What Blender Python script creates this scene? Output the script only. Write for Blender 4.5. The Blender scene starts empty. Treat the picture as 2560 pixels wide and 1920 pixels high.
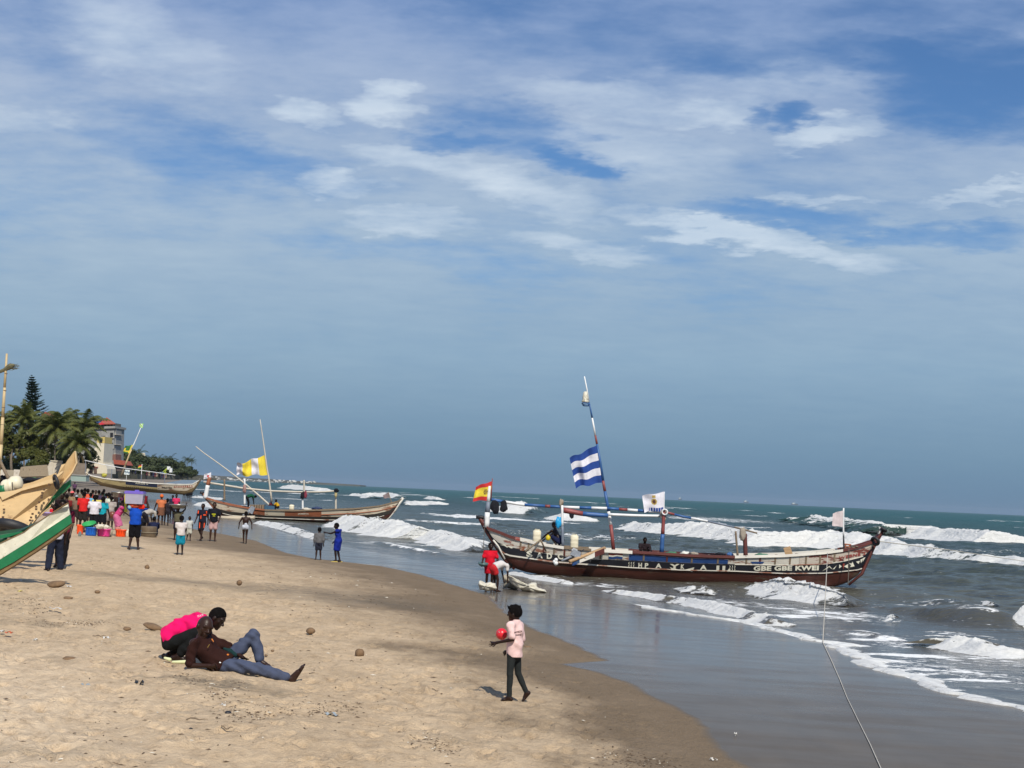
import bpy, math, random
import numpy as np
from mathutils import Vector, Matrix, noise as mnoise

random.seed(7)
RNG = np.random.default_rng(7)
SC = bpy.context.scene
COL = SC.collection

# ------------------------------------------------------------------ camera
CAMZ = 3.2
FPX = 3700.0                      # focal length in pixels of the 2560 px wide photograph
PITCH = math.atan(270.0 / FPX)
ROLL = math.radians(2.55)
_R0 = Vector((1, 0, 0)); _U0 = Vector((0, -math.sin(PITCH), math.cos(PITCH)))
FWD = Vector((0, math.cos(PITCH), math.sin(PITCH)))
RGT = math.cos(ROLL) * _R0 + math.sin(ROLL) * _U0
UPV = -math.sin(ROLL) * _R0 + math.cos(ROLL) * _U0
CAMPOS = Vector((0, 0, CAMZ))
cam_data = bpy.data.cameras.new('camera')
cam_data.sensor_width = 36.0
cam_data.lens = FPX / 2560.0 * 36.0
cam_data.clip_start = 0.1
cam_data.clip_end = 30000.0
cam = bpy.data.objects.new('camera', cam_data)
cam.matrix_world = Matrix.Translation(CAMPOS) @ Matrix((RGT, UPV, -FWD)).transposed().to_4x4()
COL.objects.link(cam)
SC.camera = cam

# ------------------------------------------------------------------ colour management
SC.view_settings.view_transform = 'Standard'
SC.view_settings.look = 'None'
SC.view_settings.exposure = 0.0
SC.view_settings.gamma = 1.0
SC.view_settings.use_curve_mapping = False
try:
    SC.cycles.use_denoising = True
    SC.cycles.max_bounces = 6
    SC.cycles.volume_bounces = 0
    SC.cycles.transparent_max_bounces = 12
except Exception:
    pass

# ------------------------------------------------------------------ sun
SUN_DIR = Vector((0.27, -1.0, 1.06)).normalized()      # towards the sun
sun_data = bpy.data.lights.new('sun', 'SUN')
sun_data.energy = 4.6
sun_data.angle = math.radians(0.53)
sun_data.color = (1.0, 0.93, 0.81)
sun = bpy.data.objects.new('sun', sun_data)
sun.rotation_euler = SUN_DIR.to_track_quat('Z', 'Y').to_euler()
sun.location = (20, -60, 60)
COL.objects.link(sun)
SUN_EL = math.asin(SUN_DIR.z)
SUN_AZ = math.atan2(SUN_DIR.x, SUN_DIR.y)

# ------------------------------------------------------------------ world: Nishita sky seen through cloud
def px_dir(px, py):
    return (FWD * FPX + RGT * (px - 1280.0) + UPV * (960.0 - py)).normalized()

def px_azel(px, py):
    d = px_dir(px, py)
    return math.degrees(math.atan2(d.x, d.y)), math.degrees(math.asin(d.z))

class NT:
    """small helper for building node trees"""
    def __init__(self, nt):
        self.nt = nt
        nt.nodes.clear()
    def n(self, kind, **kw):
        nd = self.nt.nodes.new(kind)
        ins = kw.pop('ins', {})
        for k, v in kw.items():
            setattr(nd, k, v)
        for k, v in ins.items():
            self.set(nd, k, v)
        return nd
    def set(self, nd, k, v):
        s = nd.inputs[k]
        if hasattr(v, 'is_output') or isinstance(v, bpy.types.NodeSocket):
            self.nt.links.new(v, s)
        elif isinstance(v, bpy.types.Node):
            self.nt.links.new(v.outputs[0], s)
        else:
            if isinstance(v, (tuple, list)) and len(v) == 3 and s.type == 'RGBA':
                v = (*v, 1.0)
            s.default_value = v
    def m(self, op, a, b=None, c=None, clamp=False):
        nd = self.nt.nodes.new('ShaderNodeMath'); nd.operation = op; nd.use_clamp = clamp
        self.set(nd, 0, a)
        if b is not None: self.set(nd, 1, b)
        if c is not None: self.set(nd, 2, c)
        return nd.outputs[0]
    def mix(self, f, a, b, blend='MIX'):
        nd = self.nt.nodes.new('ShaderNodeMix'); nd.data_type = 'RGBA'; nd.blend_type = blend
        nd.clamp_factor = True
        self.set(nd, 0, f); self.set(nd, 6, a); self.set(nd, 7, b)
        return nd.outputs[2]
    def ramp(self, f, pts, interp='LINEAR'):
        nd = self.nt.nodes.new('ShaderNodeValToRGB')
        cr = nd.color_ramp; cr.interpolation = interp
        while len(cr.elements) > 1: cr.elements.remove(cr.elements[0])
        cr.elements[0].position = pts[0][0]
        for i, (p, c) in enumerate(pts):
            e = cr.elements[0] if i == 0 else cr.elements.new(p)
            e.color = (c, c, c, 1) if isinstance(c, (int, float)) else (*c, 1)
        self.set(nd, 0, f)
        return nd.outputs[0]
    def maprange(self, v, a, b, c=0.0, d=1.0, smooth=False):
        nd = self.nt.nodes.new('ShaderNodeMapRange')
        nd.interpolation_type = 'SMOOTHSTEP' if smooth else 'LINEAR'
        nd.clamp = True
        self.set(nd, 0, v)
        for i, x in enumerate((a, b, c, d)): self.set(nd, i + 1, x)
        return nd.outputs[0]
    def noise(self, vec, scale, detail=4, rough=0.55, dist=0.0):
        nd = self.nt.nodes.new('ShaderNodeTexNoise')
        if vec is not None: self.set(nd, 'Vector', vec)
        nd.inputs['Scale'].default_value = scale
        nd.inputs['Detail'].default_value = detail
        nd.inputs['Roughness'].default_value = rough
        nd.inputs['Distortion'].default_value = dist
        return nd.outputs['Fac']
    def comb(self, x, y, z):
        nd = self.nt.nodes.new('ShaderNodeCombineXYZ')
        self.set(nd, 0, x); self.set(nd, 1, y); self.set(nd, 2, z)
        return nd.outputs[0]
    def sep(self, v):
        nd = self.nt.nodes.new('ShaderNodeSeparateXYZ'); self.set(nd, 0, v)
        return nd.outputs
    def mapping(self, v, scale=(1, 1, 1), rot=(0, 0, 0), loc=(0, 0, 0)):
        nd = self.nt.nodes.new('ShaderNodeMapping'); self.set(nd, 0, v)
        nd.inputs['Scale'].default_value = scale; nd.inputs['Rotation'].default_value = rot
        nd.inputs['Location'].default_value = loc
        return nd.outputs[0]

def srgb(r, g, b):
    f = lambda c: (c / 255 / 12.92) if c / 255 <= 0.04045 else ((c / 255 + 0.055) / 1.055) ** 2.4
    return (f(r), f(g), f(b))

SKY_STRENGTH = 0.1
world = bpy.data.worlds.new('World')
SC.world = world
world.use_nodes = True
W = NT(world.node_tree)
sky = W.n('ShaderNodeTexSky')
sky.sky_type = 'NISHITA'
sky.sun_disc = False
sky.sun_elevation = SUN_EL
sky.sun_rotation = SUN_AZ
sky.air_density = 1.0
sky.dust_density = 0.6
sky.ozone_density = 2.0
tc = W.n('ShaderNodeTexCoord')
dx, dy, dz = W.sep(tc.outputs['Generated'])
el0 = W.m('MULTIPLY', W.m('ARCSINE', dz), 57.2958)
az0 = W.m('MULTIPLY', W.m('ARCTAN2', dx, dy), 57.2958)
# cloud coordinates: a layer seen in perspective
den = W.m('ADD', W.m('ABSOLUTE', dz), 0.16)
cu = W.m('DIVIDE', dx, den); cv = W.m('DIVIDE', dy, den)
cpos = W.comb(W.m('ADD', cu, W.m('MULTIPLY', cv, 0.14)), W.m('MULTIPLY', cv, 1.25), 0.0)
dist = W.n('ShaderNodeTexNoise', ins={'Vector': cpos, 'Scale': 2.6, 'Detail': 5.0, 'Roughness': 0.62})
dn = W.sep(dist.outputs['Color'])
dist2 = W.n('ShaderNodeTexNoise', ins={'Vector': cpos, 'Scale': 11.0, 'Detail': 5.0, 'Roughness': 0.6})
dm = W.sep(dist2.outputs['Color'])
az = W.m('ADD', az0, W.m('ADD', W.m('MULTIPLY', W.m('SUBTRACT', dn[0], 0.5), 7.5), W.m('MULTIPLY', W.m('SUBTRACT', dm[0], 0.5), 2.6)))
el = W.m('ADD', el0, W.m('ADD', W.m('MULTIPLY', W.m('SUBTRACT', dn[1], 0.5), 3.0), W.m('MULTIPLY', W.m('SUBTRACT', dm[1], 0.5), 1.5)))
def blobs(lst):
    acc = None
    for (px, py, rx, ry, slope, w) in lst:
        a0, e0 = px_azel(px, py)
        ra = rx / FPX * 57.3; re = ry / FPX * 57.3
        da = W.m('SUBTRACT', az, a0); de = W.m('SUBTRACT', el, e0)
        de = W.m('ADD', de, W.m('MULTIPLY', da, slope))
        q = W.m('ADD', W.m('POWER', W.m('DIVIDE', da, ra), 2.0), W.m('POWER', W.m('DIVIDE', de, re), 2.0))
        v = W.m('MULTIPLY', W.m('SUBTRACT', 1.0, q, clamp=True), w)
        acc = v if acc is None else W.m('ADD', acc, v)
    return acc
# thinner cloud (blue showing through)
thin = blobs([
    (1330, 345, 260, 75, 0.22, 1.0), (1130, 350, 130, 40, 0.05, .8), (1480, 415, 130, 45, .3, .7),
    (1945, 300, 95, 36, 0.0, .95), (1840, 290, 40, 30, 0, .6), (2470, 215, 330, 150, 0.05, 1.25), (2000, 150, 420, 60, 0.0, .55),
    (420, 360, 330, 85, 0.15, .48), (120, 190, 220, 90, 0, .32), (1950, 545, 330, 45, 0.12, .75), (2400, 590, 260, 40, 0.03, .8),
    (1500, 80, 500, 130, 0, .5), (2350, 30, 500, 110, 0, .55), (1180, 20, 260, 60, 0, .35), (700, 420, 260, 60, .2, .35), (1080, 650, 500, 50, .1, .3)])
# brighter, thicker cloud
bright = blobs([
    (790, 275, 110, 45, 0.1, 1.0), (980, 262, 130, 42, 0.1, 1.0), (1000, 395, 190, 45, 0.0, .7), (830, 460, 130, 30, 0.1, .8), (1280, 470, 260, 60, .2, .75),
    (1030, 555, 140, 40, .1, .7), (1500, 250, 300, 50, 0.05, .55), (1750, 270, 120, 40, 0, .6), (2080, 330, 150, 38, -.08, .9),
    (1900, 605, 330, 42, 0.14, .95), (1700, 560, 160, 45, .15, .6), (350, 100, 260, 120, 0.15, .6), (1900, 200, 300, 60, 0, .35), (1550, 370, 300, 70, .1, .45),
    (2050, 495, 160, 14, 0, .5), (2450, 490, 200, 18, -.1, .6), (60, 300, 120, 50, 0, .4), (1450, 620, 220, 40, .15, .6)])
nz = W.noise(cpos, 3.4, 6, 0.60)
nf = W.noise(W.comb(cu, W.m('MULTIPLY', cv, 1.5), 3.0), 8.0, 6, 0.60)
fine = W.m('ADD', W.m('MULTIPLY', W.m('SUBTRACT', nf, 0.5), 0.95), W.m('MULTIPLY', W.m('SUBTRACT', nz, 0.5), 1.1))
broad = W.noise(cpos, 0.9, 3, 0.5)
cover = W.m('SUBTRACT', W.m('ADD', W.m('ADD', 0.76, W.m('MULTIPLY', W.m('SUBTRACT', broad, 0.5), 0.9)), W.m('MULTIPLY', fine, 0.55)), W.m('MULTIPLY', thin, 0.52))
low = W.maprange(el0, 9.0, 2.0, 0.0, 0.45)
cover = W.m('ADD', W.m('ADD', cover, low), W.m('MULTIPLY', bright, 0.18))
cover = W.maprange(cover, 0.12, 0.88, 0.0, 0.97, smooth=True)
shine = W.m('ADD', W.m('MULTIPLY', bright, 1.0), W.m('MULTIPLY', W.m('MULTIPLY', fine, bright), 1.6))
shine = W.m('MULTIPLY', shine, W.maprange(el0, 5.0, 9.0), clamp=True)
K = 1.0 / SKY_STRENGTH
sc3 = lambda c: tuple(x * K for x in c)
veil = W.ramp(W.maprange(el0, -2.0, 22.0), [
    (0.0, srgb(98, 126, 154)), (0.083, srgb(102, 131, 160)), (0.16, srgb(116, 146, 172)), (0.30, srgb(143, 171, 195)),
    (0.50, srgb(160, 183, 207)), (0.68, srgb(160, 180, 208)), (0.85, srgb(142, 165, 204)), (1.0, srgb(122, 150, 198))])
lft = W.maprange(az0, 8.0, -18.0, 0.0, 1.0)
veil = W.mix(W.m('MULTIPLY', lft, 0.55), veil, W.mix(1.0, veil, (1.16, 1.09, 1.04), 'MULTIPLY'))
veil = W.mix(W.m('MULTIPLY', shine, 0.74), veil, srgb(208, 222, 236))
veil = W.mix(W.maprange(W.m('MULTIPLY', W.m('ADD', fine, W.m('MULTIPLY', W.m('SUBTRACT', broad, 0.5), 1.2)), W.maprange(el0, 1.0, 9.0, 0.15, 1.0)), -0.40, 0.40, 0.0, 1.0), W.mix(1.0, veil, (0.86, 0.91, 0.96), 'MULTIPLY'), W.mix(1.0, veil, (1.13, 1.10, 1.06), 'MULTIPLY'))
veilK = W.mix(1.0, veil, (K, K, K), 'MULTIPLY')
blue = W.mix(1.0, sky.outputs[0], (0.47, 0.69, 0.94), 'MULTIPLY')
skyc = W.mix(cover, blue, veilK)
bg = W.n('ShaderNodeBackground', ins={'Color': skyc, 'Strength': SKY_STRENGTH})
wo = W.n('ShaderNodeOutputWorld', ins={'Surface': bg.outputs[0]})
# ------------------------------------------------------------------ helpers
def tag(o, label=None, cat=None, group=None, kind=None):
    if label: o['label'] = label
    if cat: o['category'] = cat
    if group: o['group'] = group
    if kind: o['kind'] = kind
    return o

def thing(name, label, cat, loc=(0, 0, 0), group=None, rz=0.0):
    o = bpy.data.objects.new(name, None)
    o.empty_display_size = 0.2
    o.location = loc; o.rotation_euler = (0, 0, rz)
    COL.objects.link(o)
    return tag(o, label, cat, group)

def link_mesh(name, me, mats, parent=None, loc=None, smooth=False, base=None):
    """base: world point the mesh data is expressed relative to (parent location)"""
    o = bpy.data.objects.new(name, me)
    if mats is not None:
        for m in (mats if isinstance(mats, (list, tuple)) else [mats]):
            me.materials.append(m)
    if smooth:
        me.polygons.foreach_set('use_smooth', np.ones(len(me.polygons), dtype=bool))
    if parent is not None:
        o.parent = parent
    if loc is not None:
        o.location = loc
    COL.objects.link(o)
    return o

def np_mesh(name, verts, quads):
    """verts (N,3) float, quads (M,4) or (M,3) int arrays"""
    me = bpy.data.meshes.new(name)
    verts = np.asarray(verts, dtype=np.float32); quads = np.asarray(quads, dtype=np.int32)
    k = quads.shape[1]
    me.vertices.add(len(verts)); me.vertices.foreach_set('co', verts.ravel())
    me.loops.add(len(quads) * k); me.loops.foreach_set('vertex_index', quads.ravel())
    me.polygons.add(len(quads)); me.polygons.foreach_set('loop_start', np.arange(len(quads), dtype=np.int32) * k)
    me.update(calc_edges=True)
    me.validate()
    return me

class MB:
    """mesh builder: many primitives, one mesh"""
    def __init__(self):
        self.v = []; self.f = []; self.mi = []
    def add(self, vs, fs, mi=0):
        n = len(self.v)
        self.v += [tuple(p) for p in vs]
        self.f += [tuple(i + n for i in f) for f in fs]
        self.mi += [mi] * len(fs)
    def box(self, c, s, rot=None, mi=0, taper=1.0):
        hx, hy, hz = s[0] / 2, s[1] / 2, s[2] / 2
        vs = []
        for z in (-1, 1):
            t = taper if z > 0 else 1.0
            for (x, y) in ((-1, -1), (1, -1), (1, 1), (-1, 1)):
                p = Vector((x * hx * t, y * hy * t, z * hz))
                if rot is not None: p = rot @ p
                vs.append(Vector(c) + p)
        self.add(vs, [(3, 2, 1, 0), (4, 5, 6, 7), (0, 1, 5, 4), (1, 2, 6, 5), (2, 3, 7, 6), (3, 0, 4, 7)], mi)
    def tube(self, pts, rad, n=8, mi=0, cap=True, flat=1.0):
        pts = [Vector(p) for p in pts]
        if not isinstance(rad, (list, tuple)): rad = [rad] * len(pts)
        base = len(self.v); prev = None
        for i, p in enumerate(pts):
            t = (pts[min(i + 1, len(pts) - 1)] - pts[max(i - 1, 0)])
            if t.length < 1e-9: t = Vector((0, 0, 1))
            t.normalize()
            if prev is None:
                a = t.cross(Vector((0, 0, 1)))
                if a.length < 1e-3: a = t.cross(Vector((1, 0, 0)))
            else:
                a = prev - t * prev.dot(t)
            a.normalize(); b = t.cross(a); prev = a
            for k in range(n):
                th = 2 * math.pi * k / n
                self.v.append(tuple(p + (a * math.cos(th) + b * math.sin(th) * flat) * rad[i]))
        for i in range(len(pts) - 1):
            for k in range(n):
                q = base + i * n
                self.f.append((q + k, q + (k + 1) % n, q + n + (k + 1) % n, q + n + k)); self.mi.append(mi)
        if cap:
            self.f.append(tuple(base + k for k in reversed(range(n)))); self.mi.append(mi)
            q = base + (len(pts) - 1) * n
            self.f.append(tuple(q + k for k in range(n))); self.mi.append(mi)
    def lathe(self, c, prof, n=16, mi=0, axis=None):
        """prof: list of (r, z)"""
        rot = Matrix.Identity(3) if axis is None else Vector(axis).to_track_quat('Z', 'Y').to_matrix()
        base = len(self.v)
        for (r, z) in prof:
            for k in range(n):
                th = 2 * math.pi * k / n
                self.v.append(tuple(Vector(c) + rot @ Vector((r * math.cos(th), r * math.sin(th), z))))
        for i in range(len(prof) - 1):
            for k in range(n):
                q = base + i * n
                self.f.append((q + k, q + (k + 1) % n, q + n + (k + 1) % n, q + n + k)); self.mi.append(mi)
        self.f.append(tuple(base + k for k in reversed(range(n)))); self.mi.append(mi)
        q = base + (len(prof) - 1) * n
        self.f.append(tuple(q + k for k in range(n))); self.mi.append(mi)
    def torus(self, c, R, r, axis, n=20, m=8, mi=0):
        rot = Vector(axis).to_track_quat('Z', 'Y').to_matrix()
        base = len(self.v)
        for i in range(n):
            a = 2 * math.pi * i / n
            for j in range(m):
                b = 2 * math.pi * j / m
                self.v.append(tuple(Vector(c) + rot @ Vector(((R + r * math.cos(b)) * math.cos(a), (R + r * math.cos(b)) * math.sin(a), r * math.sin(b)))))
        for i in range(n):
            for j in range(m):
                self.f.append((base + i * m + j, base + ((i + 1) % n) * m + j, base + ((i + 1) % n) * m + (j + 1) % m, base + i * m + (j + 1) % m)); self.mi.append(mi)
    def build(self, name, mats, parent=None, smooth=False, base=None, loc=None):
        """vertices are in world space; base = world location of the parent"""
        off = Vector(base) if base is not None else Vector((0, 0, 0))
        me = bpy.data.meshes.new(name)
        me.from_pydata([(p[0] - off.x, p[1] - off.y, p[2] - off.z) for p in self.v], [], self.f)
        o = link_mesh(name, me, mats, parent, loc, smooth)
        if max(self.mi, default=0) > 0:
            me.polygons.foreach_set('material_index', np.array(self.mi, dtype=np.int32))
        me.update()
        return o

# ------------------------------------------------------------------ materials
_MC = {}
def mat(name, col, rough=0.8, var=0.18, scale=6.0, bump=0.15, bscale=40.0, metal=0.0, wear=None, spec=0.5, stretch=(1, 1, 1), coat=0.0, sub=0.0, trans=0.0):
    """wear = (colour, threshold 0..1 (higher = less), noise scale)"""
    if name in _MC: return _MC[name]
    m = bpy.data.materials.new(name); m.use_nodes = True
    T = NT(m.node_tree)
    tcx = T.n('ShaderNodeTexCoord')
    v = T.mapping(tcx.outputs['Object'], stretch)
    nz = T.noise(v, scale, 5, 0.6)
    dark = tuple(c * (1 - var) for c in col); lite = tuple(min(1, c * (1 + var)) for c in col)
    c = T.mix(T.maprange(nz, 0.25, 0.75), dark, lite)
    rr = rough
    if wear:
        wn = T.noise(T.mapping(tcx.outputs['Object'], stretch, loc=(3.1, 1.7, 0.4)), wear[2], 7, 0.68)
        wf = T.maprange(wn, wear[1], wear[1] + 0.06)
        c = T.mix(wf, c, wear[0])
    b = T.n('ShaderNodeBsdfPrincipled', ins={'Base Color': c, 'Roughness': rr, 'Metallic': metal})
    b.inputs['Specular IOR Level'].default_value = spec
    if coat: b.inputs['Coat Weight'].default_value = coat; b.inputs['Coat Roughness'].default_value = 0.15
    if trans: b.inputs['Transmission Weight'].default_value = trans
    if bump:
        bn = T.noise(v, bscale, 4, 0.6)
        bp = T.n('ShaderNodeBump', ins={'Strength': min(1.0, bump), 'Distance': 0.02, 'Height': bn})
        T.set(b, 'Normal', bp.outputs[0])
    T.n('ShaderNodeOutputMaterial', ins={'Surface': b.outputs[0]})
    _MC[name] = m
    return m

def cloth_mat(name, col, rough=0.9, fold=0.5, **kw):
    return mat(name, col, rough, var=0.12, scale=9.0, bump=fold, bscale=14.0, spec=0.2, **kw)

# ------------------------------------------------------------------ photograph pixel -> place
def at(px, py, Y):
    """world point on the sight line through photograph pixel (2560 x 1920) at depth Y"""
    d = px_dir(px, py)
    return CAMPOS + d * (Y / d.y)

def on_z(px, py, z):
    d = px_dir(px, py)
    return CAMPOS + d * ((z - CAMZ) / d.z)
# ------------------------------------------------------------------ shoreline curves (X as a function of Y)
W_PX = [(1990, 2010), (1868, 1920), (1790, 1870), (1768, 1820), (1715, 1780), (1640, 1745), (1560, 1703), (1480, 1677), (1402, 1660),
        (1514, 1651), (1465, 1627), (1400, 1597), (1330, 1572), (1265, 1535), (1232, 1502), (1215, 1488), (1150, 1468), (1050, 1436),
        (950, 1415), (858, 1406), (800, 1400), (712, 1382), (640, 1352), (560, 1336), (480, 1322), (420, 1307), (374, 1292), (330, 1275),
        (290, 1255), (300, 1235), (360, 1218), (420, 1206), (470, 1198)]
S_PX = [(2760, 1850), (2560, 1774), (2400, 1735), (2230, 1682), (2140, 1640), (2090, 1612), (2010, 1598), (1900, 1566), (1800, 1547), (1700, 1532), (1643, 1524),
        (1560, 1505), (1480, 1488), (1400, 1474), (1330, 1462), (1230, 1447), (1150, 1425), (1060, 1405), (960, 1385), (880, 1370), (800, 1348),
        (720, 1335), (660, 1315), (600, 1297), (540, 1275), (500, 1258), (470, 1243), (450, 1228), (470, 1214), (495, 1204)]
def _curve(pxs, z):
    P = [on_z(px, py, z) for px, py in pxs]
    P = sorted([(p.y, p.x) for p in P])
    return np.array([p[0] for p in P]), np.array([p[1] for p in P])
_WY, _WX = _curve(W_PX, 0.15)
_SY, _SX = _curve(S_PX, 0.0)
def _ext(Y, ys, xs):
    Y = np.asarray(Y, dtype=float)
    r = np.interp(Y, ys, xs)
    m0 = (xs[6] - xs[0]) / (ys[6] - ys[0])
    r = np.where(Y < ys[0], xs[0] + m0 * (Y - ys[0]), r)
    m1 = -0.16
    return np.where(Y > ys[-1], xs[-1] + m1 * (Y - ys[-1]), r)
def wl(Y):
    return _ext(Y, _WY, _WX)
def sl(Y):
    return np.maximum(_ext(Y, _SY, _SX), wl(Y) + 1.2)

def vnoise(x, y, seed=0):
    """smooth value noise, vectorised, range 0..1"""
    xi = np.floor(x).astype(np.int64); yi = np.floor(y).astype(np.int64)
    xf = x - xi; yf = y - yi
    u = xf * xf * (3 - 2 * xf); v = yf * yf * (3 - 2 * yf)
    def h(a, b):
        n = (a * 374761393 + b * 668265263 + seed * 1442695041) & 0xFFFFFFFF
        n = ((n ^ (n >> 13)) * 1274126177) & 0xFFFFFFFF
        n = n ^ (n >> 16)
        return (n & 0xFFFF) / 65535.0
    return (h(xi, yi) * (1 - u) + h(xi + 1, yi) * u) * (1 - v) + (h(xi, yi + 1) * (1 - u) + h(xi + 1, yi + 1) * u) * v
def fbm(x, y, oct=4, seed=0, gain=0.5):
    s = 0; a = 1; t = 0
    for i in range(oct):
        s = s + a * vnoise(x * 2 ** i + i * 17.3, y * 2 ** i - i * 9.1, seed + i); t += a; a *= gain
    return s / t

def zsand_smooth(X, Y):
    X = np.asarray(X, dtype=float); Y = np.asarray(Y, dtype=float)
    a = wl(Y); b = sl(Y)
    d = np.maximum(a - X, 0) * 0.93
    zl = 0.15 + 0.80 * (1 - np.exp(-d / 10.0)) + 0.25 * np.clip((d - 25) / 30, 0, 1) + 0.9 * np.clip((d - 60) / 60, 0, 3)
    t = np.clip((X - a) / (b - a), 0, 1)
    zw = 0.15 * (1 - t)
    z = np.where(X < a, zl, zw)
    return np.where(X > b, -0.035 * (X - b), z)
def ground_z(x, y):
    return float(zsand_smooth(x, y))
def ground(px, py, dz=0.0):
    """where the sight line through a photograph pixel meets the beach"""
    d = px_dir(px, py)
    t = 5.0
    z = 0.3
    for _ in range(60):
        p = CAMPOS + d * ((z + dz - CAMZ) / d.z)
        z2 = max(ground_z(p.x, p.y), 0.0)
        z = 0.5 * z + 0.5 * z2
    p = CAMPOS + d * ((z + dz - CAMZ) / d.z)
    return Vector((p.x, p.y, z))

# footprints and churned sand near the camera
def sand_relief(X, Y, d):
    dry = np.clip((d - 1.0) / 5.0, 0, 1)
    far = np.clip((55 - Y) / 25, 0, 1)
    r = (fbm(X * 0.5, Y * 0.35, 3, 11) - 0.5) * 0.13 * dry
    r = r + (fbm(X * 2.2, Y * 1.5, 4, 21, 0.6) - 0.5) * 0.11 * dry * far
    # pits: thresholded cells
    c = fbm(X * 3.4 + 7, Y * 2.3, 2, 31)
    amt = np.clip((fbm(X * 0.25, Y * 0.2, 2, 41) - 0.38) * 5, 0, 1)
    r = r - 0.06 * np.clip((c - 0.58) * 8, 0, 1) * dry * far * amt
    r = r + (fbm(X * 5.0, Y * 3.0, 3, 51) - 0.5) * 0.055 * np.clip(d / 2, 0.0, 1) * far
    return r

N_R, N_C = 560, 820
def fan_rows(y0, segs):
    ys = [y0]
    for (y1, step_rel, step_min) in segs:
        while ys[-1] < y1:
            ys.append(ys[-1] + max(step_min, ys[-1] * step_rel))
    return np.array(ys)

def grid_quads(nr, nc):
    i = np.arange(nr * nc).reshape(nr, nc)
    return np.stack([i[:-1, :-1], i[:-1, 1:], i[1:, 1:], i[1:, :-1]], -1).reshape(-1, 4)

def add_attr(me, name, arr):
    a = me.attributes.new(name, 'FLOAT', 'POINT')
    a.data.foreach_set('value', np.asarray(arr, dtype=np.float32).ravel())

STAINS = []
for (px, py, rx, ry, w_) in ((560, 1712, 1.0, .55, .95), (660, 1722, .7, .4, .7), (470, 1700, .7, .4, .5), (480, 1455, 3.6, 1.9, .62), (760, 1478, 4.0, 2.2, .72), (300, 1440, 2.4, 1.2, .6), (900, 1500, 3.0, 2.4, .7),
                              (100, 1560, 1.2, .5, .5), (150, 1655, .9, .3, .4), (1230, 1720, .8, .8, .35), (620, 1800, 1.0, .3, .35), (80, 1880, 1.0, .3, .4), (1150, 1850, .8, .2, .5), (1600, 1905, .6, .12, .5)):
    g_ = ground(px, py); STAINS.append((g_.x, g_.y, rx, ry, w_))

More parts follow.
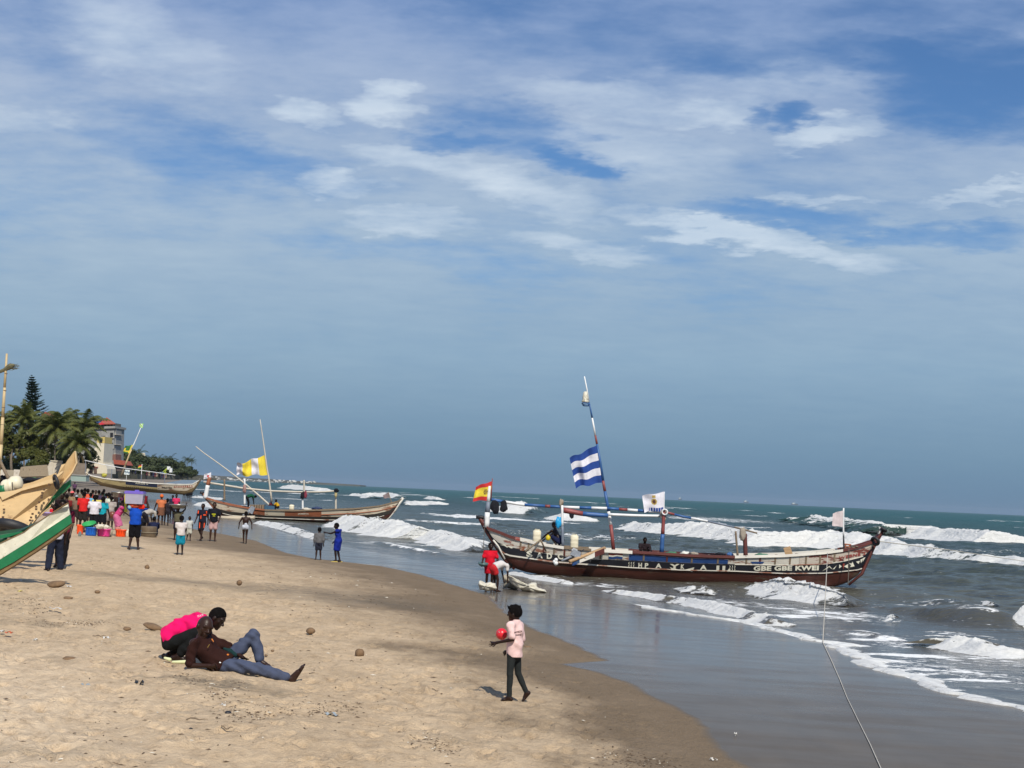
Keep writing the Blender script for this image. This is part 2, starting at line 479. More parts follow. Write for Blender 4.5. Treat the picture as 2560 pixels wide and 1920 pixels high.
def build_sand():
    rows = np.concatenate([[-45, -20, -5, 4, 8], fan_rows(10.0, [(60, 0.0042, 0.04), (220, 0.008, 0.1), (1500, 0.03, 1), (3200, 0.12, 1)])])
    u = np.linspace(-1, 1, 700)
    tx = 0.42 * (0.85 * u + 0.15 * u ** 3)
    tx = np.concatenate([[-3.0, -1.4, -0.8, -0.55], tx, [0.55, 0.8, 1.4]])
    Y = np.repeat(rows[:, None], len(tx), 1); X = tx[None, :] * np.maximum(Y, 10)
    X[:, 0] -= 60; X[:, -1] += 60
    keep = X
    a = wl(Y); d = (a - X) * 0.93
    Z = zsand_smooth(X, Y)
    Z = Z + np.where(d > 0, sand_relief(X, Y, np.maximum(d, 0)), 0)
    Z = np.maximum(Z, -4.0)
    # footprints, pressed in with a soft rim
    rf = np.random.default_rng(5)
    prints = []
    for k in range(46):                                  # walking trails
        Y0 = rf.uniform(14, 42); X0 = rf.uniform(-.36, .30) * Y0; a = rf.normal(1.35, .5) if rf.random() < .6 else rf.uniform(0, 3.14); n_ = int(rf.uniform(8, 26))
        for i in range(n_):
            a += rf.normal(0, .05); X0 += math.cos(a) * .62; Y0 += math.sin(a) * .62
            prints.append((X0 - math.sin(a) * .1 * (-1) ** i, Y0 + math.cos(a) * .1 * (-1) ** i, a))
    for k in range(700):
        Y0 = rf.uniform(13, 34); prints.append((rf.uniform(-.38, .28) * Y0, Y0, rf.uniform(0, 3.14)))
    for (fx, fy, a) in prints:
        if fy < 12 or fy > 48: continue
        dd_ = float(wl(fy)) - fx
        if dd_ < .6: continue
        r0, r1 = np.searchsorted(rows, fy - .35), np.searchsorted(rows, fy + .35)
        c0, c1 = np.searchsorted(tx, (fx - .35) / fy), np.searchsorted(tx, (fx + .35) / fy)
        if r1 <= r0 or c1 <= c0: continue
        xx = X[r0:r1, c0:c1] - fx; yy = Y[r0:r1, c0:c1] - fy
        u_ = (xx * math.cos(a) + yy * math.sin(a)) / .15; v_ = (-xx * math.sin(a) + yy * math.cos(a)) / .065
        q_ = u_ * u_ + v_ * v_
        Z[r0:r1, c0:c1] += (-.036 * np.exp(-q_ * q_ * .6) + .014 * np.exp(-((np.sqrt(q_) - 1.5) / .45) ** 2)) * min(1, dd_ / 3)
    # low bank of land behind the beach far away
    Z = Z + 2.0 * np.clip((Y - 300) / 200, 0, 1) * np.clip((d - 14) / 40, 0, 1)
    V = np.stack([X, Y, Z], -1).reshape(-1, 3)
    me = np_mesh('beach_sand', V, grid_quads(*X.shape))
    t = np.clip((X - a) / (sl(Y) - a), 0, 3)
    add_attr(me, 'shore', d); add_attr(me, 'seaward', t)
    m = bpy.data.materials.new('sand'); m.use_nodes = True
    T = NT(m.node_tree)
    tc_ = T.n('ShaderNodeTexCoord'); pos = tc_.outputs['Object']
    dd = T.n('ShaderNodeAttribute', attribute_name='shore').outputs['Fac']
    px_, py_, pz_ = T.sep(pos)
    # colour
    n1 = T.noise(pos, 0.22, 5, 0.6); n2 = T.noise(T.mapping(pos, (1, .45, 1), (0, 0, .5)), 1.6, 5, 0.65); n3 = T.noise(T.mapping(pos, (1, 0.6, 1)), 7.0, 5, 0.7)
    n4 = T.noise(pos, 60.0, 3, 0.6)
    dryc = T.mix(T.maprange(n2, 0.3, 0.7), (0.41, 0.295, 0.180), (0.575, 0.43, 0.275))
    dryc = T.mix(T.maprange(n3, 0.40, 0.70, 0, 0.65), dryc, (0.68, 0.52, 0.335))
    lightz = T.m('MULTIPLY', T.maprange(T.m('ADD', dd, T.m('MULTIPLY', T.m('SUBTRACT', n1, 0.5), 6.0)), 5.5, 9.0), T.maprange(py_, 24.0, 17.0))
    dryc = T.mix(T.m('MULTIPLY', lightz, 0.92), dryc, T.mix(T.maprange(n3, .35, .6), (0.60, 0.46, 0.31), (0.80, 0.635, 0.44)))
    dryc = T.mix(T.maprange(n3, 0.42, 0.27, 0, 0.6), dryc, (0.25, 0.175, 0.105))  # darker speckles in the bump hollows: small footprint shadows put into the colour
    dryc = T.mix(T.maprange(n1, 0.52, 0.68, 0, 0.45), dryc, (0.30, 0.225, 0.145))
    damp = T.mix(T.maprange(n2, 0.3, 0.7), (0.160, 0.116, 0.072), (0.205, 0.150, 0.096))
    edge = T.m('ADD', dd, T.m('ADD', T.m('MULTIPLY', T.m('SUBTRACT', n2, 0.5), 2.2), T.m('MULTIPLY', T.m('SUBTRACT', n1, 0.5), 7.0)))
    # the damp band is wider farther along the beach
    wband = T.maprange(py_, 16.0, 60.0, 1.6, 5.2)
    wband = T.m('ADD', wband, T.maprange(py_, 60.0, 110.0, 0.0, -2.0))
    dry = T.maprange(T.m('DIVIDE', edge, wband), 0.35, 1.75, 0.0, 1.0, smooth=True)
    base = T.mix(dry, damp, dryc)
    # streaks of dark mineral sand
    st = T.noise(T.mapping(pos, (0.35, 1.6, 1), (0, 0, -0.25)), 1.5, 6, 0.62)
    base = T.mix(T.m('MULTIPLY', T.maprange(st, 0.60, 0.70), T.m('MULTIPLY', dry, 0.28)), base, (0.15, 0.115, 0.085))
    base = T.mix(T.maprange(n4, 0.35, 0.65, 0.0, 0.10), base, (0.62, 0.50, 0.36))
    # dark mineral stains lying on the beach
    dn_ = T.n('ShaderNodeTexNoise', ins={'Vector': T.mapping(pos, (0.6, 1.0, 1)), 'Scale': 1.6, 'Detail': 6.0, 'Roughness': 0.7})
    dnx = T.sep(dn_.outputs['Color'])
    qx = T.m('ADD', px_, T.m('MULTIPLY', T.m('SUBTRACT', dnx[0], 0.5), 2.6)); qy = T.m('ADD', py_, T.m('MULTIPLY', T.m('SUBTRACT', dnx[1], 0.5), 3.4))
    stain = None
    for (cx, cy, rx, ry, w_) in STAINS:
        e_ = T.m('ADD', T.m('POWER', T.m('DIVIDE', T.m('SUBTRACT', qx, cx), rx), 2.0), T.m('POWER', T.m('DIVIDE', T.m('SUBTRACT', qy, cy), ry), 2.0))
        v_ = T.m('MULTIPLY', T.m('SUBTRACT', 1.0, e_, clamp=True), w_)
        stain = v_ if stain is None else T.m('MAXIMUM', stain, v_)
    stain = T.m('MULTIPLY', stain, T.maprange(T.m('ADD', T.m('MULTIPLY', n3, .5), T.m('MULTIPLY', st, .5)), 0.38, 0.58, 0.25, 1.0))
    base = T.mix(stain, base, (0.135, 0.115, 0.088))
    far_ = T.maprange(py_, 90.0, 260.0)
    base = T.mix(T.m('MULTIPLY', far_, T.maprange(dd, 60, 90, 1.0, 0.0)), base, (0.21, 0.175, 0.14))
    soil = T.mix(T.maprange(n2, 0.4, 0.6), (0.17, 0.14, 0.09), (0.10, 0.115, 0.045))
    base = T.mix(T.maprange(dd, 45, 75), base, soil)
    # saturated, mirror-like sand below the wash line
    wetedge = T.m('ADD', dd, T.m('MULTIPLY', T.m('SUBTRACT', T.noise(pos, 1.1, 4, 0.55), 0.5), 0.28))
    wet = T.maprange(wetedge, 0.10, -0.06, 0.0, 1.0)
    wetc = T.mix(T.maprange(n2, 0.3, 0.7), (0.105, 0.088, 0.068), (0.128, 0.107, 0.082))
    base = T.mix(wet, base, wetc)
    rough = T.m('ADD', T.m('MULTIPLY', wet, -0.80), 0.92)
    nearw = T.m('MULTIPLY', wet, T.maprange(py_, 32.0, 17.0))
    rough = T.m('ADD', rough, T.m('MULTIPLY', nearw, 0.22))
    rough = T.m('ADD', rough, T.m('MULTIPLY', T.m('MULTIPLY', wet, T.maprange(T.noise(T.mapping(pos, (.5, 1.5, 1)), 0.8, 4), 0.4, 0.65)), 0.10))
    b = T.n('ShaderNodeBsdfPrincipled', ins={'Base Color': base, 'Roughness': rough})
    b.inputs['IOR'].default_value = 1.36
    T.set(b, 'Specular IOR Level', T.m('SUBTRACT', T.m('ADD', 0.12, T.m('MULTIPLY', wet, 0.10)), T.m('MULTIPLY', nearw, 0.17)))
    h = T.m('ADD', T.m('MULTIPLY', n3, 1.0), T.m('MULTIPLY', T.noise(pos, 24.0, 5, 0.65), 0.45))
    hs = T.m('MULTIPLY', h, T.m('SUBTRACT', 1.0, wet))
    rip = T.noise(T.mapping(pos, (0.5, 3.0, 1), (0, 0, -0.12)), 3.0, 3, 0.5)
    bp = T.n('ShaderNodeBump', ins={'Strength': 1.0, 'Distance': 0.065, 'Height': hs})
    bp2 = T.n('ShaderNodeBump', ins={'Strength': T.m('MULTIPLY', wet, 0.35), 'Distance': 0.0035, 'Height': rip, 'Normal': bp.outputs[0]})
    T.set(b, 'Normal', bp2.outputs[0])
    T.n('ShaderNodeOutputMaterial', ins={'Surface': b.outputs[0]})
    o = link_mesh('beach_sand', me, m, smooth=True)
    tag(o, 'pale beach sand turning damp brown then mirror wet towards the surf', kind='structure')
    return o
build_sand()

# ------------------------------------------------------------------ sea
def water_shader(name, foam_attr=True, roller=False):
    m = bpy.data.materials.new(name); m.use_nodes = True
    T = NT(m.node_tree)
    tc_ = T.n('ShaderNodeTexCoord'); pos = tc_.outputs['Object']
    x, y, z = T.sep(pos)
    fa = T.n('ShaderNodeAttribute', attribute_name='foam').outputs['Fac']
    sh = T.n('ShaderNodeAttribute', attribute_name='offshore').outputs['Fac']
    murk = T.ramp(T.maprange(sh, 0.0, 400.0), [(0.0, (0.092, 0.082, 0.062)), (0.05, (0.055, 0.064, 0.048)), (0.22, (0.030, 0.056, 0.052)),
                                               (0.5, (0.022, 0.070, 0.066)), (1.0, (0.012, 0.074, 0.070))])
    n1 = T.noise(T.mapping(pos, (0.35, 1.0, 1)), 0.35, 4, 0.6)
    murk = T.mix(T.maprange(n1, 0.35, 0.65), T.mix(1.0, murk, (0.78, 0.8, 0.82), 'MULTIPLY'), T.mix(1.0, murk, (1.18, 1.15, 1.1), 'MULTIPLY'))
    f1 = T.noise(T.mapping(pos, (0.55, 1.0, 1), (0, 0, -0.1)), 1.7, 8, 0.72, 0.6)
    f2 = T.noise(T.mapping(pos, (0.8, 1.0, 1)), 5.0, 6, 0.7, 0.4)
    lace = T.m('ADD', T.m('MULTIPLY', f1, 0.68), T.m('MULTIPLY', f2, 0.32))
    thr = T.m('SUBTRACT', 0.74, T.m('MULTIPLY', fa, 0.60))
    foam = T.maprange(T.m('SUBTRACT', lace, thr), -0.02, 0.055, 0.0, 1.0, smooth=True)
    foam = T.m('MULTIPLY', foam, T.maprange(fa, 0.02, 0.12))
    f3 = T.noise(pos, 9.0, 5, 0.7)
    fcol = T.mix(T.maprange(T.m('ADD', T.m('MULTIPLY', f2, .5), T.m('MULTIPLY', f3, .5)), 0.32, 0.62), (0.66, 0.665, 0.64), (0.90, 0.90, 0.87))
    col = T.mix(foam, murk, fcol)
    rough = T.m('ADD', T.maprange(sh, 0.0, 120.0, 0.14, 0.38), T.m('MULTIPLY', foam, 0.5))
    b = T.n('ShaderNodeBsdfPrincipled', ins={'Base Color': col, 'Roughness': rough})
    b.inputs['IOR'].default_value = 1.33
    T.set(b, 'Specular IOR Level', T.m('MULTIPLY', T.maprange(sh, 0.0, 200.0, 0.26, 0.14), T.m('SUBTRACT', 1.0, T.m('MULTIPLY', foam, 0.8))))
    w1 = T.noise(T.mapping(pos, (0.35, 1.0, 1), (0, 0, -0.15)), 1.1, 4, 0.6)
    w2 = T.noise(T.mapping(pos, (0.5, 1.2, 1), (0, 0, 0.2)), 4.5, 4, 0.62)
    hh = T.m('ADD', T.m('MULTIPLY', w1, 1.0), T.m('MULTIPLY', w2, 0.35))
    st = T.maprange(sh, -1.0, 14.0, 0.02, 1.0)
    bp = T.n('ShaderNodeBump', ins={'Strength': st, 'Distance': 0.50 if not roller else 0.12, 'Height': hh})
    bp2 = T.n('ShaderNodeBump', ins={'Strength': T.m('MULTIPLY', foam, 0.7), 'Distance': 0.05, 'Height': T.m('ADD', f2, T.m('MULTIPLY', f3, .6)), 'Normal': bp.outputs[0]})
    T.set(b, 'Normal', bp2.outputs[0])
    if roller:
        e = T.n('ShaderNodeAttribute', attribute_name='edge').outputs['Fac']
        a = T.maprange(T.m('ADD', T.m('MULTIPLY', e, 1.0), T.m('MULTIPLY', T.m('SUBTRACT', lace, 0.5), 2.2)), 0.30, 0.42)
        tl = T.n('ShaderNodeBsdfTranslucent', ins={'Color': (0.92, 0.93, 0.92)})
        mt = T.n('ShaderNodeMixShader', ins={0: T.m('MULTIPLY', foam, 0.30), 1: b.outputs[0], 2: tl.outputs[0]})
        b = mt
        tr = T.n('ShaderNodeBsdfTransparent')
        mx = T.n('ShaderNodeMixShader', ins={0: a, 1: tr.outputs[0], 2: b.outputs[0]})
        T.n('ShaderNodeOutputMaterial', ins={'Surface': mx.outputs[0]})
    else:
        T.n('ShaderNodeOutputMaterial', ins={'Surface': b.outputs[0]})
    return m
WATER = water_shader('sea_water')
ROLLER = water_shader('breaker_water', roller=True)

def offshore(X, Y):
    """rough distance from the water's edge, metres"""
    return (X - sl(Y)) * 0.75 + np.maximum(Y - 60, 0) * 0.25

def px_curve(pts, z=0.0):
    P = sorted([(p.x, p.y) for p in (on_z(a, b, z) for a, b in pts)])
    return np.array([p[0] for p in P]), np.array([p[1] for p in P])

# whitewater sheets lying on the sea behind/around breakers: (px, py, half width px, half height px, strength)
SHEETS = [
    (2350, 1680, 420, 70, .40), (2500, 1640, 300, 60, .38), (2200, 1600, 220, 30, .40), (1850, 1590, 330, 14, .30), (1700, 1540, 120, 10, .42), (2080, 1535, 260, 28, .44), (2400, 1590, 200, 20, .35),
    (1750, 1500, 260, 14, .42), (2040, 1470, 140, 12, .40), (2300, 1640, 260, 9, .56), (2120, 1612, 120, 6, .56), (2440, 1700, 200, 10, .52), (1980, 1540, 160, 8, .5), (1500, 1462, 200, 10, .40), (1900, 1512, 240, 16, .40), (1330, 1440, 160, 8, .42),
    (1200, 1425, 180, 8, .30), (1800, 1300, 420, 10, .42), (1300, 1330, 300, 14, .30), (1500, 1345, 300, 12, .36), (1350, 1300, 180, 8, .32), (2400, 1380, 260, 10, .34), (2250, 1345, 300, 8, .34),
    (1000, 1360, 300, 8, .36), (900, 1320, 200, 8, .3), (700, 1308, 120, 5, .36), (1100, 1275, 200, 5, .3), (2330, 1500, 180, 10, .34), (1450, 1420, 200, 6, .30),
]
RIDGES = [([(2150, 1512), (2240, 1527), (2360, 1545), (2480, 1555), (2700, 1566)], .50, 1.0, 3.0, .34), ([(2040, 1572), (2100, 1579), (2180, 1590), (2260, 1602), (2350, 1614)], .18, .35, 1.1, .85),
          ([(2180, 1486), (2300, 1500), (2420, 1512), (2600, 1520)], .20, 1.2, 3.0, .30), ([(1500, 1350), (1700, 1366), (1900, 1384), (2100, 1400), (2400, 1420), (2700, 1440)], .25, 1.5, 4.0, .22),
          ([(2200, 1440), (2400, 1452), (2700, 1468)], .22, 1.3, 4.0, .2), ([(900, 1352), (1060, 1384), (1180, 1404)], .16, .8, 2.4, .4)]
RIDGE_DATA = []
for (pp, a_, wf, wb, fm_) in RIDGES:
    ox, oy = px_curve(pp); RIDGE_DATA.append((ox, oy, a_, wf, wb, fm_))
def build_sea():
    rows = np.concatenate([[-45, -20, 0, 12], fan_rows(20.0, [(150, 0.0046, 0.06), (600, 0.016, 0.3), (2200, 0.05, 2), (7000, 0.10, 10)])])
    u = np.linspace(-1, 1, 760)
    tx = np.concatenate([u * 0.46 - 0.01, [0.6, 0.9, 1.6, 3.0]])
    Y = np.repeat(rows[:, None], len(tx), 1); X = tx[None, :] * np.maximum(Y, 20)
    off = X - sl(Y)
    sw = np.clip((off - 2) / 25, 0, 1)
    fadefar = np.clip((1800 - Y) / 1200, 0.0, 1)
    Z = ((fbm(X * 0.05 + 0.02 * Y, Y * 0.11, 3, 61) - 0.5) * 0.70 + (fbm(X * 0.20, Y * 0.42, 3, 71) - 0.5) * 0.50
         + (fbm(X * 0.8, Y * 1.3, 3, 81) - 0.5) * 0.26 + (fbm(X * 2.3, Y * 2.8, 2, 85) - 0.5) * 0.07) * np.clip(sw + 0.12 * (off > 0.5), 0, 1) * fadefar
    Z += (fbm(X * 0.8, Y * 1.6, 2, 91) - 0.5) * 0.02 * np.clip(off, 0, 1)
    Z -= 0.03 * sw
    for (ox, oy, a_, wf, wb, fm_) in RIDGE_DATA:
        cy = np.interp(X, ox, oy) + (fbm(X * .5, X * 0, 2, 78) - .5) * 1.2; inside = np.clip(np.minimum(X - ox[0], ox[-1] - X) / 2.5, 0, 1)
        inside = inside * inside * (3 - 2 * inside)
        qq = Y - cy - wf * 1.2
        Z += a_ * inside * (.7 + .6 * fbm(X * .4, X * 0, 2, 79)) * np.where(qq < 0, np.exp(-(qq / wf) ** 2), np.exp(-(qq / wb) ** 2))
    # keep the sheet just below the sand where there is no water
    Z = np.where(off < -1.0, -0.25, Z)
    V = np.stack([X, Y, Z], -1).reshape(-1, 3)
    me = np_mesh('sea', V, grid_quads(*X.shape))
    F = np.zeros_like(X)
    # pixel-space falloff is turned into metres once, in the plane of the water
    for (px, py, hw, hh, s) in SHEETS:
        c = on_z(px, py, 0); l = on_z(px - hw, py - hw * 0.045, 0); r = on_z(px + hw, py + hw * .045, 0); n = on_z(px, py + hh, 0); f = on_z(px, py - hh, 0)
        ax = (r - l) / 2; L = ax.length; ex = ax / L
        qx = (X - c.x) * ex.x + (Y - c.y) * ex.y; qy = -(X - c.x) * ex.y + (Y - c.y) * ex.x
        ry = np.where(qy > 0, (f - c).length, (n - c).length)
        F = np.maximum(F, s * np.clip(1.25 - np.sqrt((qx / L) ** 2 + (qy / ry) ** 2), 0, 1))
    # thin lace all over the surf zone
    surf = np.clip(1 - np.abs(off - 12) / 30, 0, 1)
    F = np.maximum(F, 0.26 * surf * np.clip(off / 2, 0, 1))
    F = np.maximum(F, 0.55 * np.clip(1 - off / 0.9, 0, 1) * (off > -0.5) * (Y < 45))
    for (ox, oy, a_, wf, wb, fm_) in RIDGE_DATA:
        cy = np.interp(X, ox, oy); inside = np.clip(np.minimum(X - ox[0], ox[-1] - X) / 2.0, 0, 1)
        qq = Y - cy - wf * 1.2
        rg_ = np.where(qq < 0, np.exp(-(qq / wf) ** 2), np.exp(-(qq / wb) ** 2)) * inside
        F = np.maximum(F, fm_ * rg_ * (.5 + 1.0 * fbm(X * .8, Y * .8, 3, 77)))
    # scattered whitecaps offshore
    wc = fbm(X * 0.03, Y * 0.10, 3, 101)
    F = np.maximum(F, np.clip((wc - 0.68) * 6, 0, 0.55) * (Y > 120) * (Y < 900))
    add_attr(me, 'foam', F); add_attr(me, 'offshore', offshore(X, Y))
    o = link_mesh('sea', me, WATER, smooth=True)
    tag(o, 'grey green sea with lace of foam, turning teal towards the horizon', kind='structure')
build_sea()

def breaker(pts, h, label, foam=1.0, width=None, curl=0.35, seed=0, ends=0.12, back=4.5, steps=None, gaps=None):
    """a breaking wave. pts: pixels of the foot of its foam, h: height in photograph pixels at each point (or one number)"""
    P = [on_z(a, b, 0.0) for a, b in pts]
    hs = h if isinstance(h, (list, tuple)) else [h] * len(pts)
    H = [hh * p.y / FPX for hh, p in zip(hs, P)]
    s = np.concatenate([[0], np.cumsum([(P[i + 1] - P[i]).length for i in range(len(P) - 1)])])
    L = s[-1]
    ymean = sum(p.y for p in P) / len(P)
    step = max(0.05, ymean * 0.0011)
    n = int(min(1100, max(40, L / step)))
    ss = np.linspace(0, L, n)
    X = np.interp(ss, s, [p.x for p in P]); Y = np.interp(ss, s, [p.y for p in P]); HH = np.interp(ss, s, H)
    env = np.clip(np.minimum(ss, L - ss) / max(1e-6, max(L * ends, min(8.0 * max(H), L * .45))), 0, 1); env = env * env * (3 - 2 * env)
    HH = HH * env * (1 + .28 * (fbm(ss * 1.6 / max(max(H), .3), ss * 0 + 9 * seed, 3, 119 + seed) - .5)) * (0.6 + 0.80 * fbm(ss * 0.35 / max(ymean / 60, .6), ss * 0 + seed, 3, 111 + seed))
    hm = max(H)
    # profile: q (metres away from the foot, positive = offshore), k = height fraction
    prof = [(-2.6, -1.3, .6), (-2.0, -0.45, .7), (-1.6, -0.10, .8), (-1.1, -0.01, .95), (-0.7, 0.10, 1), (-0.35, 0.22, 1), (0.0, 0.36, 1), (0.25, 0.52, 1), (0.5, 0.68, 1), (0.75, 0.84, 1), (1.0, 0.95, 1), (1.3, 1.0, .85),
            (1.7, 0.97, .62), (2.2, 0.86, .46), (3.0, 0.66, .36), (4.0, 0.42, .28), (5.2, 0.20, .2), (6.5, 0.03, .1), (7.6, -0.25, 0), (8.4, -1.0, 0)]
    m_ = 4
    pr = []
    for i in range(len(prof) - 1):
        for k in range(m_):
            t = k / m_
            pr.append(tuple(prof[i][j] * (1 - t) + prof[i + 1][j] * t for j in range(3)))
    pr.append(prof[-1]); pr = np.array(pr); M = len(pr)
    q = pr[None, :, 0] * np.maximum(HH[:, None], 0.05) * 1.0
    q = np.where(pr[None, :, 0] > 0.9, q * back / 4.5, q)
    q = q * (1.0 if foam > .5 else 2.4)
    Z = pr[None, :, 1] * HH[:, None]
    A = ss[:, None] + 0 * q
    B = q + 1.6 * Z
    lump = (fbm(A * 1.6 / max(hm, .3), B * 2.2 / max(hm, .3) + seed, 4, 131 + seed, 0.62) - 0.5)
    lump2 = (fbm(A * 6.5 / max(hm, .3), B * 6.5 / max(hm, .3) + seed, 2, 141 + seed) - 0.5)
    fm = pr[None, :, 2] * foam
    hgt = np.maximum(HH[:, None], 0.03)
    amp = np.clip(fm * 1.2, 0.12, 1) * np.clip(pr[None, :, 1] * 4, 0.3, 1)
    lump3 = (fbm(A * 3.0 / max(hm, .3), B * 3.0 / max(hm, .3) + 5 * seed, 3, 145 + seed) - 0.5)
    spike = np.clip(fbm(A * 7 / max(hm, .3), B * 1.2 / max(hm, .3), 2, 147 + seed) - 0.55, 0, 1) * np.exp(-((pr[None, :, 0] - 1.2) / 0.5) ** 2)
    Z = Z + (lump * 0.30 + lump3 * 0.20 + lump2 * 0.13 + spike * 0.30) * hgt * amp
    wander = (fbm(ss * 0.5 / max(hm, .3), ss * 0 + 3 * seed, 3, 151) - 0.5) * 1.8 * hm
    q = q + wander[:, None] + (lump * 0.45 + lump3 * 0.2) * hgt * amp
    sm = np.linspace(0, L, 9); tx_ = np.gradient(np.interp(sm, ss, X)); ty_ = np.gradient(np.interp(sm, ss, Y))
    tx_ = np.interp(ss, sm, tx_); ty_ = np.interp(ss, sm, ty_); tl = np.hypot(tx_, ty_)
    nx_, ny_ = -ty_ / tl, tx_ / tl
    flipn = np.where(ny_ < 0, -1.0, 1.0); nx_ = nx_ * flipn; ny_ = ny_ * flipn
    Xg = X[:, None] + q * nx_[:, None]; Yg = Y[:, None] + q * ny_[:, None]
    V = np.stack([Xg, Yg, Z], -1).reshape(-1, 3)
    me = np_mesh('breaking_wave', V, grid_quads(n, M)[:, ::-1])
    breakup = np.clip((fbm(A * 0.25 / max(hm, .3), A * 0 + seed, 3, 161 + seed) - 0.30) * 4, 0.0, 1)
    F = np.clip(fm * (0.50 + 0.70 * breakup) + lump * 0.3, 0, 1.2) * np.clip(env[:, None] * 1.5, 0, 1)
    if gaps:
        for (c0, wd) in gaps:
            F = F * (1 - np.exp(-((A / L - c0) / wd) ** 2))
    add_attr(me, 'foam', F); add_attr(me, 'offshore', offshore(Xg, Yg))
    kk = np.linspace(0, 1, M)[None, :] + 0 * A
    ed = np.minimum(np.minimum((kk - .06) / .14, (1 - kk) / .25), np.minimum(ss, L - ss)[:, None] / max(1.5, L * ends * .7))
    add_attr(me, 'edge', np.clip(np.minimum(ed, env[:, None] * 2.6) - .35 * (F < .25), 0, 1))
    o = link_mesh('breaking_wave', me, ROLLER, smooth=True)
    tag(o, label, kind='structure')
    return o

# far to near
breaker([(893, 1239), (925, 1240), (960, 1242), (985, 1245)], 8, 'small distant breaker', seed=1)
breaker([(1010, 1262), (1060, 1262), (1105, 1262), (1140, 1264)], 10, 'small distant breaker', seed=2)
breaker([(1060, 1246), (1090, 1249), (1120, 1250)], 5, 'small distant breaker', seed=21)
breaker([(870, 1239), (900, 1242), (915, 1246)], 7, 'small distant breaker', seed=22)
breaker([(700, 1220), (750, 1224), (790, 1227), (850, 1230)], 8, 'small distant breaker', seed=3)
breaker([(1190, 1279), (1230, 1282), (1300, 1286), (1350, 1289)], 24, 'breaker behind the canoe stem', seed=4)
breaker([(1345, 1295), (1400, 1299), (1460, 1302), (1530, 1305)], 16, 'breaker behind the canoe awning spar', seed=5)
breaker([(1940, 1303), (1980, 1305), (2020, 1306), (2060, 1308)], 12, 'outer breaker', seed=6)
breaker([(2040, 1310), (2090, 1315), (2170, 1325), (2260, 1340), (2360, 1350), (2460, 1358), (2560, 1362), (2700, 1372)], [18, 22, 24, 24, 24, 26, 22, 20], 'long outer breaker', seed=7, ends=.04, gaps=[(.33, .012), (.62, .02)])
breaker([(1540, 1316), (1620, 1332), (1720, 1340), (1800, 1350), (1880, 1362), (1960, 1366), (2060, 1370), (2160, 1378), (2260, 1388), (2380, 1400), (2480, 1408), (2600, 1418), (2720, 1428)],
        [14, 22, 28, 30, 30, 34, 38, 36, 30, 28, 28, 26, 24], 'long white roller behind the painted canoe', seed=8, ends=.05)
breaker([(480, 1262), (560, 1272), (640, 1276), (700, 1279)], 10, 'roller behind the second canoe', seed=9)
breaker([(470, 1243), (500, 1245), (560, 1250)], 5, 'roller near the beached canoe', seed=10)
breaker([(822, 1306), (850, 1318), (900, 1332), (960, 1340), (1020, 1345), (1060, 1346), (1100, 1362), (1150, 1376), (1210, 1384)],
        [10, 24, 28, 28, 26, 22, 24, 24, 16], 'big white roller between the two canoes', seed=11, ends=.04)
breaker([(630, 1306), (700, 1322), (760, 1340), (800, 1352)], 9, 'low line of whitewater by the second canoe', seed=12, foam=.9)
breaker([(1810, 1464), (1860, 1472), (1930, 1486), (2010, 1498), (2080, 1510), (2140, 1518), (2200, 1524)], [18, 38, 40, 40, 42, 38, 16], 'roller breaking against the painted canoe', seed=13, ends=.06, back=3.0)
breaker([(2488, 1548), (2520, 1554), (2600, 1560), (2700, 1565)], [26, 40, 40, 36], 'breaking end of the swell at the right', seed=15, ends=.08)
breaker([(1680, 1470), (1720, 1478), (1780, 1484), (1830, 1484)], [8, 12, 14, 10], 'low whitewater under the painted canoe', seed=16, foam=.9)
breaker([(1490, 1474), (1560, 1486), (1640, 1498), (1700, 1508), (1780, 1524), (1850, 1545), (1930, 1562), (2030, 1574)], [7, 10, 13, 15, 15, 15, 13, 9], 'long low shore break', seed=17, foam=.85, ends=.06)
breaker([(2330, 1600), (2370, 1620), (2440, 1632), (2520, 1640), (2620, 1648), (2720, 1660)], [14, 28, 26, 24, 24, 22], 'nearest shore break', seed=19, foam=.95, ends=.05)
breaker([(1260, 1432), (1330, 1447), (1400, 1458), (1460, 1464)], [6, 8, 8, 6], 'thin whitewater under the canoe stem', seed=20, foam=.8)
breaker([(2410, 1505), (2450, 1508), (2490, 1516)], [6, 8, 6], 'little crest', seed=23, foam=.8)
breaker([(2170, 1545), (2220, 1552), (2280, 1556)], [6, 12, 6], 'little crest', seed=24, foam=.8)

def foam_edge():
    """the thin beaded lip of foam where the wash stops on the sand"""
    ys = np.arange(20.5, 44, 0.03)
    xs = sl(ys) + (fbm(ys * 1.2, ys * 0, 4, 171) - 0.5) * 0.9
    n = len(ys)
    w = 0.05 + 0.16 * fbm(ys * 3, ys * 0, 3, 181) * np.clip((44 - ys) / 12, 0.15, 1)
    prof = [(-0.5, -0.01), (-0.35, 0.022), (0, 0.03), (0.4, 0.022), (1.0, 0.004), (1.3, -0.02)]
    V = np.zeros((n, len(prof), 3))
    for k, (a, b) in enumerate(prof):
        V[:, k, 0] = xs + a * w * 2.2
        V[:, k, 1] = ys
        V[:, k, 2] = 0.012 + b * (0.6 + 0.9 * fbm(ys * 9 + k, ys * 0 + k, 2, 191)) + np.maximum(zsand_smooth(xs, ys), 0)
    me = np_mesh('foam_edge', V.reshape(-1, 3), grid_quads(n, len(prof)))
    add_attr(me, 'foam', np.full((n, len(prof)), 0.85) * (0.6 + 0.5 * fbm(ys * 0.7, ys * 0, 2, 201))[:, None]); add_attr(me, 'offshore', np.zeros((n, len(prof)))); add_attr(me, 'edge', np.full((n, len(prof)), .55))
    o = link_mesh('foam_edge', me, ROLLER, smooth=True)
    tag(o, 'thin white lip of foam at the edge of the wash', kind='stuff')
foam_edge()

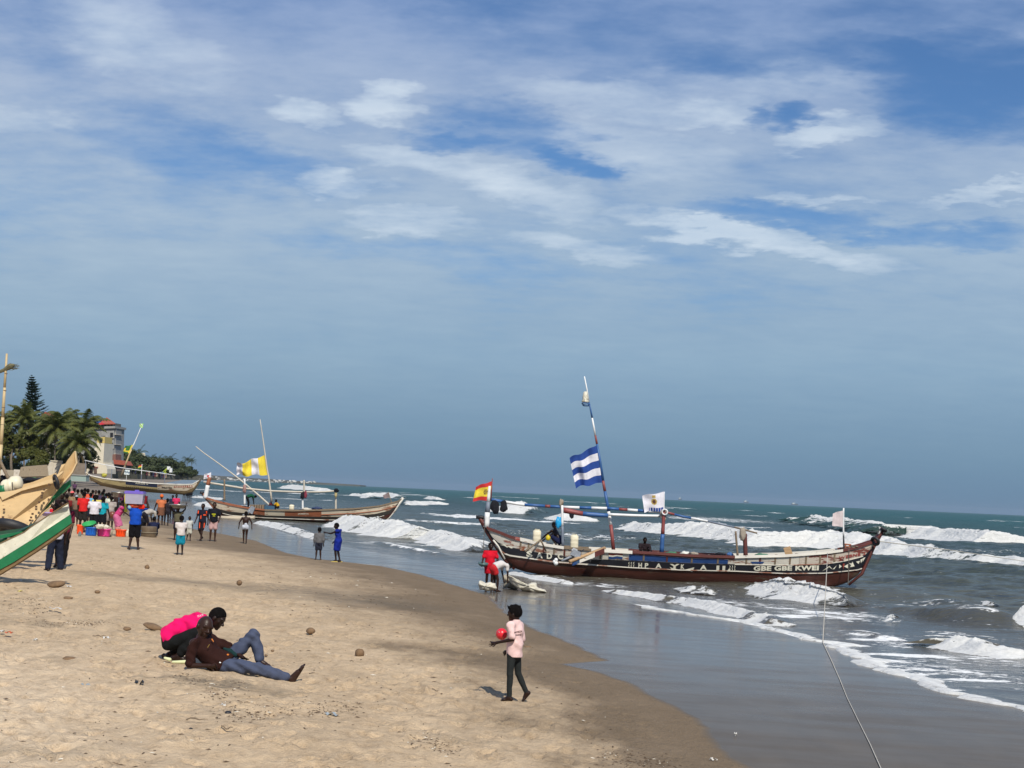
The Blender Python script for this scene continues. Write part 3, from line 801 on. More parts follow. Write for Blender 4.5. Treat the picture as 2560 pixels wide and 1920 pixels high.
# ------------------------------------------------------------------ sea haze
def haze():
    m = bpy.data.materials.new('haze'); m.use_nodes = True
    T = NT(m.node_tree)
    v = T.n('ShaderNodeVolumePrincipled', ins={'Color': (0.80, 0.87, 0.95), 'Density': 0.00004, 'Anisotropy': 0.2})
    T.n('ShaderNodeOutputMaterial', ins={'Volume': v.outputs[0]})
    mb = MB(); mb.box((0, 4300, 10), (52000, 8800, 44))
    o = mb.build('haze', m, None)
    tag(o, 'thin pale sea haze over the whole beach', kind='stuff')
haze()
# ------------------------------------------------------------------ canoes
class Hull:
    def __init__(self, top, bot, Yfun, bm, p=0.5, push=0.8, endpow=2.4, z_extra=0.0):
        self.Yf = Yfun if callable(Yfun) else (lambda px: Yfun)
        self.s0 = None
        a = at(*top[0], self.Yf(top[0][0])); b = at(*top[-1], self.Yf(top[-1][0]))
        self.ax = Vector((b.x - a.x, b.y - a.y, 0)).normalized()
        self.ay = Vector((self.ax.y, -self.ax.x, 0))          # towards the camera side
        if self.ay.y > 0: self.ay = -self.ay
        self.O = Vector((a.x, a.y, 0))
        self.bm = bm; self.p = p; self.endpow = endpow
        ts = [self.sz(*q)[0] for q in top] + [self.sz(*q)[0] for q in bot]
        self.s0, self.s1 = min(ts), max(ts)
        self.top = self.curve(top); self.bot = self.curve(bot)
    def sz(self, px, py):
        Y = self.Yf(px)
        for _ in range(3):
            P = at(px, py, Y)
            s = (Vector((P.x, P.y, 0)) - self.O).dot(self.ax)
            if self.s0 is None: break
            Y = self.Yf(px) - self.b(s) * 0.85        # the drawn outline is that of the near side
        return s, P.z
    def curve(self, pts):
        q = sorted(self.sz(*p) for p in pts)
        xs = np.array([a for a, _ in q]); zs = np.array([b for _, b in q])
        return lambda s: float(np.interp(s, xs, zs))
    def b(self, s):
        u = min(1, max(0, (s - self.s0) / (self.s1 - self.s0)))
        return self.bm * max(0.0, 1 - abs(2 * u - 1) ** self.endpow) ** 0.9 + 0.05
    def P(self, s, z, side=1, off=0.0, v=None):
        zt, zb = self.top(s), self.bot(s)
        if v is not None: z = zb + (zt - zb) * v
        else: v = (z - zb) / max(1e-4, zt - zb)
        v = min(1.15, max(0.0, v))
        y = self.b(s) * v ** self.p + off
        return self.O + self.ax * s + self.ay * (side * y) + Vector((0, 0, z))
    def center(self, s, z, lat=0.0):
        return self.O + self.ax * s + self.ay * lat + Vector((0, 0, z))
    def S(self, px, py=1300):
        return self.sz(px, py)[0]

def hull_shell(h, name, mats, root, hi, s0=None, s1=None, ns=90, nv=7):
    """the dug-out log: both sides joined at the keel, up to curve hi"""
    s0 = h.s0 if s0 is None else s0; s1 = h.s1 if s1 is None else s1
    base = root.location
    mb = MB(); V = []; F = []
    for i in range(ns + 1):
        s = s0 + (s1 - s0) * i / ns
        zb, zt = h.bot(s), min(h.top(s), hi(s))
        for k in range(-nv, nv + 1):
            t = abs(k) / nv
            z = zb + (zt - zb) * t ** 1.6
            V.append(h.P(s, z, 1 if k >= 0 else -1, 0.0))
    m = 2 * nv + 1
    for i in range(ns):
        for k in range(m - 1):
            a = i * m + k
            F.append((a, a + 1, a + m + 1, a + m))
    mb.add(V, F)
    return mb.build(name, mats, root, True, base)

def strake(h, name, m, root, s0, s1, lo, hi, off=0.02, thick=0.045, sides=(1, -1), ns=None, nz=4, label=None):
    ns = ns or max(4, int((s1 - s0) / 0.25))
    for side in sides:
        V = []; F = []
        for i in range(ns + 1):
            s = s0 + (s1 - s0) * i / ns
            zl, zh = lo(s), hi(s)
            zb = h.bot(s)
            zl = max(zl, zb); zh = max(zh, zl + 0.004)
            for k in range(nz + 1):
                V.append(h.P(s, zl + (zh - zl) * k / nz, side, off))
            for k in range(nz, -1, -1):
                V.append(h.P(s, zl + (zh - zl) * k / nz, side, off - thick))
        m_ = 2 * (nz + 1)
        for i in range(ns):
            for k in range(m_):
                a = i * m_ + k; b = i * m_ + (k + 1) % m_
                F.append((a, b, b + m_, a + m_))
        F.append(tuple(reversed(range(m_)))); F.append(tuple(ns * m_ + k for k in range(m_)))
        mb = MB(); mb.add(V, F)
        o = mb.build(name, m, root, False, root.location)
        if label: o['label'] = label

def rail(h, name, m, root, s0, s1, cv, off=0.05, w=0.09, hgt=0.08, sides=(1, -1), ns=None):
    ns = ns or max(6, int((s1 - s0) / 0.2))
    for side in sides:
        V = []; F = []
        for i in range(ns + 1):
            s = s0 + (s1 - s0) * i / ns
            z = cv(s)
            for (dy, dz) in ((off, -hgt / 2), (off, hgt / 2), (off - w, hgt / 2), (off - w, -hgt / 2)):
                c = h.P(s, z, side, dy); V.append(c + Vector((0, 0, dz)))
        for i in range(ns):
            for k in range(4):
                a = i * 4 + k; b = i * 4 + (k + 1) % 4
                F.append((a, b, b + 4, a + 4))
        F.append((3, 2, 1, 0)); F.append(tuple(ns * 4 + k for k in range(4)))
        mb = MB(); mb.add(V, F); mb.build(name, m, root, False, root.location)

def text_mesh(txt, bold=0.03):
    cu = bpy.data.curves.new('lettering', 'FONT')
    cu.body = txt; cu.size = 1.0; cu.offset = bold; cu.resolution_u = 3; cu.space_character = 1.05
    o = bpy.data.objects.new('tmp_text', cu); COL.objects.link(o)
    dg = bpy.context.evaluated_depsgraph_get()
    ev = o.evaluated_get(dg); me = ev.to_mesh()
    vs = [tuple(v.co) for v in me.vertices]; fs = [tuple(p.vertices) for p in me.polygons]
    ev.to_mesh_clear()
    bpy.data.objects.remove(o); bpy.data.curves.remove(cu)
    return vs, fs

def hull_shape(h, name, vs, fs, m, root, off=0.032, side=1):
    """vs: list of photograph pixels laid on the hull side"""
    V = []
    for (px, py) in vs:
        s, z = h.sz(px, py); V.append(h.P(s, z, side, off))
    mb = MB(); mb.add(V, fs)
    return mb.build(name, m, root, False, root.location)

def hull_text(h, name, txt, x0, y0, x1, y1, hpx, m, root, bold=0.03, off=0.03, squash=None):
    vs, fs = text_mesh(txt, bold)
    xa = min(v[0] for v in vs); xb = max(v[0] for v in vs); ya = min(v[1] for v in vs); yb = max(v[1] for v in vs)
    P = []
    for (x, y, _) in vs:
        u = (x - xa) / (xb - xa); w = (y - ya) / (yb - ya)
        P.append((x0 + (x1 - x0) * u, y0 + (y1 - y0) * u - hpx * w))
    return hull_shape(h, name, P, fs, m, root, off)

def flag(name, label, cat, quad, Y, cell, mats, amp=0.12, nu=44, nv=26, seed=0, group=None, pole=None, curlpx=0, parent_root=True, waves=2.2, rag=0.0):
    """quad: pixels hoist-top, hoist-bottom, fly-bottom, fly-top. cell(u,v) -> material index"""
    q = [at(px, py, Y) for px, py in quad]
    nrm = (q[1] - q[0]).cross(q[3] - q[0]).normalized()
    size = (q[3] - q[0]).length
    base = q[0].copy()
    V = []; F = []; MI = []
    rnd = random.Random(seed); ph = rnd.random() * 6
    for i in range(nu + 1):
        u = i / nu
        for j in range(nv + 1):
            v = j / nv
            p = (q[0] * (1 - u) + q[3] * u) * (1 - v) + (q[1] * (1 - u) + q[2] * u) * v
            a = u ** 0.7
            ww = math.sin(u * waves * 6.28 + v * 1.6 + ph) + 0.5 * math.sin(u * waves * 11.0 - v * 3.0 + ph * 2) + 0.3 * math.sin(v * 9 + u * 5 + ph)
            p = p + nrm * (ww * amp * a * size * 0.5)
            p = p + Vector((0, 0, 1)) * (math.sin(u * waves * 6.28 + 1.0 + ph + v) * amp * 0.28 * a * size)
            V.append(p - base)
    for i in range(nu):
        for j in range(nv):
            a = i * (nv + 1) + j
            F.append((a, a + 1, a + nv + 2, a + nv + 1)); MI.append(cell((i + .5) / nu, (j + .5) / nv))
    me = bpy.data.meshes.new(name); me.from_pydata([tuple(p) for p in V], [], F)
    o = link_mesh(name, me, mats, None, base, True)
    me.polygons.foreach_set('material_index', np.array(MI, dtype=np.int32))
    return tag(o, label, cat, group)

def banded_pole(name, label, cat, pts, Y, segs, rad, root=None, group=None, n=8):
    """pts: pixels from the foot up. segs: list of (fraction end, material); each painted length is a part"""
    P = [at(px, py, Y if not callable(Y) else Y(px)) for px, py in pts]
    if not isinstance(rad, (list, tuple)): rad = [rad, rad]
    cum = [0]
    for i in range(len(P) - 1): cum.append(cum[-1] + (P[i + 1] - P[i]).length)
    L = cum[-1]
    def pos(t):
        d = t * L
        for i in range(len(P) - 1):
            if d <= cum[i + 1] + 1e-6:
                f = (d - cum[i]) / (cum[i + 1] - cum[i]); return P[i].lerp(P[i + 1], f)
        return P[-1]
    own = root is None
    if own: root = thing(name, label, cat, P[0], group)
    t0 = 0.0
    for (t1, m) in segs:
        k = max(2, int((t1 - t0) * 10))
        ts = [t0 + (t1 - t0) * i / k for i in range(k + 1)]
        mb = MB(); mb.tube([pos(t) for t in ts], [rad[0] + (rad[1] - rad[0]) * t for t in ts], n)
        mb.build('painted_length' if len(segs) > 1 else 'shaft', m, root, True, root.location)
        t0 = t1
    return root

# paints
WOOD = mat('raw_wood', (0.42, 0.27, 0.14), 0.75, 0.3, 3.0, 0.25, 30, stretch=(1, 6, 6))
WOODW = mat('weathered_wood', (0.20, 0.15, 0.10), 0.85, 0.35, 4.0, 0.4, 30, stretch=(1, 5, 5))
BAMBOO = mat('bamboo', (0.50, 0.38, 0.20), 0.6, 0.2, 3.0, 0.1, 20)
P_WHITE = mat('worn_white_paint', (0.66, 0.63, 0.56), 0.65, 0.16, 2.5, 0.25, 25, wear=((0.22, 0.12, 0.08), 0.585, 2.6), stretch=(.45, 1, 2.0))
P_WHITE2 = mat('dirty_white_paint', (0.56, 0.53, 0.46), 0.7, 0.22, 2.0, 0.3, 25, wear=((0.24, 0.10, 0.06), 0.52, 3.0), stretch=(.4, 1, 2.0))
P_BLACK = mat('black_hull_paint', (0.012, 0.013, 0.020), 0.5, 0.3, 3.0, 0.2, 25, wear=((0.09, 0.06, 0.04), 0.64, 3.5), stretch=(.5, 1, 1.5))
P_RED = mat('oxide_red_paint', (0.105, 0.026, 0.020), 0.55, 0.35, 2.2, 0.3, 25, wear=((0.30, 0.22, 0.17), 0.66, 3.0), stretch=(.4, 1, 2.0))
P_RED2 = mat('faded_red_paint', (0.30, 0.055, 0.04), 0.6, 0.3, 2.0, 0.3, 25, wear=((0.55, 0.48, 0.42), 0.585, 3.0), stretch=(.5, 1, 1.6))
P_BOW = mat('worn_bow_paint', (0.50, 0.44, 0.37), 0.7, 0.2, 2.0, 0.3, 25, wear=((0.15, 0.035, 0.025), 0.50, 2.2), stretch=(.35, 1, 1.6))
P_BLUE = mat('blue_hull_paint', (0.018, 0.06, 0.20), 0.5, 0.35, 1.6, 0.25, 25, wear=((0.05, 0.09, 0.13), 0.56, 2.0), stretch=(.5, 1, 1.5))
P_HULL = mat('hull_bottom_paint', (0.070, 0.022, 0.016), 0.45, 0.5, 1.6, 0.4, 20, wear=((0.10, 0.075, 0.05), 0.57, 2.0), stretch=(.3, 1, 2.0))
P_LET = mat('cream_letter_paint', (0.74, 0.71, 0.58), 0.7, 0.1, 8.0, 0.1, 25, wear=((0.10, 0.08, 0.06), 0.66, 9.0))
P_ORANGE = mat('rust_orange_paint', (0.30, 0.10, 0.045), 0.65, 0.3, 2.2, 0.3, 25, wear=((0.5, 0.42, 0.32), 0.62, 2.6), stretch=(.5, 1, 2))
S_WHITE = mat('spar_white', (0.72, 0.73, 0.72), 0.5, 0.1, 4, 0.1)
S_BLUE = mat('spar_blue', (0.03, 0.10, 0.27), 0.5, 0.2, 4, 0.1)
S_RED = mat('spar_red', (0.22, 0.05, 0.045), 0.55, 0.25, 4, 0.1)
S_GREY = mat('spar_grey', (0.16, 0.19, 0.24), 0.6, 0.2, 4, 0.1)
RUBBER = mat('tyre_rubber', (0.016, 0.016, 0.018), 0.55, 0.3, 8, 0.3, 60)
ROPE = mat('pale_rope', (0.52, 0.48, 0.40), 0.9, 0.2, 20, 0.4, 120)
ROPED = mat('dark_rope', (0.10, 0.085, 0.07), 0.9, 0.2, 20, 0.4, 120)
NETC = cloth_mat('net_grey', (0.30, 0.26, 0.21), fold=1.0)
DRUM = mat('cream_plastic', (0.70, 0.64, 0.47), 0.45, 0.12, 6, 0.05, wear=((0.40, 0.34, 0.22), 0.66, 6.0))
F_BLUE = cloth_mat('flag_blue', (0.022, 0.060, 0.25), fold=0.3)
F_WHITE = cloth_mat('flag_white', (0.66, 0.65, 0.70), fold=0.3)
F_RED = cloth_mat('flag_red', (0.50, 0.035, 0.035), fold=0.3)
F_YEL = cloth_mat('flag_yellow', (0.66, 0.52, 0.05), fold=0.3)
F_GREEN = cloth_mat('flag_green', (0.045, 0.16, 0.05), fold=0.3)
F_GOLD = cloth_mat('flag_gold', (0.42, 0.30, 0.08), fold=0.3)
F_DARK = cloth_mat('flag_dark', (0.10, 0.05, 0.04), fold=0.3)
BLACKC = cloth_mat('black_cloth', (0.012, 0.013, 0.018), fold=1.0)

def cloth_lump(name, label, cat, px, py, Y, wpx, hpx, m, seed=0, group=None, root=None, squash=0.6):
    """a hanging or heaped bundle of cloth / net: a lumpy closed form"""
    c = at(px, py, Y); k = Y / FPX
    rx, rz = wpx * k / 2, hpx * k / 2; ry = rx * squash
    rnd = random.Random(seed)
    V = []; F = []; n = 20; mN = 13
    ox, oy, oz = rnd.random() * 9, rnd.random() * 9, rnd.random() * 9
    for i in range(mN):
        th = math.pi * i / (mN - 1)
        for j in range(n):
            ph = 2 * math.pi * j / n
            d = Vector((math.sin(th) * math.cos(ph), math.sin(th) * math.sin(ph), math.cos(th)))
            f = 1 + 0.45 * mnoise.noise(Vector((d.x * 1.7 + ox, d.y * 1.7 + oy, d.z * 1.3 + oz))) + 0.22 * mnoise.noise(Vector((d.x * 5 + ox, d.y * 5, d.z * 2.5)))
            V.append(Vector((d.x * rx * f, d.y * ry * f, d.z * rz * f)))
    for i in range(mN - 1):
        for j in range(n):
            F.append((i * n + j, i * n + (j + 1) % n, (i + 1) * n + (j + 1) % n, (i + 1) * n + j))
    me = bpy.data.meshes.new(name)
    if root is None:
        me.from_pydata([tuple(v) for v in V], [], F)
        o = link_mesh(name, me, m, None, c, True)
        tag(o, label, cat, group)
    else:
        me.from_pydata([tuple(v + c - root.location) for v in V], [], F)
        o = link_mesh(name, me, m, root, None, True)
    return o

def jerrycan(label, px, py, Y, wpx, hpx, group, rz=0.2):
    c = at(px, py, Y); k = Y / FPX
    w, h = wpx * k, hpx * k
    t = thing('jerrycan', label, 'jerrycan', c, group)
    mb = MB()
    prof = [(0.40, 0.0), (0.49, 0.03), (0.5, 0.08), (0.485, 0.33), (0.5, 0.36), (0.485, 0.39), (0.485, 0.62), (0.5, 0.65), (0.485, 0.68), (0.49, 0.86), (0.42, 0.95), (0.20, 0.985)]
    # squarish section
    n = 24; V = []; F = []
    for (r, z) in prof:
        for j in range(n):
            a = 2 * math.pi * j / n
            sq = (abs(math.cos(a)) ** 3.2 + abs(math.sin(a)) ** 3.2) ** (-1 / 3.2)
            V.append(c + Vector((r * w * sq * math.cos(a + 0), r * w * 0.9 * sq * math.sin(a), z * h)))
    for i in range(len(prof) - 1):
        for j in range(n): F.append((i * n + j, i * n + (j + 1) % n, (i + 1) * n + (j + 1) % n, (i + 1) * n + j))
    F.append(tuple(reversed(range(n)))); F.append(tuple((len(prof) - 1) * n + j for j in range(n)))
    mb.add(V, F); mb.build('body', DRUM, t, True, c)
    mb = MB(); mb.lathe(c + Vector((w * 0.2, 0, h * 0.965)), [(0.09 * w, 0), (0.09 * w, 0.07 * h), (0.07 * w, 0.08 * h)], 12); mb.build('cap', DRUM, t, True, c)
    mb = MB(); mb.tube([c + Vector((-w * .3, 0, h * .95)), c + Vector((-w * .25, 0, h * 1.04)), c + Vector((w * .02, 0, h * 1.04)), c + Vector((w * .06, 0, h * .97))], 0.035 * w, 6); mb.build('handle', DRUM, t, True, c)
    return t

def tyre(label, px, py, Y, Rpx, rpx, axis, group='tyres hung as fenders on the canoes', squeeze=None):
    c = at(px, py, Y); k = Y / FPX
    mb = MB(); mb.torus((0, 0, 0), (Rpx - rpx) * k, rpx * k, axis, 28, 10)
    o = mb.build('tyre', RUBBER, None, True, None, c)
    return tag(o, label, 'tyre', group)

def frames_inside(h, root, s_list, m, w=0.10):
    for s in s_list:
        mb = MB()
        zt = h.top(s) - 0.06
        a = h.P(s, zt, 1, -0.05); b = h.P(s, zt, -1, -0.05)
        mb.tube([a, b], w / 2, 6, flat=0.6)
        mb.build('thwart', m, root, False, root.location)

def hull_floor(h, root, m, v=0.35, s0=None, s1=None):
    s0 = h.s0 + 0.8 if s0 is None else s0; s1 = h.s1 - 0.8 if s1 is None else s1
    V = []; F = []; ns = 40
    for i in range(ns + 1):
        s = s0 + (s1 - s0) * i / ns
        V += [h.P(s, 0, 1, -0.04, v=v), h.P(s, 0, -1, -0.04, v=v)]
    for i in range(ns): F.append((2 * i, 2 * i + 1, 2 * i + 3, 2 * i + 2))
    mb = MB(); mb.add(V, F); mb.build('floor', m, root, False, root.location)

# ================= the large painted canoe =================
Y1 = 58.5
top1 = [(1196, 1289), (1206, 1306), (1217, 1318), (1250, 1330), (1281, 1343), (1310, 1349), (1350, 1358), (1408, 1367), (1476, 1372), (1583, 1378), (1640, 1381), (1735, 1387), (1835, 1390),
        (1965, 1387), (2060, 1380), (2115, 1373), (2150, 1365), (2184, 1352), (2200, 1336), (2212, 1322)]
bot1 = [(1196, 1294), (1216, 1331), (1236, 1363), (1261, 1400), (1284, 1421), (1312, 1431), (1388, 1446), (1480, 1456), (1590, 1466), (1700, 1472), (1840, 1478), (1979, 1476), (2080, 1473), (2120, 1460), (2153, 1436), (2170, 1400), (2186, 1362), (2200, 1340), (2212, 1326)]
h1 = Hull(top1, bot1, Y1 + .8, 0.98, p=0.42)
canoe1 = thing('fishing_canoe', 'long fishing canoe lettered in cream on black, under a blue and white striped flag', 'canoe', h1.center((h1.s0 + h1.s1) / 2, 0.0))
cA = h1.curve([(1196, 1293), (1238, 1363), (1256, 1382), (1275, 1389), (1388, 1405), (1480, 1412), (1575, 1419), (1700, 1425), (1841, 1428), (1965, 1434), (2063, 1433), (2155, 1424), (2175, 1395), (2212, 1326)])    # bottom of the black band
cB = h1.curve([(1196, 1291), (1222, 1330), (1238, 1354), (1275, 1368), (1317, 1377), (1408, 1391), (1480, 1398), (1575, 1401), (1700, 1407), (1838, 1411), (1965, 1413), (2063, 1410), (2110, 1403), (2161, 1390), (2180, 1372), (2212, 1325)])
hull_shell(h1, 'hull_bottom', P_HULL, canoe1, cA)
hull_floor(h1, canoe1, WOODW)
S = h1.S
mid = lambda a, b, t: (lambda s: a(s) * (1 - t) + b(s) * t)
gun = lambda s: h1.top(s) - 0.07
strake(h1, 'plank', P_BLACK, canoe1, h1.s0 + .1, S(1480), lambda s: cA(s) + 0.0, cB, 0.020)
strake(h1, 'plank', P_BLACK, canoe1, S(1480) + .01, S(1838), lambda s: cA(s) + 0.0, cB, 0.020)
strake(h1, 'plank', P_BLACK, canoe1, S(1838) + .01, h1.s1 - .04, lambda s: cA(s) + 0.0, cB, 0.020)
strake(h1, 'plank', P_WHITE2, canoe1, h1.s0 + .08, S(1410), lambda s: cB(s) + 0.008, gun, 0.014)
strake(h1, 'plank', P_WHITE2, canoe1, S(1410) + .01, S(1575), lambda s: cB(s) + 0.008, gun, 0.014)
strake(h1, 'plank', P_BLUE, canoe1, S(1575) + .01, S(1822), lambda s: cB(s) + 0.008, lambda s: h1.top(s) - 0.14, 0.014)
strake(h1, 'plank', P_RED, canoe1, S(1575) + .01, S(1838), lambda s: h1.top(s) - 0.135, gun, 0.030)
strake(h1, 'plank', P_WHITE2, canoe1, S(1822) + .01, S(2000), lambda s: cB(s) + 0.008, gun, 0.014)
strake(h1, 'plank', P_BOW, canoe1, S(2000) + .01, h1.s1 - .04, lambda s: cB(s) + 0.008, gun, 0.014)
rail(h1, 'gunwale_rail', P_RED, canoe1, S(1208), S(1290), lambda s: h1.top(s) - 0.03, 0.06, 0.12, 0.10)
rail(h1, 'gunwale_rail', P_RED2, canoe1, S(1290) + .01, S(1302), lambda s: h1.top(s) - 0.03, 0.062, 0.12, 0.10)
rail(h1, 'gunwale_rail', P_WHITE, canoe1, S(1302) + .01, S(1412), lambda s: h1.top(s) - 0.03, 0.06, 0.12, 0.11)
rail(h1, 'gunwale_rail', WOODW, canoe1, S(1412) + .01, S(1480), lambda s: h1.top(s) - 0.03, 0.05, 0.12, 0.08)
rail(h1, 'gunwale_rail', P_WHITE, canoe1, S(1480) + .01, S(1583), lambda s: h1.top(s) - 0.04, 0.07, 0.12, 0.12)
rail(h1, 'gunwale_rail', P_RED, canoe1, S(1583) + .01, S(1838), lambda s: h1.top(s) - 0.03, 0.06, 0.12, 0.10)
rail(h1, 'gunwale_rail', P_WHITE, canoe1, S(1838) + .01, S(2108), lambda s: h1.top(s) - 0.03, 0.06, 0.12, 0.10)
rail(h1, 'gunwale_rail', P_RED, canoe1, S(2108) + .01, h1.s1 - .1, lambda s: h1.top(s) - 0.02, 0.06, 0.12, 0.11)
rail(h1, 'rubbing_strip', P_WHITE2, canoe1, S(1240), S(1500), cA, 0.05, 0.05, 0.055, (1,))
rail(h1, 'rubbing_strip', P_WHITE2, canoe1, S(1500) + .01, S(2160), cA, 0.045, 0.05, 0.035, (1,))
rail(h1, 'rubbing_strip', P_WHITE2, canoe1, S(1840), S(2160), cB, 0.04, 0.05, 0.03, (1,))
# stems
def stem(root, pts, Y, w, m, name='stem', thick=0.22):
    P = [at(px, py, Y) for px, py in pts]
    mb = MB(); mb.tube(P, w if isinstance(w, list) else [w] * len(P), 8, flat=0.8)
    return mb.build(name, m, root, True, root.location)
stem(canoe1, [(1287, 1422), (1264, 1400), (1239, 1363), (1219, 1330), (1204, 1302), (1198, 1291)], Y1 + .8, [0.08, 0.10, 0.11, 0.12, 0.12, 0.10], P_RED)
stem(canoe1, [(1262, 1398), (1246, 1366), (1233, 1350)], Y1 + .62, [0.045, 0.05, 0.045], P_WHITE, 'stem_trim')
stem(canoe1, [(1190, 1292.5), (1204, 1293), (1216, 1295)], Y1 + .75, [0.09, 0.09, 0.07], RUBBER, 'stem_pad')
stem(canoe1, [(2122, 1462), (2155, 1434), (2170, 1398), (2186, 1360), (2199, 1337), (2208, 1320)], Y1 + .8, [0.06, 0.08, 0.10, 0.12, 0.13, 0.12], P_RED)
stem(canoe1, [(2196, 1336), (2204, 1322)], Y1 + .66, [0.05, 0.04], P_WHITE, 'stem_trim')
frames_inside(h1, canoe1, [S(x) for x in (1330, 1380, 1425, 1480, 1540, 1600, 1660, 1720, 1790, 1850, 1910, 1960, 2010, 2060, 2100)], WOODW)
# deck boards by the bow
for k, px in enumerate((2118, 2126, 2134, 2142)):
    mb = MB(); s_ = S(px); mb.box(h1.center(s_, h1.top(s_) + 0.02), (0.1, 1.0, 0.04)); mb.build('deck_board', WOODW, canoe1, False, canoe1.location)
for px in (1302, 1322, 1360, 1386, 1412, 1452, 1502, 1545, 1610, 1668, 1730, 1795, 1866, 1900, 1938, 1975, 2015, 2050, 2086):
    s_ = S(px); strake(h1, 'rib_patch', WOODW if px % 4 else P_RED, canoe1, s_, s_ + .07, lambda s: cB(s) + .02, lambda s: h1.top(s) - .10, .030, .03, (1,), 1)
# lettering and painted figures
for ch, x, y, w in (('S', 1316, 1392, 15), ('A', 1341, 1395, 16), ('D', 1367, 1397, 13), ('C', 1394, 1398, 14)):
    hull_text(h1, 'lettering', ch, x, y, x + w, y + 1, 15, P_LET, canoe1, 0.045)
hull_text(h1, 'lettering', 'GBE GBE KWEI', 1884, 1427.5, 2047, 1426, 12.5, P_LET, canoe1, 0.045)
for ch, x, w in (('H', 1596, 9), ('P', 1612, 9), ('A', 1639, 15), ('Y', 1674, 25), ('K', 1702, 9), ('A', 1750, 17), ('I', 1791, 7), ('I', 1806, 7)):
    hull_text(h1, 'lettering', ch, x, 1419 + (x - 1596) * .035, x + w, 1419 + (x - 1596) * .035, 12, P_LET, canoe1, 0.045)
for k, x in enumerate((1571, 1577, 1583)):
    for dy in (0, 7): hull_text(h1, 'painted_mark', '(', x, 1411 + dy, x + 3, 1411 + dy, 6, P_LET, canoe1, 0.05)
for k, x in enumerate((1823, 1829, 1835)):
    for dy in (0, 7): hull_text(h1, 'painted_mark', ')', x, 1419.5 + dy, x + 3, 1419.5 + dy, 6, P_LET, canoe1, 0.05)
tri = lambda a, b, c, m=P_LET, off=0.032: hull_shape(h1, 'painted_mark', [a, b, c], [(0, 1, 2)], m, canoe1, off)
tri((1824, 1420), (1818, 1427), (1826, 1427))
tri((1696, 1424), (1674, 1418), (1680, 1424)); tri((1714, 1424), (1736, 1418), (1731, 1430))
for a, b, c in (((2056, 1428), (2074, 1414), (2070, 1420)), ((2074, 1415), (2082, 1424), (2072, 1417)), ((2082, 1423), (2092, 1413), (2086, 1423)), ((2098, 1411), (2105, 1416), (2098, 1421)), ((2120, 1410), (2110, 1416), (2120, 1421)),
                ((2131, 1404), (2126, 1418), (2137, 1416)), ((2127, 1412), (2122, 1408), (2132, 1409)), ((2140, 1404), (2150, 1402), (2147, 1410)), ((2151, 1399), (2158, 1396), (2153, 1408)), ((2158, 1395), (2164, 1393), (2157, 1405))):
    tri(a, b, c)
tri((2106, 1409), (2112, 1409), (2109, 1424), P_RED2)
hull_text(h1, 'lettering', 'WEBNE 2', 2096, 1399, 2164, 1387, 8, P_RED2, canoe1, 0.03, off=0.036)
hull_shape(h1, 'painted_mark', [(1249, 1362), (1262, 1361), (1268, 1366), (1272, 1364), (1283, 1370), (1278, 1371), (1271, 1367), (1268, 1369), (1260, 1364)], [(0, 8, 1), (1, 8, 7), (1, 7, 2), (2, 7, 6), (2, 6, 3), (3, 6, 5), (3, 5, 4)], P_LET, canoe1)
hull_text(h1, 'lettering', 'Daniel', 1261, 1355, 1278, 1359, 5, P_RED2, canoe1, 0.02)
fl = lambda y0, y1, m, o_: hull_shape(h1, 'painted_flag_band', [(1521, y0), (1532, y0 + 1), (1542, y0 - 1), (1556, y0 + 1), (1556, y1 + 1), (1542, y1 - 1), (1532, y1 + 1), (1521, y1)], [(0, 7, 6, 1), (1, 6, 5, 2), (2, 5, 4, 3)], m, canoe1, o_)
fl(1383, 1387.5, P_RED2, .034); fl(1387.5, 1391, P_LET, .034); fl(1391, 1397, P_BLUE, .034)
hull_shape(h1, 'painted_patch', [(1302, 1367), (1312, 1369), (1310, 1377), (1300, 1376)], [(0, 3, 2, 1)], P_ORANGE, canoe1, .034)
# blue worn patch near the bow name
hull_shape(h1, 'painted_patch', [(1875, 1404), (1910, 1404), (1906, 1409), (1880, 1409)], [(0, 3, 2, 1)], P_BLUE, canoe1, .034)

tyre('black tyre on the raised bow of the painted canoe', 2188, 1353, Y1 + .45, 13, 4, (.75, .75, .5))
tyre('small black tyre capping the bow tip of the painted canoe', 2209, 1325, Y1 + .6, 9, 3.6, (.5, .3, 1))
# stern post with Spanish-coloured flag
post = thing('canoe_post', 'white and grey stem post of the painted canoe, topped by the red and yellow flag', 'post', at(1216, 1318, Y1 + .7))
banded_pole('p', '', '', [(1215.5, 1318), (1218.5, 1283), (1221, 1250), (1224, 1215)], Y1 + .7, [(.36, S_WHITE), (.62, S_GREY), (1.0, S_WHITE)], [0.13, 0.05], post)
mb = MB(); mb.tube([at(1227, 1250, Y1 + .7), at(1231, 1196, Y1 + .7)], [0.03, 0.02], 6); mb.build('flagstaff', S_RED, post, True, post.location)
def spain(u, v):
    if v < .25 or v > .76: return 0
    du, dv = (u - .33) / .13, (v - .5) / .17
    r = du * du + dv * dv
    if r < 1 and (int(u * 40) + int(v * 30)) % 3: return 2
    return 1
flag('flag', 'red and yellow striped flag with a small coat of arms', 'flag', [(1230, 1203), (1226, 1251), (1182, 1252), (1190, 1216)], Y1 + .7, spain, [F_RED, F_YEL, F_DARK], amp=.14, seed=3, waves=1.3)
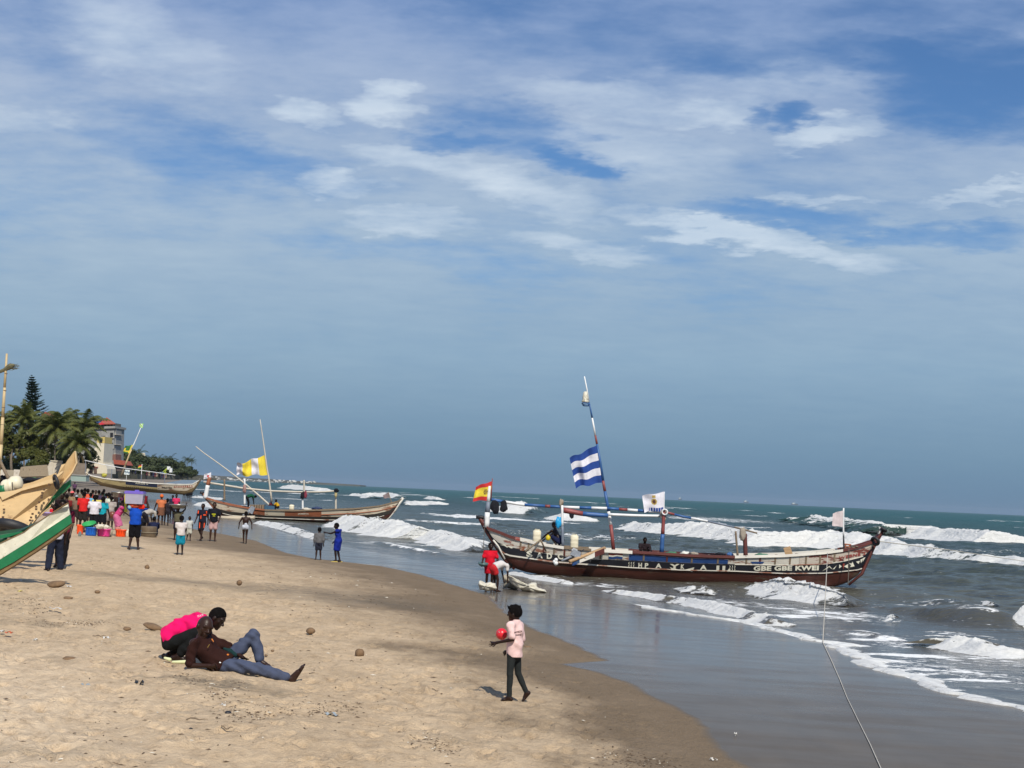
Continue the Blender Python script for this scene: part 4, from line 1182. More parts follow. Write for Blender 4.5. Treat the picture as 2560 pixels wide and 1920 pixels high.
# spars
spars = banded_pole('awning_spar', 'long red white and blue spar over the painted canoe', 'spar', [(1222, 1248), (1270, 1256), (1310, 1262), (1410, 1268), (1520, 1271), (1650, 1280)], Y1 + .75,
    [(.09, S_BLUE), (.21, S_WHITE), (.33, S_BLUE), (.36, S_RED), (.43, S_BLUE), (.53, S_WHITE), (.60, S_BLUE), (.69, S_WHITE), (.76, S_BLUE), (.81, S_RED), (.87, S_WHITE), (.93, S_BLUE), (1, S_WHITE)], [0.06, 0.055])
banded_pole('awning_spar', 'lower spar of the painted canoe, red then blue, from the bagged post to the mast', 'spar', [(1406, 1275), (1460, 1285), (1520, 1289)], Y1 + .55, [(.45, S_RED), (1, S_BLUE)], [0.11, 0.08])
banded_pole('awning_spar', 'white lower spar of the painted canoe, between mast and tyre hung post', 'spar', [(1521, 1286), (1590, 1289), (1652, 1290)], Y1 + .55, [(1, S_WHITE)], [0.055, 0.055])
banded_pole('boom', 'thin banded boom slanting down to the brown post of the painted canoe', 'boom', [(1663, 1280), (1700, 1290), (1760, 1301), (1840, 1319), (1893, 1333)], Y1 + .6, [(.10, S_RED), (.28, S_BLUE), (.46, S_WHITE), (.75, S_GREY), (1, WOODW)], [0.05, 0.03])
banded_pole('canoe_post', 'white topped grey post beside the crouching man on the painted canoe', 'post', [(1407, 1366), (1406, 1318), (1405, 1254)], Y1 + .3, [(.45, S_GREY), (.92, S_WHITE), (1, WOODW)], [0.055, 0.05], group='uprights of the painted canoe')
banded_pole('canoe_post', 'red over blue post holding the tyre on the painted canoe', 'post', [(1654, 1380), (1657, 1330), (1660, 1274)], Y1 + .3, [(.42, S_BLUE), (1, S_RED)], [0.09, 0.06], group='uprights of the painted canoe')
banded_pole('canoe_post', 'thin bare wooden post left of the cloth wrapped one', 'post', [(1844, 1389), (1839, 1328)], Y1 + .6, [(1, WOODW)], [0.045, 0.04], group='uprights of the painted canoe')
banded_pole('canoe_post', 'thick brown post under the cloth bundle at the boom end', 'post', [(1864, 1389), (1862, 1334)], Y1 + .6, [(1, P_RED)], [0.09, 0.085], group='uprights of the painted canoe')
mast1 = banded_pole('mast', 'tall leaning mast banded white blue and red, flying the striped flag', 'mast', [(1534, 1378), (1528, 1318), (1520, 1270), (1509, 1210), (1500, 1150), (1489, 1092), (1480, 1042), (1472, 1002), (1466, 965), (1461, 941)], Y1 + .8,
    [(.15, S_RED), (.225, S_WHITE), (.34, S_BLUE), (.40, S_RED), (.61, S_BLUE), (.66, S_RED), (.76, S_WHITE), (.85, S_BLUE), (1.0, S_WHITE)], [0.075, 0.022])
flag('flag', 'big flag of three blue and two white stripes', 'flag', [(1494, 1112), (1507, 1206), (1440, 1219), (1424, 1146)], Y1 + .8,
     lambda u, v: 0 if int(v * 5.0) % 2 == 0 else 1, [F_BLUE, F_WHITE], amp=.16, seed=5, waves=1.7, nv=40)
# lantern can on the mast
lt = thing('can', 'battered white can tied near the mast top above a blue hoop', 'can', at(1461, 1003, Y1 + .7))
mb = MB(); c = at(1463, 1006, Y1 + .7); mb.lathe(c, [(0.14, 0), (0.145, .05), (0.11, .12), (0.12, .22), (0.10, .30), (0.09, .40), (0.04, .44)], 12); mb.build('body', mat('can_white', (0.60, 0.57, 0.46), .6, .3, 14, .3, wear=((0.12, .12, .06), .55, 9)), lt, True, lt.location)
mb = MB(); mb.torus(at(1464, 1010, Y1 + .7), 0.15, 0.02, (0.1, .2, 1), 14, 6); mb.torus(at(1465, 1014, Y1 + .7), 0.13, 0.015, (0, .1, 1), 14, 6); mb.build('hoop', S_BLUE, lt, True, lt.location)
# crest flag
def crest(u, v):
    if v > .80 and u < .75: return 1 if (int(u * 30) % 4) else 0
    du, dv = (u - .48) / .17, (v - .45) / .24
    r = du * du + dv * dv
    if r < .22: return 3
    if r < .62: return 2
    if .62 <= r < .95: return 0
    if abs(u - .48) < .08 and .08 < v < .22: return 2
    return 0
flag('flag', 'white flag with a gold round crest and a blue foot', 'flag', [(1661, 1229), (1659, 1277), (1611, 1280), (1606, 1240)], Y1 + .6, crest, [F_WHITE, F_BLUE, F_GOLD, F_DARK], amp=.16, seed=8, waves=1.1)
banded_pole('flagstaff', 'thin white staff of the crest flag', 'pole', [(1660, 1282), (1661, 1229)], Y1 + .62, [(1, S_WHITE)], [0.02, 0.015])
mb = MB(); c = at(1662, 1280, Y1 + .2); mb.torus((0, 0, 0), 0.105, 0.03, (.2, 1, .1), 18, 7); tag(mb.build('ring', S_WHITE, None, True, None, c), 'pale ring lashed to the red and blue post top', 'ring')
cloth_lump('net_bundle', 'grey net bundle lashed to the red and blue post top', 'net', 1659, 1288, Y1 + .35, 16, 30, NETC, 4)
cloth_lump('cloth_bundle', 'faded cloth tied round the brown post at the boom end', 'cloth', 1856, 1336, Y1 + .4, 15, 30, NETC, 9)
cloth_lump('cloth_bundle', 'ragged cloth knot on top of the white topped post', 'cloth', 1403, 1258, Y1 + .3, 11, 20, NETC, 12)
cloth_lump('garment', 'black garment drying on the spar, left one', 'clothes', 1238, 1268, Y1 + .7, 22, 34, BLACKC, 5, 'black clothes on the spar', squash=.25)
cloth_lump('garment', 'black garment drying on the spar, right one', 'clothes', 1259, 1266, Y1 + .7, 20, 28, BLACKC, 6, 'black clothes on the spar', squash=.25)
cloth_lump('garment', 'small dark rag under the red lower spar', 'clothes', 1429, 1288, Y1 + .5, 11, 16, BLACKC, 7, squash=.3)
cloth_lump('bag', 'bright blue plastic bag hanging from the white topped post', 'bag', 1396, 1306, Y1 + .3, 15, 28, mat('blue_bag', (0.012, 0.30, 0.60), .35, .2, 6, .5, 20), 15, squash=.5)
jerrycan('cream jerrycan left of the crouching man', 1341.5, 1358, Y1 + .8, 21, 33, 'jerrycans standing in the painted canoe')
jerrycan('cream jerrycan standing by the outboard motor', 1435, 1370, Y1 + .6, 21, 33, 'jerrycans standing in the painted canoe')
# outrigger motor board
ob = thing('motor_board', 'painted wooden board slanting out over the side by the motor', 'board', at(1430, 1402, Y1 - 0.5))
def bar(pts, Y, r, m, name, root, flat=1.0):
    mb = MB(); P = [at(px, py, (Y[i] if isinstance(Y, list) else Y)) for i, (px, py) in enumerate(pts)]
    mb.tube(P, r, 6, flat=flat); return mb.build(name, m, root, True, root.location)
bar([(1424, 1404), (1512, 1370)], [Y1 - 1.3, Y1 - .1], 0.07, WOOD, 'edge_beam', ob)
def quadpart(pxs, Ys, m, name, root, thick=0.05):
    P = [at(px, py, Y) for (px, py), Y in zip(pxs, Ys)]
    n = (P[1] - P[0]).cross(P[2] - P[0]).normalized() * thick
    mb = MB(); k = len(P)
    mb.add([p for p in P] + [p + n for p in P], [tuple(range(k)), tuple(reversed(range(k, 2 * k)))] + [(i, (i + 1) % k + 0, (i + 1) % k + k, i + k) for i in range(k)])
    return mb.build(name, m, root, False, root.location)
for (x0, x1, m) in ((1432, 1449, P_BLUE), (1449, 1487, P_WHITE), (1487, 1511, P_RED)):
    f = lambda x: 1401 - (x - 1432) * .38
    quadpart([(x0, f(x0)), (x1, f(x1)), (x1, f(x1) + 13), (x0, f(x0) + 13)], [Y1 - 1.2 + (x0 - 1432) * .012, Y1 - 1.2 + (x1 - 1432) * .012, Y1 - 1.2 + (x1 - 1432) * .012, Y1 - 1.2 + (x0 - 1432) * .012], m, 'board_panel', ob)
mo = thing('outboard_motor', 'weathered grey outboard motor by the slanting board', 'motor', at(1438, 1392, Y1 - .9))
MG = mat('motor_grey', (0.20, 0.22, 0.25), .4, .3, 10, .2, wear=((.5, .5, .5), .6, 9))
mb = MB(); c = at(1440, 1384, Y1 - .9); mb.box(c, (0.42, 0.26, 0.24), Matrix.Rotation(.35, 3, 'Y'), taper=.75); mb.box(c + Vector((-.05, 0, .14)), (0.26, .2, .12), Matrix.Rotation(.35, 3, 'Y'), taper=.6); mb.build('cowling', MG, mo, False, mo.location)
mb = MB(); mb.tube([at(1436, 1388, Y1 - .9), at(1418, 1396, Y1 - 1), at(1404, 1402, Y1 - 1.1)], [.06, .05, .03], 7); mb.build('shaft', MG, mo, True, mo.location)
mb = MB(); mb.tube([at(1444, 1384, Y1 - .9), at(1460, 1374, Y1 - .7)], [.025, .02], 6); mb.build('tiller', RUBBER, mo, True, mo.location)
fl2 = thing('float', 'two white floats tied together on the side of the painted canoe', 'float', at(1390, 1404, Y1 - .3))
for (x, y, r) in ((1386, 1404, .07), (1390, 1400, .08), (1390, 1408, .09)):
    mb = MB(); mb.lathe(at(x, y, Y1 - .35) - Vector((0, 0, r)), [(.02, 0), (r * .8, r * .4), (r, r), (r * .8, r * 1.6), (.02, r * 2)], 10); mb.build('ball', S_WHITE, fl2, True, fl2.location)
for a, b, g in (((1313, 1378), (1352, 1350), 'left'), ((1352, 1350), (1365, 1378), 'right')):
    bar_ = MB(); bar_.tube([at(*a, Y1 - .4), at(*b, Y1 + .1)], .035, 6)
    o = bar_.build('paddle_pole', WOODW, None, True, None); tag(o, 'weathered pole propped over the side, %s leg of the pair' % g, 'pole', 'propped poles on the painted canoe')
    c = at(*a, Y1 - .4); me = o.data; me.transform(Matrix.Translation(-c)); o.location = c
bl = MB(); bl.box((0, 0, 0), (.28, .05, .34), Matrix.Rotation(-.35, 3, 'Y')); tag(bl.build('board', WOOD, None, False, None, at(1970, 1378, Y1 + .7)), 'loose bare board sticking up from the painted canoe', 'board')
fr = thing('bow_frame', 'small rusty frame behind the bow flag staff', 'frame', at(2118, 1375, Y1 + .7))
for (a, b) in (((2113, 1378), (2114, 1360)), ((2124, 1376), (2124, 1361)), ((2110, 1360), (2128, 1362)), ((2116, 1367), (2124, 1367))):
    mb = MB(); mb.tube([at(*a, Y1 + .7), at(*b, Y1 + .7)], .03, 5); mb.build('bar', P_ORANGE, fr, False, fr.location)
banded_pole('flagstaff', 'white staff standing near the bow of the painted canoe', 'pole', [(2110, 1378), (2109, 1345), (2108.5, 1318), (2109, 1270)], Y1 + .7, [(.35, P_BLACK), (1, S_WHITE)], [0.035, 0.03])
flag('flag', 'thin plain white flag at the bow of the painted canoe', 'flag', [(2108, 1276), (2108, 1318), (2080, 1314), (2082, 1283)], Y1 + .7, lambda u, v: 0, [cloth_mat('flag_thin', (.58, .50, .50), fold=.4)], amp=.10, seed=12, waves=1.2)
# small loose gear along the gunwale
rr = random.Random(5)
GEAR = [mat('gear_blue', (.04, .12, .3), .6), mat('gear_white', (.6, .6, .55), .6), mat('gear_red', (.35, .05, .05), .6), NETC, mat('gear_green', (.05, .16, .08), .6)]
GLAB = ['grey net heap right of the slanting board', 'black heap above the little painted flag', 'blue rags over the first painted letters', 'small green heap left of the tyre hung post',
        'pale rags just right of the tyre hung post', 'second grey net heap right of the tyre hung post', 'low black heap left of the bare post', 'small blue rags at the foot of the bare post',
        'green net heap over the word GBE', 'pale rags behind the outboard motor']
for i, (px, w, hh) in enumerate([(1500, 26, 14), (1560, 30, 10), (1610, 18, 9), (1680, 30, 10), (1712, 22, 12), (1735, 20, 9), (1800, 26, 8), (1825, 16, 10), (1905, 34, 8), (1460, 20, 12)]):
    s_ = h1.S(px); y_ = 1384 + (px - 1500) * .016
    lb = ['grey folded net', 'dark folded net', 'small grey heap'][i % 3]
    cloth_lump('net_bundle', GLAB[i], 'net', px, y_ - 3, Y1 + 1.0, w, hh, [NETC, BLACKC, GEAR[0], GEAR[4], GEAR[1]][i % 5], 30 + i, 'heaps of gear in the painted canoe', squash=.9)

# ================= second canoe, afloat on the left =================
Y2 = 125.0
def conv4(x, y): return (480 + x / 3.95, 1020 + y / 3.95)
top2 = [conv4(*p) for p in ((95, 845), (130, 882), (250, 922), (400, 958), (560, 985), (720, 1003), (1000, 1010), (1300, 1003), (1600, 992), (1850, 965), (2030, 920), (2085, 888))]
bot2 = [conv4(*p) for p in ((95, 855), (135, 905), (185, 950), (230, 1010), (285, 1065), (360, 1100), (700, 1135), (1200, 1150), (1700, 1145), (1880, 1128), (1950, 1080), (2000, 1020), (2040, 960), (2085, 895))]
h2 = Hull(top2, bot2, Y2 + .8, 1.0, p=0.42)
canoe2 = thing('fishing_canoe', 'white and rust fishing canoe afloat beyond the children, flying a yellow and white chequered flag', 'canoe', h2.center((h2.s0 + h2.s1) / 2, 0))
c2A = h2.curve([conv4(*p) for p in ((95, 852), (180, 940), (250, 995), (350, 1020), (720, 1062), (1200, 1075), (1500, 1075), (1800, 1048), (1960, 1010), (2085, 892))])
c2C = h2.curve([conv4(*p) for p in ((95, 853), (180, 945), (260, 1030), (380, 1060), (720, 1085), (1200, 1102), (1500, 1108), (1800, 1090), (1960, 1045), (2085, 893))])
DK2 = mat('dark_stern_paint', (0.035, 0.030, 0.025), .6, .3, 2, .2, wear=((.2, .17, .13), .64, 2))
CREAM2 = mat('aged_cream_paint', (0.58, 0.50, 0.38), .7, .2, 1.6, .25, 20, wear=((.24, .13, .08), .53, 1.8), stretch=(.4, 1, 2))
hull_shell(h2, 'hull_bottom', P_HULL, canoe2, c2C)
hull_floor(h2, canoe2, WOODW)
g2 = lambda s: h2.top(s) - 0.08
S2 = lambda x: h2.S(*conv4(x, 1000))
strake(h2, 'plank', DK2, canoe2, h2.s0 + .1, h2.s1 - .05, c2C, c2A, .02)
strake(h2, 'plank', CREAM2, canoe2, h2.s0 + .1, S2(560), lambda s: c2A(s) + .01, g2, .015)
strake(h2, 'plank', P_ORANGE, canoe2, S2(560) + .01, S2(720), lambda s: c2A(s) + .01, g2, .015)
strake(h2, 'plank', CREAM2, canoe2, S2(720) + .01, S2(918), lambda s: c2A(s) + .01, g2, .015)
strake(h2, 'plank', P_ORANGE, canoe2, S2(918) + .01, S2(1280), lambda s: c2A(s) + .01, g2, .015)
strake(h2, 'plank', CREAM2, canoe2, S2(1280) + .01, h2.s1 - .05, lambda s: c2A(s) + .01, g2, .015)
rail(h2, 'gunwale_rail', P_ORANGE, canoe2, S2(120), S2(720), lambda s: h2.top(s) - .03, .06, .12, .12)
rail(h2, 'gunwale_rail', WOODW, canoe2, S2(720) + .01, h2.s1 - .1, lambda s: h2.top(s) - .03, .06, .12, .12)
rail(h2, 'rubbing_strip', P_ORANGE, canoe2, S2(1280), S2(2020), lambda s: h2.top(s) - .42, .05, .06, .07, (1,))
rail(h2, 'rubbing_strip', P_WHITE2, canoe2, S2(300), S2(1900), c2C, .05, .05, .05, (1,))
stem(canoe2, [conv4(*p) for p in ((290, 1065), (235, 1010), (185, 945), (135, 890), (100, 835))], Y2 + .8, [.1, .12, .13, .13, .12], P_ORANGE)
stem(canoe2, [conv4(*p) for p in ((1900, 1125), (1955, 1075), (2005, 1010), (2045, 945), (2085, 885))], Y2 + .8, [.08, .1, .13, .16, .15], P_WHITE)
stem(canoe2, [conv4(*p) for p in ((95, 850), (100, 825))], Y2 + .8, .22, RUBBER, 'stem_pad')
frames_inside(h2, canoe2, [S2(x) for x in (620, 680, 760, 900, 1060, 1160, 1280, 1420, 1500, 1580, 1640, 1720, 1800, 1880)], WOODW, .14)
hull_text(h2, 'lettering', 'JAMESTA', *conv4(1045, 1056), *conv4(1155, 1056), 4.5, P_LET, canoe2, .02)
for r_ in ((500, 790, 720, 1000),):
    pass
for k in range(6):
    x_ = 590 + k * 24
    mb = MB(); P0 = at(*conv4(x_, 975), Y2 + .6); mb.box(P0, (0.15, 1.1, .35)); mb.build('deck_board', WOODW, canoe2, False, canoe2.location)
mb = MB()
p2 = thing('canoe_post', 'white and rust stem post of the second canoe with a small white flag', 'post', at(515, 1243, Y2 + .7))
banded_pole('', '', '', [(513, 1246), (519, 1215), (524, 1193)], Y2 + .7, [(.62, S_WHITE), (1, P_ORANGE)], [.2, .16], p2)
flag('flag', 'tiny white flag over the stem post of the second canoe', 'flag', [(528, 1181), (527, 1196), (509, 1198), (510, 1186)], Y2 + .7, lambda u, v: 3 if (u - .4) ** 2 + (v - .5) ** 2 < .03 else 0, [F_WHITE, F_BLUE, F_GOLD, F_RED], amp=.2, seed=4, nu=16, nv=10, waves=1)
TS = mat('pale_pole', (.50, .46, .38), .6, .15, 3, .1)
banded_pole('awning_spar', 'long pale spar laid along the post tops of the second canoe', 'spar', [conv4(*p) for p in ((115, 730), (320, 762), (520, 795), (780, 820), (1100, 830), (1300, 828), (1425, 818))], Y2 + .8, [(1, TS)], [.09, .07])
banded_pole('awning_spar', 'long diagonal pale pole rising left out of the second canoe', 'spar', [conv4(*p) for p in ((812, 1000), (640, 845), (460, 695), (260, 545), (90, 425), (38, 380))], Y2 + .8, [(1, TS)], [.085, .035])
mast2 = banded_pole('mast', 'slender pale mast of the second canoe flying the yellow and white flag', 'mast', [conv4(*p) for p in ((788, 925), (782, 880), (760, 700), (740, 590), (722, 455), (700, 300), (672, 112))], Y2 + .8, [(1, TS)], [.085, .035])
flag('flag', 'billowing yellow and white chequered flag', 'flag', [conv4(*p) for p in ((720, 465), (750, 662), (432, 668), (440, 560))], Y2 + .8, lambda u, v: 1 if int((u * .98) * 4) % 2 == 0 else 0, [F_WHITE, F_YEL], amp=.22, seed=21, waves=2.0)
for x, yt, yb, lb, m in ((320, 705, 915, 'thin bare upright near the stem of the second canoe', WOODW), (520, 700, 960, 'white upright behind the bending man in green', S_WHITE), (1093, 880, 1005, 'short white upright in the middle of the second canoe', S_WHITE), (1420, 830, 1010, 'pale upright nearest the bow of the second canoe', TS), (1107, 712, 830, 'thin rod above the red and black bundle', TS)):
    banded_pole('canoe_post', lb, 'post', [conv4(x, yb), conv4(x, yt)], Y2 + .7, [(1, m)], [.09, .07], group='uprights of the second canoe')
cloth_lump('cloth_bundle', 'pinkish rag bundle on the upright by the bending man', 'cloth', *conv4(519, 800), Y2 + .5, 9, 20, mat('rag_pink', (.30, .18, .16), .9), 41)
cloth_lump('cloth_bundle', 'black bundle hung on the middle of the second canoe spar', 'cloth', *conv4(1090, 862), Y2 + .5, 9, 18, BLACKC, 42)
cloth_lump('cloth_bundle', 'dark red bundle hung on the middle of the second canoe spar', 'cloth', *conv4(1122, 858), Y2 + .45, 8, 17, mat('rag_red', (.20, .03, .05), .9), 43)
cloth_lump('cloth_bundle', 'dark rags wrapping the spar end over the upright nearest the bow', 'cloth', *conv4(1424, 815), Y2 + .5, 13, 10, BLACKC, 44)
cloth_lump('cloth_bundle', 'yellowish rag below the spar end near the bow of the second canoe', 'cloth', *conv4(1420, 858), Y2 + .5, 7, 14, mat('rag_yellow', (.40, .33, .16), .9), 45)
jerrycan('cream jerrycan amid the second canoe', 729, 1274, Y2 + .5, 12.5, 12, None)
cloth_lump('tarpaulin', 'dark blue tarpaulin heaped in the second canoe', 'tarpaulin', *conv4(1235, 995), Y2 + .8, 26, 9, mat('tarp_blue', (.015, .03, .09), .5), 46)
cloth_lump('net_bundle', 'pale nets heaped left of the tarpaulin in the second canoe', 'net', *conv4(1130, 1000), Y2 + .7, 24, 6, mat('net_pale', (.5, .46, .38), .9), 47)
cloth_lump('net_bundle', 'black heap at the stem end of the second canoe', 'net', *conv4(480, 992), Y2 + .4, 16, 8, BLACKC, 48)
bx = MB(); bx.box((0, 0, 0), (1.0, .7, .34)); tag(bx.build('crate', mat('crate_blue', (.03, .09, .16), .6), None, False, None, at(*conv4(762, 985), Y2 + .8)), 'dark blue crate beside the seated man in yellow', 'crate')
flag('flag', 'small dark ragged flag near the bow of the second canoe', 'flag', [conv4(*p) for p in ((1938, 835), (1950, 885), (1895, 895), (1885, 860))], Y2 + .8, lambda u, v: 0, [cloth_mat('flag_grey', (.22, .17, .17))], amp=.15, seed=6, nu=14, nv=10, waves=1)
banded_pole('flagstaff', 'thin staff near the bow of the second canoe', 'pole', [conv4(1978, 958), conv4(1938, 830)], Y2 + .8, [(1, WOODW)], [.04, .03])
mt2 = thing('outboard_motor', 'outboard motor tilted over the side of the second canoe', 'motor', at(*conv4(590, 1010), Y2 - .6))
mb = MB(); mb.box(at(*conv4(590, 1005), Y2 - .6), (.5, .4, .55), Matrix.Rotation(.5, 3, 'Y'), taper=.7); mb.build('cowling', MG, mt2, False, mt2.location)
mb = MB(); mb.tube([at(*conv4(590, 1020), Y2 - .6), at(*conv4(500, 1060), Y2 - .8)], [.1, .06], 6); mb.build('shaft', MG, mt2, False, mt2.location)
bd = MB(); bd.box((0, 0, 0), (3.4, .3, .22), Matrix.Rotation(-.05, 3, 'Y')); tag(bd.build('motor_board', CREAM2, None, False, None, at(*conv4(420, 1078), Y2 - .9)), 'long pale board lashed outside the second canoe by the motor', 'board')

# ================= third canoe, pulled up far along the beach =================
def conv6(x, y): return (200 + x / 5.267, 1020 + y / 5.267)
Y3f = lambda px: 206.0
top3 = [conv6(*p) for p in ((75, 848), (130, 885), (300, 922), (450, 942), (600, 955), (900, 985), (1200, 1000), (1400, 1003), (1480, 1000), (1530, 972), (1592, 932))]
bot3 = [conv6(*p) for p in ((75, 856), (110, 905), (150, 960), (250, 1020), (500, 1075), (900, 1112), (1350, 1142), (1470, 1112), (1520, 1050), (1560, 1000), (1592, 940))]
h3 = Hull(top3, bot3, Y3f, 1.25, p=0.42)
canoe3 = thing('fishing_canoe', 'cream and navy fishing canoe beached beyond the crowd', 'canoe', h3.center((h3.s0 + h3.s1) / 2, 0.2))
c3A = h3.curve([conv6(*p) for p in ((75, 852), (150, 915), (300, 985), (560, 1035), (1000, 1078), (1400, 1090), (1500, 1045), (1592, 936))])
YEL3 = mat('cream_yellow_paint', (.50, .40, .19), .7, .22, 1.2, .25, 20, wear=((.22, .15, .08), .54, 1.2), stretch=(.4, 1, 2))
NAVY3 = mat('navy_paint', (.02, .03, .07), .6, .25, 1.2, .2, wear=((.2, .2, .2), .64, 1.6))
HULL3 = mat('dark_ochre_hull', (.20, .14, .065), .7, .4, 1.0, .3, 20, wear=((.05, .04, .03), .55, 1.0), stretch=(.3, 1, 2.5))
hull_shell(h3, 'hull_bottom', HULL3, canoe3, c3A, nv=6)
hull_floor(h3, canoe3, WOODW, .5)
g3 = lambda s: h3.top(s) - .06
S3 = lambda x: h3.S(*conv6(x, 980))
strake(h3, 'plank', YEL3, canoe3, S3(130), S3(600), c3A, g3, .015)
strake(h3, 'plank', YEL3, canoe3, S3(600) + .02, S3(1020), c3A, lambda s: c3A(s) + .30, .015)
strake(h3, 'plank', NAVY3, canoe3, S3(600) + .02, S3(1020), lambda s: c3A(s) + .31, g3, .02)
strake(h3, 'plank', CREAM2, canoe3, S3(1020) + .02, S3(1530), c3A, g3, .015)
rail(h3, 'gunwale_rail', P_WHITE, canoe3, S3(100), S3(1560), lambda s: h3.top(s) - .03, .06, .14, .12)
stem(canoe3, [conv6(*p) for p in ((1475, 1110), (1525, 1040), (1592, 938))], Y3f(0) + 1, [.15, .22, .20], P_WHITE)
stem(canoe3, [conv6(*p) for p in ((155, 960), (115, 905), (72, 845))], Y3f(0) + 1, [.15, .18, .15], CREAM2)
mb = MB(); mb.torus(at(*conv6(1568, 962), Y3f(0) + .6), .3, .12, (1, .3, -1), 14, 6); mb.build('rope_collar', RUBBER, canoe3, True, canoe3.location)
hull_text(h3, 'lettering', 'AASM S', *conv6(730, 1000), *conv6(900, 1012), 4, P_LET, canoe3, .03, .04)
hull_text(h3, 'lettering', 'PRAYER', *conv6(1080, 1058), *conv6(1215, 1066), 4, P_BLACK, canoe3, .03, .04)
for k in range(9):
    x_ = 1235 + k * 28
    hull_shape(h3, 'painted_mark', [conv6(x_, 1050 - k), conv6(x_ + 14, 1020 - k), conv6(x_ + 26, 1048 - k)], [(0, 2, 1)], P_RED2, canoe3, .04)
for k in range(16):
    x_ = 600 + k * 26
    hull_shape(h3, 'painted_mark', [conv6(x_, 1044 + k * 2), conv6(x_ + 8, 1030 + k * 2), conv6(x_ + 14, 1046 + k * 2)], [(0, 2, 1)], P_BLACK, canoe3, .04)
banded_pole('awning_spar', 'long white spar with washing on it over the beached canoe', 'spar', [conv6(*p) for p in ((60, 688), (340, 752), (560, 790), (830, 825), (1100, 862), (1255, 885))], 206, [(1, S_WHITE)], [.05, .04])
wr = random.Random(9)
for k, x_ in enumerate((690, 730, 880, 910, 940, 965, 990, 1010, 1045, 1080, 1105, 1130)):
    cloth_lump('garment', '%s garment, number %s from the left on the beached canoe spar' % (['black', 'navy', 'maroon', 'tan'][k % 4], ['one', 'two', 'three', 'four', 'five', 'six', 'seven', 'eight', 'nine', 'ten', 'eleven', 'twelve'][k]), 'clothes', *conv6(x_, 800 + (x_ - 560) * .14 + 22), 206.3, 4.5, 8 + wr.random() * 4, [BLACKC, mat('garm_navy', (.03, .03, .07), .9), mat('garm_maroon', (.12, .03, .04), .9), mat('garm_tan', (.3, .22, .16), .9)][k % 4], 60 + k, 'garments hung over the beached canoe', squash=.3)
for x, y0, y1, lb in ((68, 870, 690, 'thin upright at the stem end of the beached canoe'), (415, 930, 800, 'thin upright left of the white sign'), (805, 990, 830, 'thin upright under the tricolour flag'), (1110, 1000, 870, 'thin upright nearest the bow of the beached canoe')):
    banded_pole('canoe_post', lb, 'post', [conv6(x, y0), conv6(x + 5, y1)], 206, [(1, S_GREY)], [.05, .04], group='uprights of the beached canoe')
banded_pole('mast', 'leaning bamboo mast of the beached canoe, flying the green and yellow flag', 'mast', [conv6(*p) for p in ((540, 900), (590, 770), (650, 610), (710, 475), (760, 360), (800, 262))], 206.2, [(.22, WOODW), (.55, BAMBOO), (1, S_WHITE)], [.15, .04])
def gy(u, v):
    if u < .30: return 0
    if abs(v - .75) < .10 or (u > .82 and abs(v - .6) < .25): return 0
    return 1
flag('flag', 'green and yellow flag on the leaning bamboo mast', 'flag', [conv6(*p) for p in ((712, 482), (660, 596), (560, 590), (600, 500))], 206.2, gy, [F_YEL, F_GREEN], amp=.15, seed=31, nu=20, nv=12, waves=1)
flag('flag', 'small bright green cloth at the tip of the bamboo mast', 'flag', [conv6(*p) for p in ((835, 205), (825, 262), (785, 258), (782, 205))], 206.2, lambda u, v: 0 if (u + v) % .7 < .5 else 1, [mat('lime_cloth', (.30, .60, .10), .8), F_WHITE], amp=.2, seed=32, nu=12, nv=10, waves=1)
flag('flag', 'little red yellow and green flag on the beached canoe', 'flag', [conv6(*p) for p in ((815, 745), (812, 800), (762, 798), (770, 760))], 206, lambda u, v: min(2, int(v * 3)), [F_RED, F_YEL, F_GREEN], amp=.15, seed=33, nu=14, nv=9, waves=1)
banded_pole('flagstaff', 'thin staff of the little tricolour flag', 'pole', [conv6(808, 880), conv6(817, 740)], 206, [(1, S_WHITE)], [.05, .04])
sg = thing('sign', 'white square board with a blue figure on a short pole', 'sign', at(*conv6(610, 945), 206.5))
mb = MB(); mb.box(at(*conv6(618, 845), 206.5), (.74, .05, .68), Matrix.Rotation(.04, 3, 'Y')); mb.build('board', mat('sign_white', (.68, .73, .72), .6), sg, False, sg.location)
mb = MB(); mb.tube([at(*conv6(608, 950), 206.6), at(*conv6(614, 880), 206.6)], .03, 6); mb.build('pole', S_WHITE, sg, False, sg.location)
mb = MB()
for (x, y, w, h_) in ((605, 850, .35, 1.6), (628, 835, .3, 1.2), (640, 858, .9, .25), (600, 828, .8, .25)):
    mb.box(at(*conv6(x, y), 206.46), (w / 5, .03, h_ / 5))
mb.build('printed_figure', mat('sign_blue', (.12, .30, .42), .6), sg, False, sg.location)
cloth_lump('tarpaulin', 'yellow and black tarpaulin heaped in the stem of the beached canoe', 'tarpaulin', *conv6(318, 885), 206.5, 13, 10, mat('tarp_yellow', (.35, .32, .04), .6, .5, 1.5), 71)
flx = thing('machine', 'lime green frame with a white box beyond the beached canoe', 'machine', at(*conv6(1140, 860), 215))
for a, b in (((1095, 840), (1150, 790)), ((1150, 790), (1110, 860)), ((1110, 860), (1140, 850))):
    mb = MB(); mb.tube([at(*conv6(*a), 215), at(*conv6(*b), 215)], .06, 6); mb.build('arm', mat('lime_paint', (.40, .50, .06), .6), flx, False, flx.location)
mb = MB(); mb.box(at(*conv6(1170, 790), 215), (.42, .4, .45)); mb.box(at(*conv6(1198, 820), 215), (.36, .4, .6)); mb.build('box', S_WHITE, flx, False, flx.location)
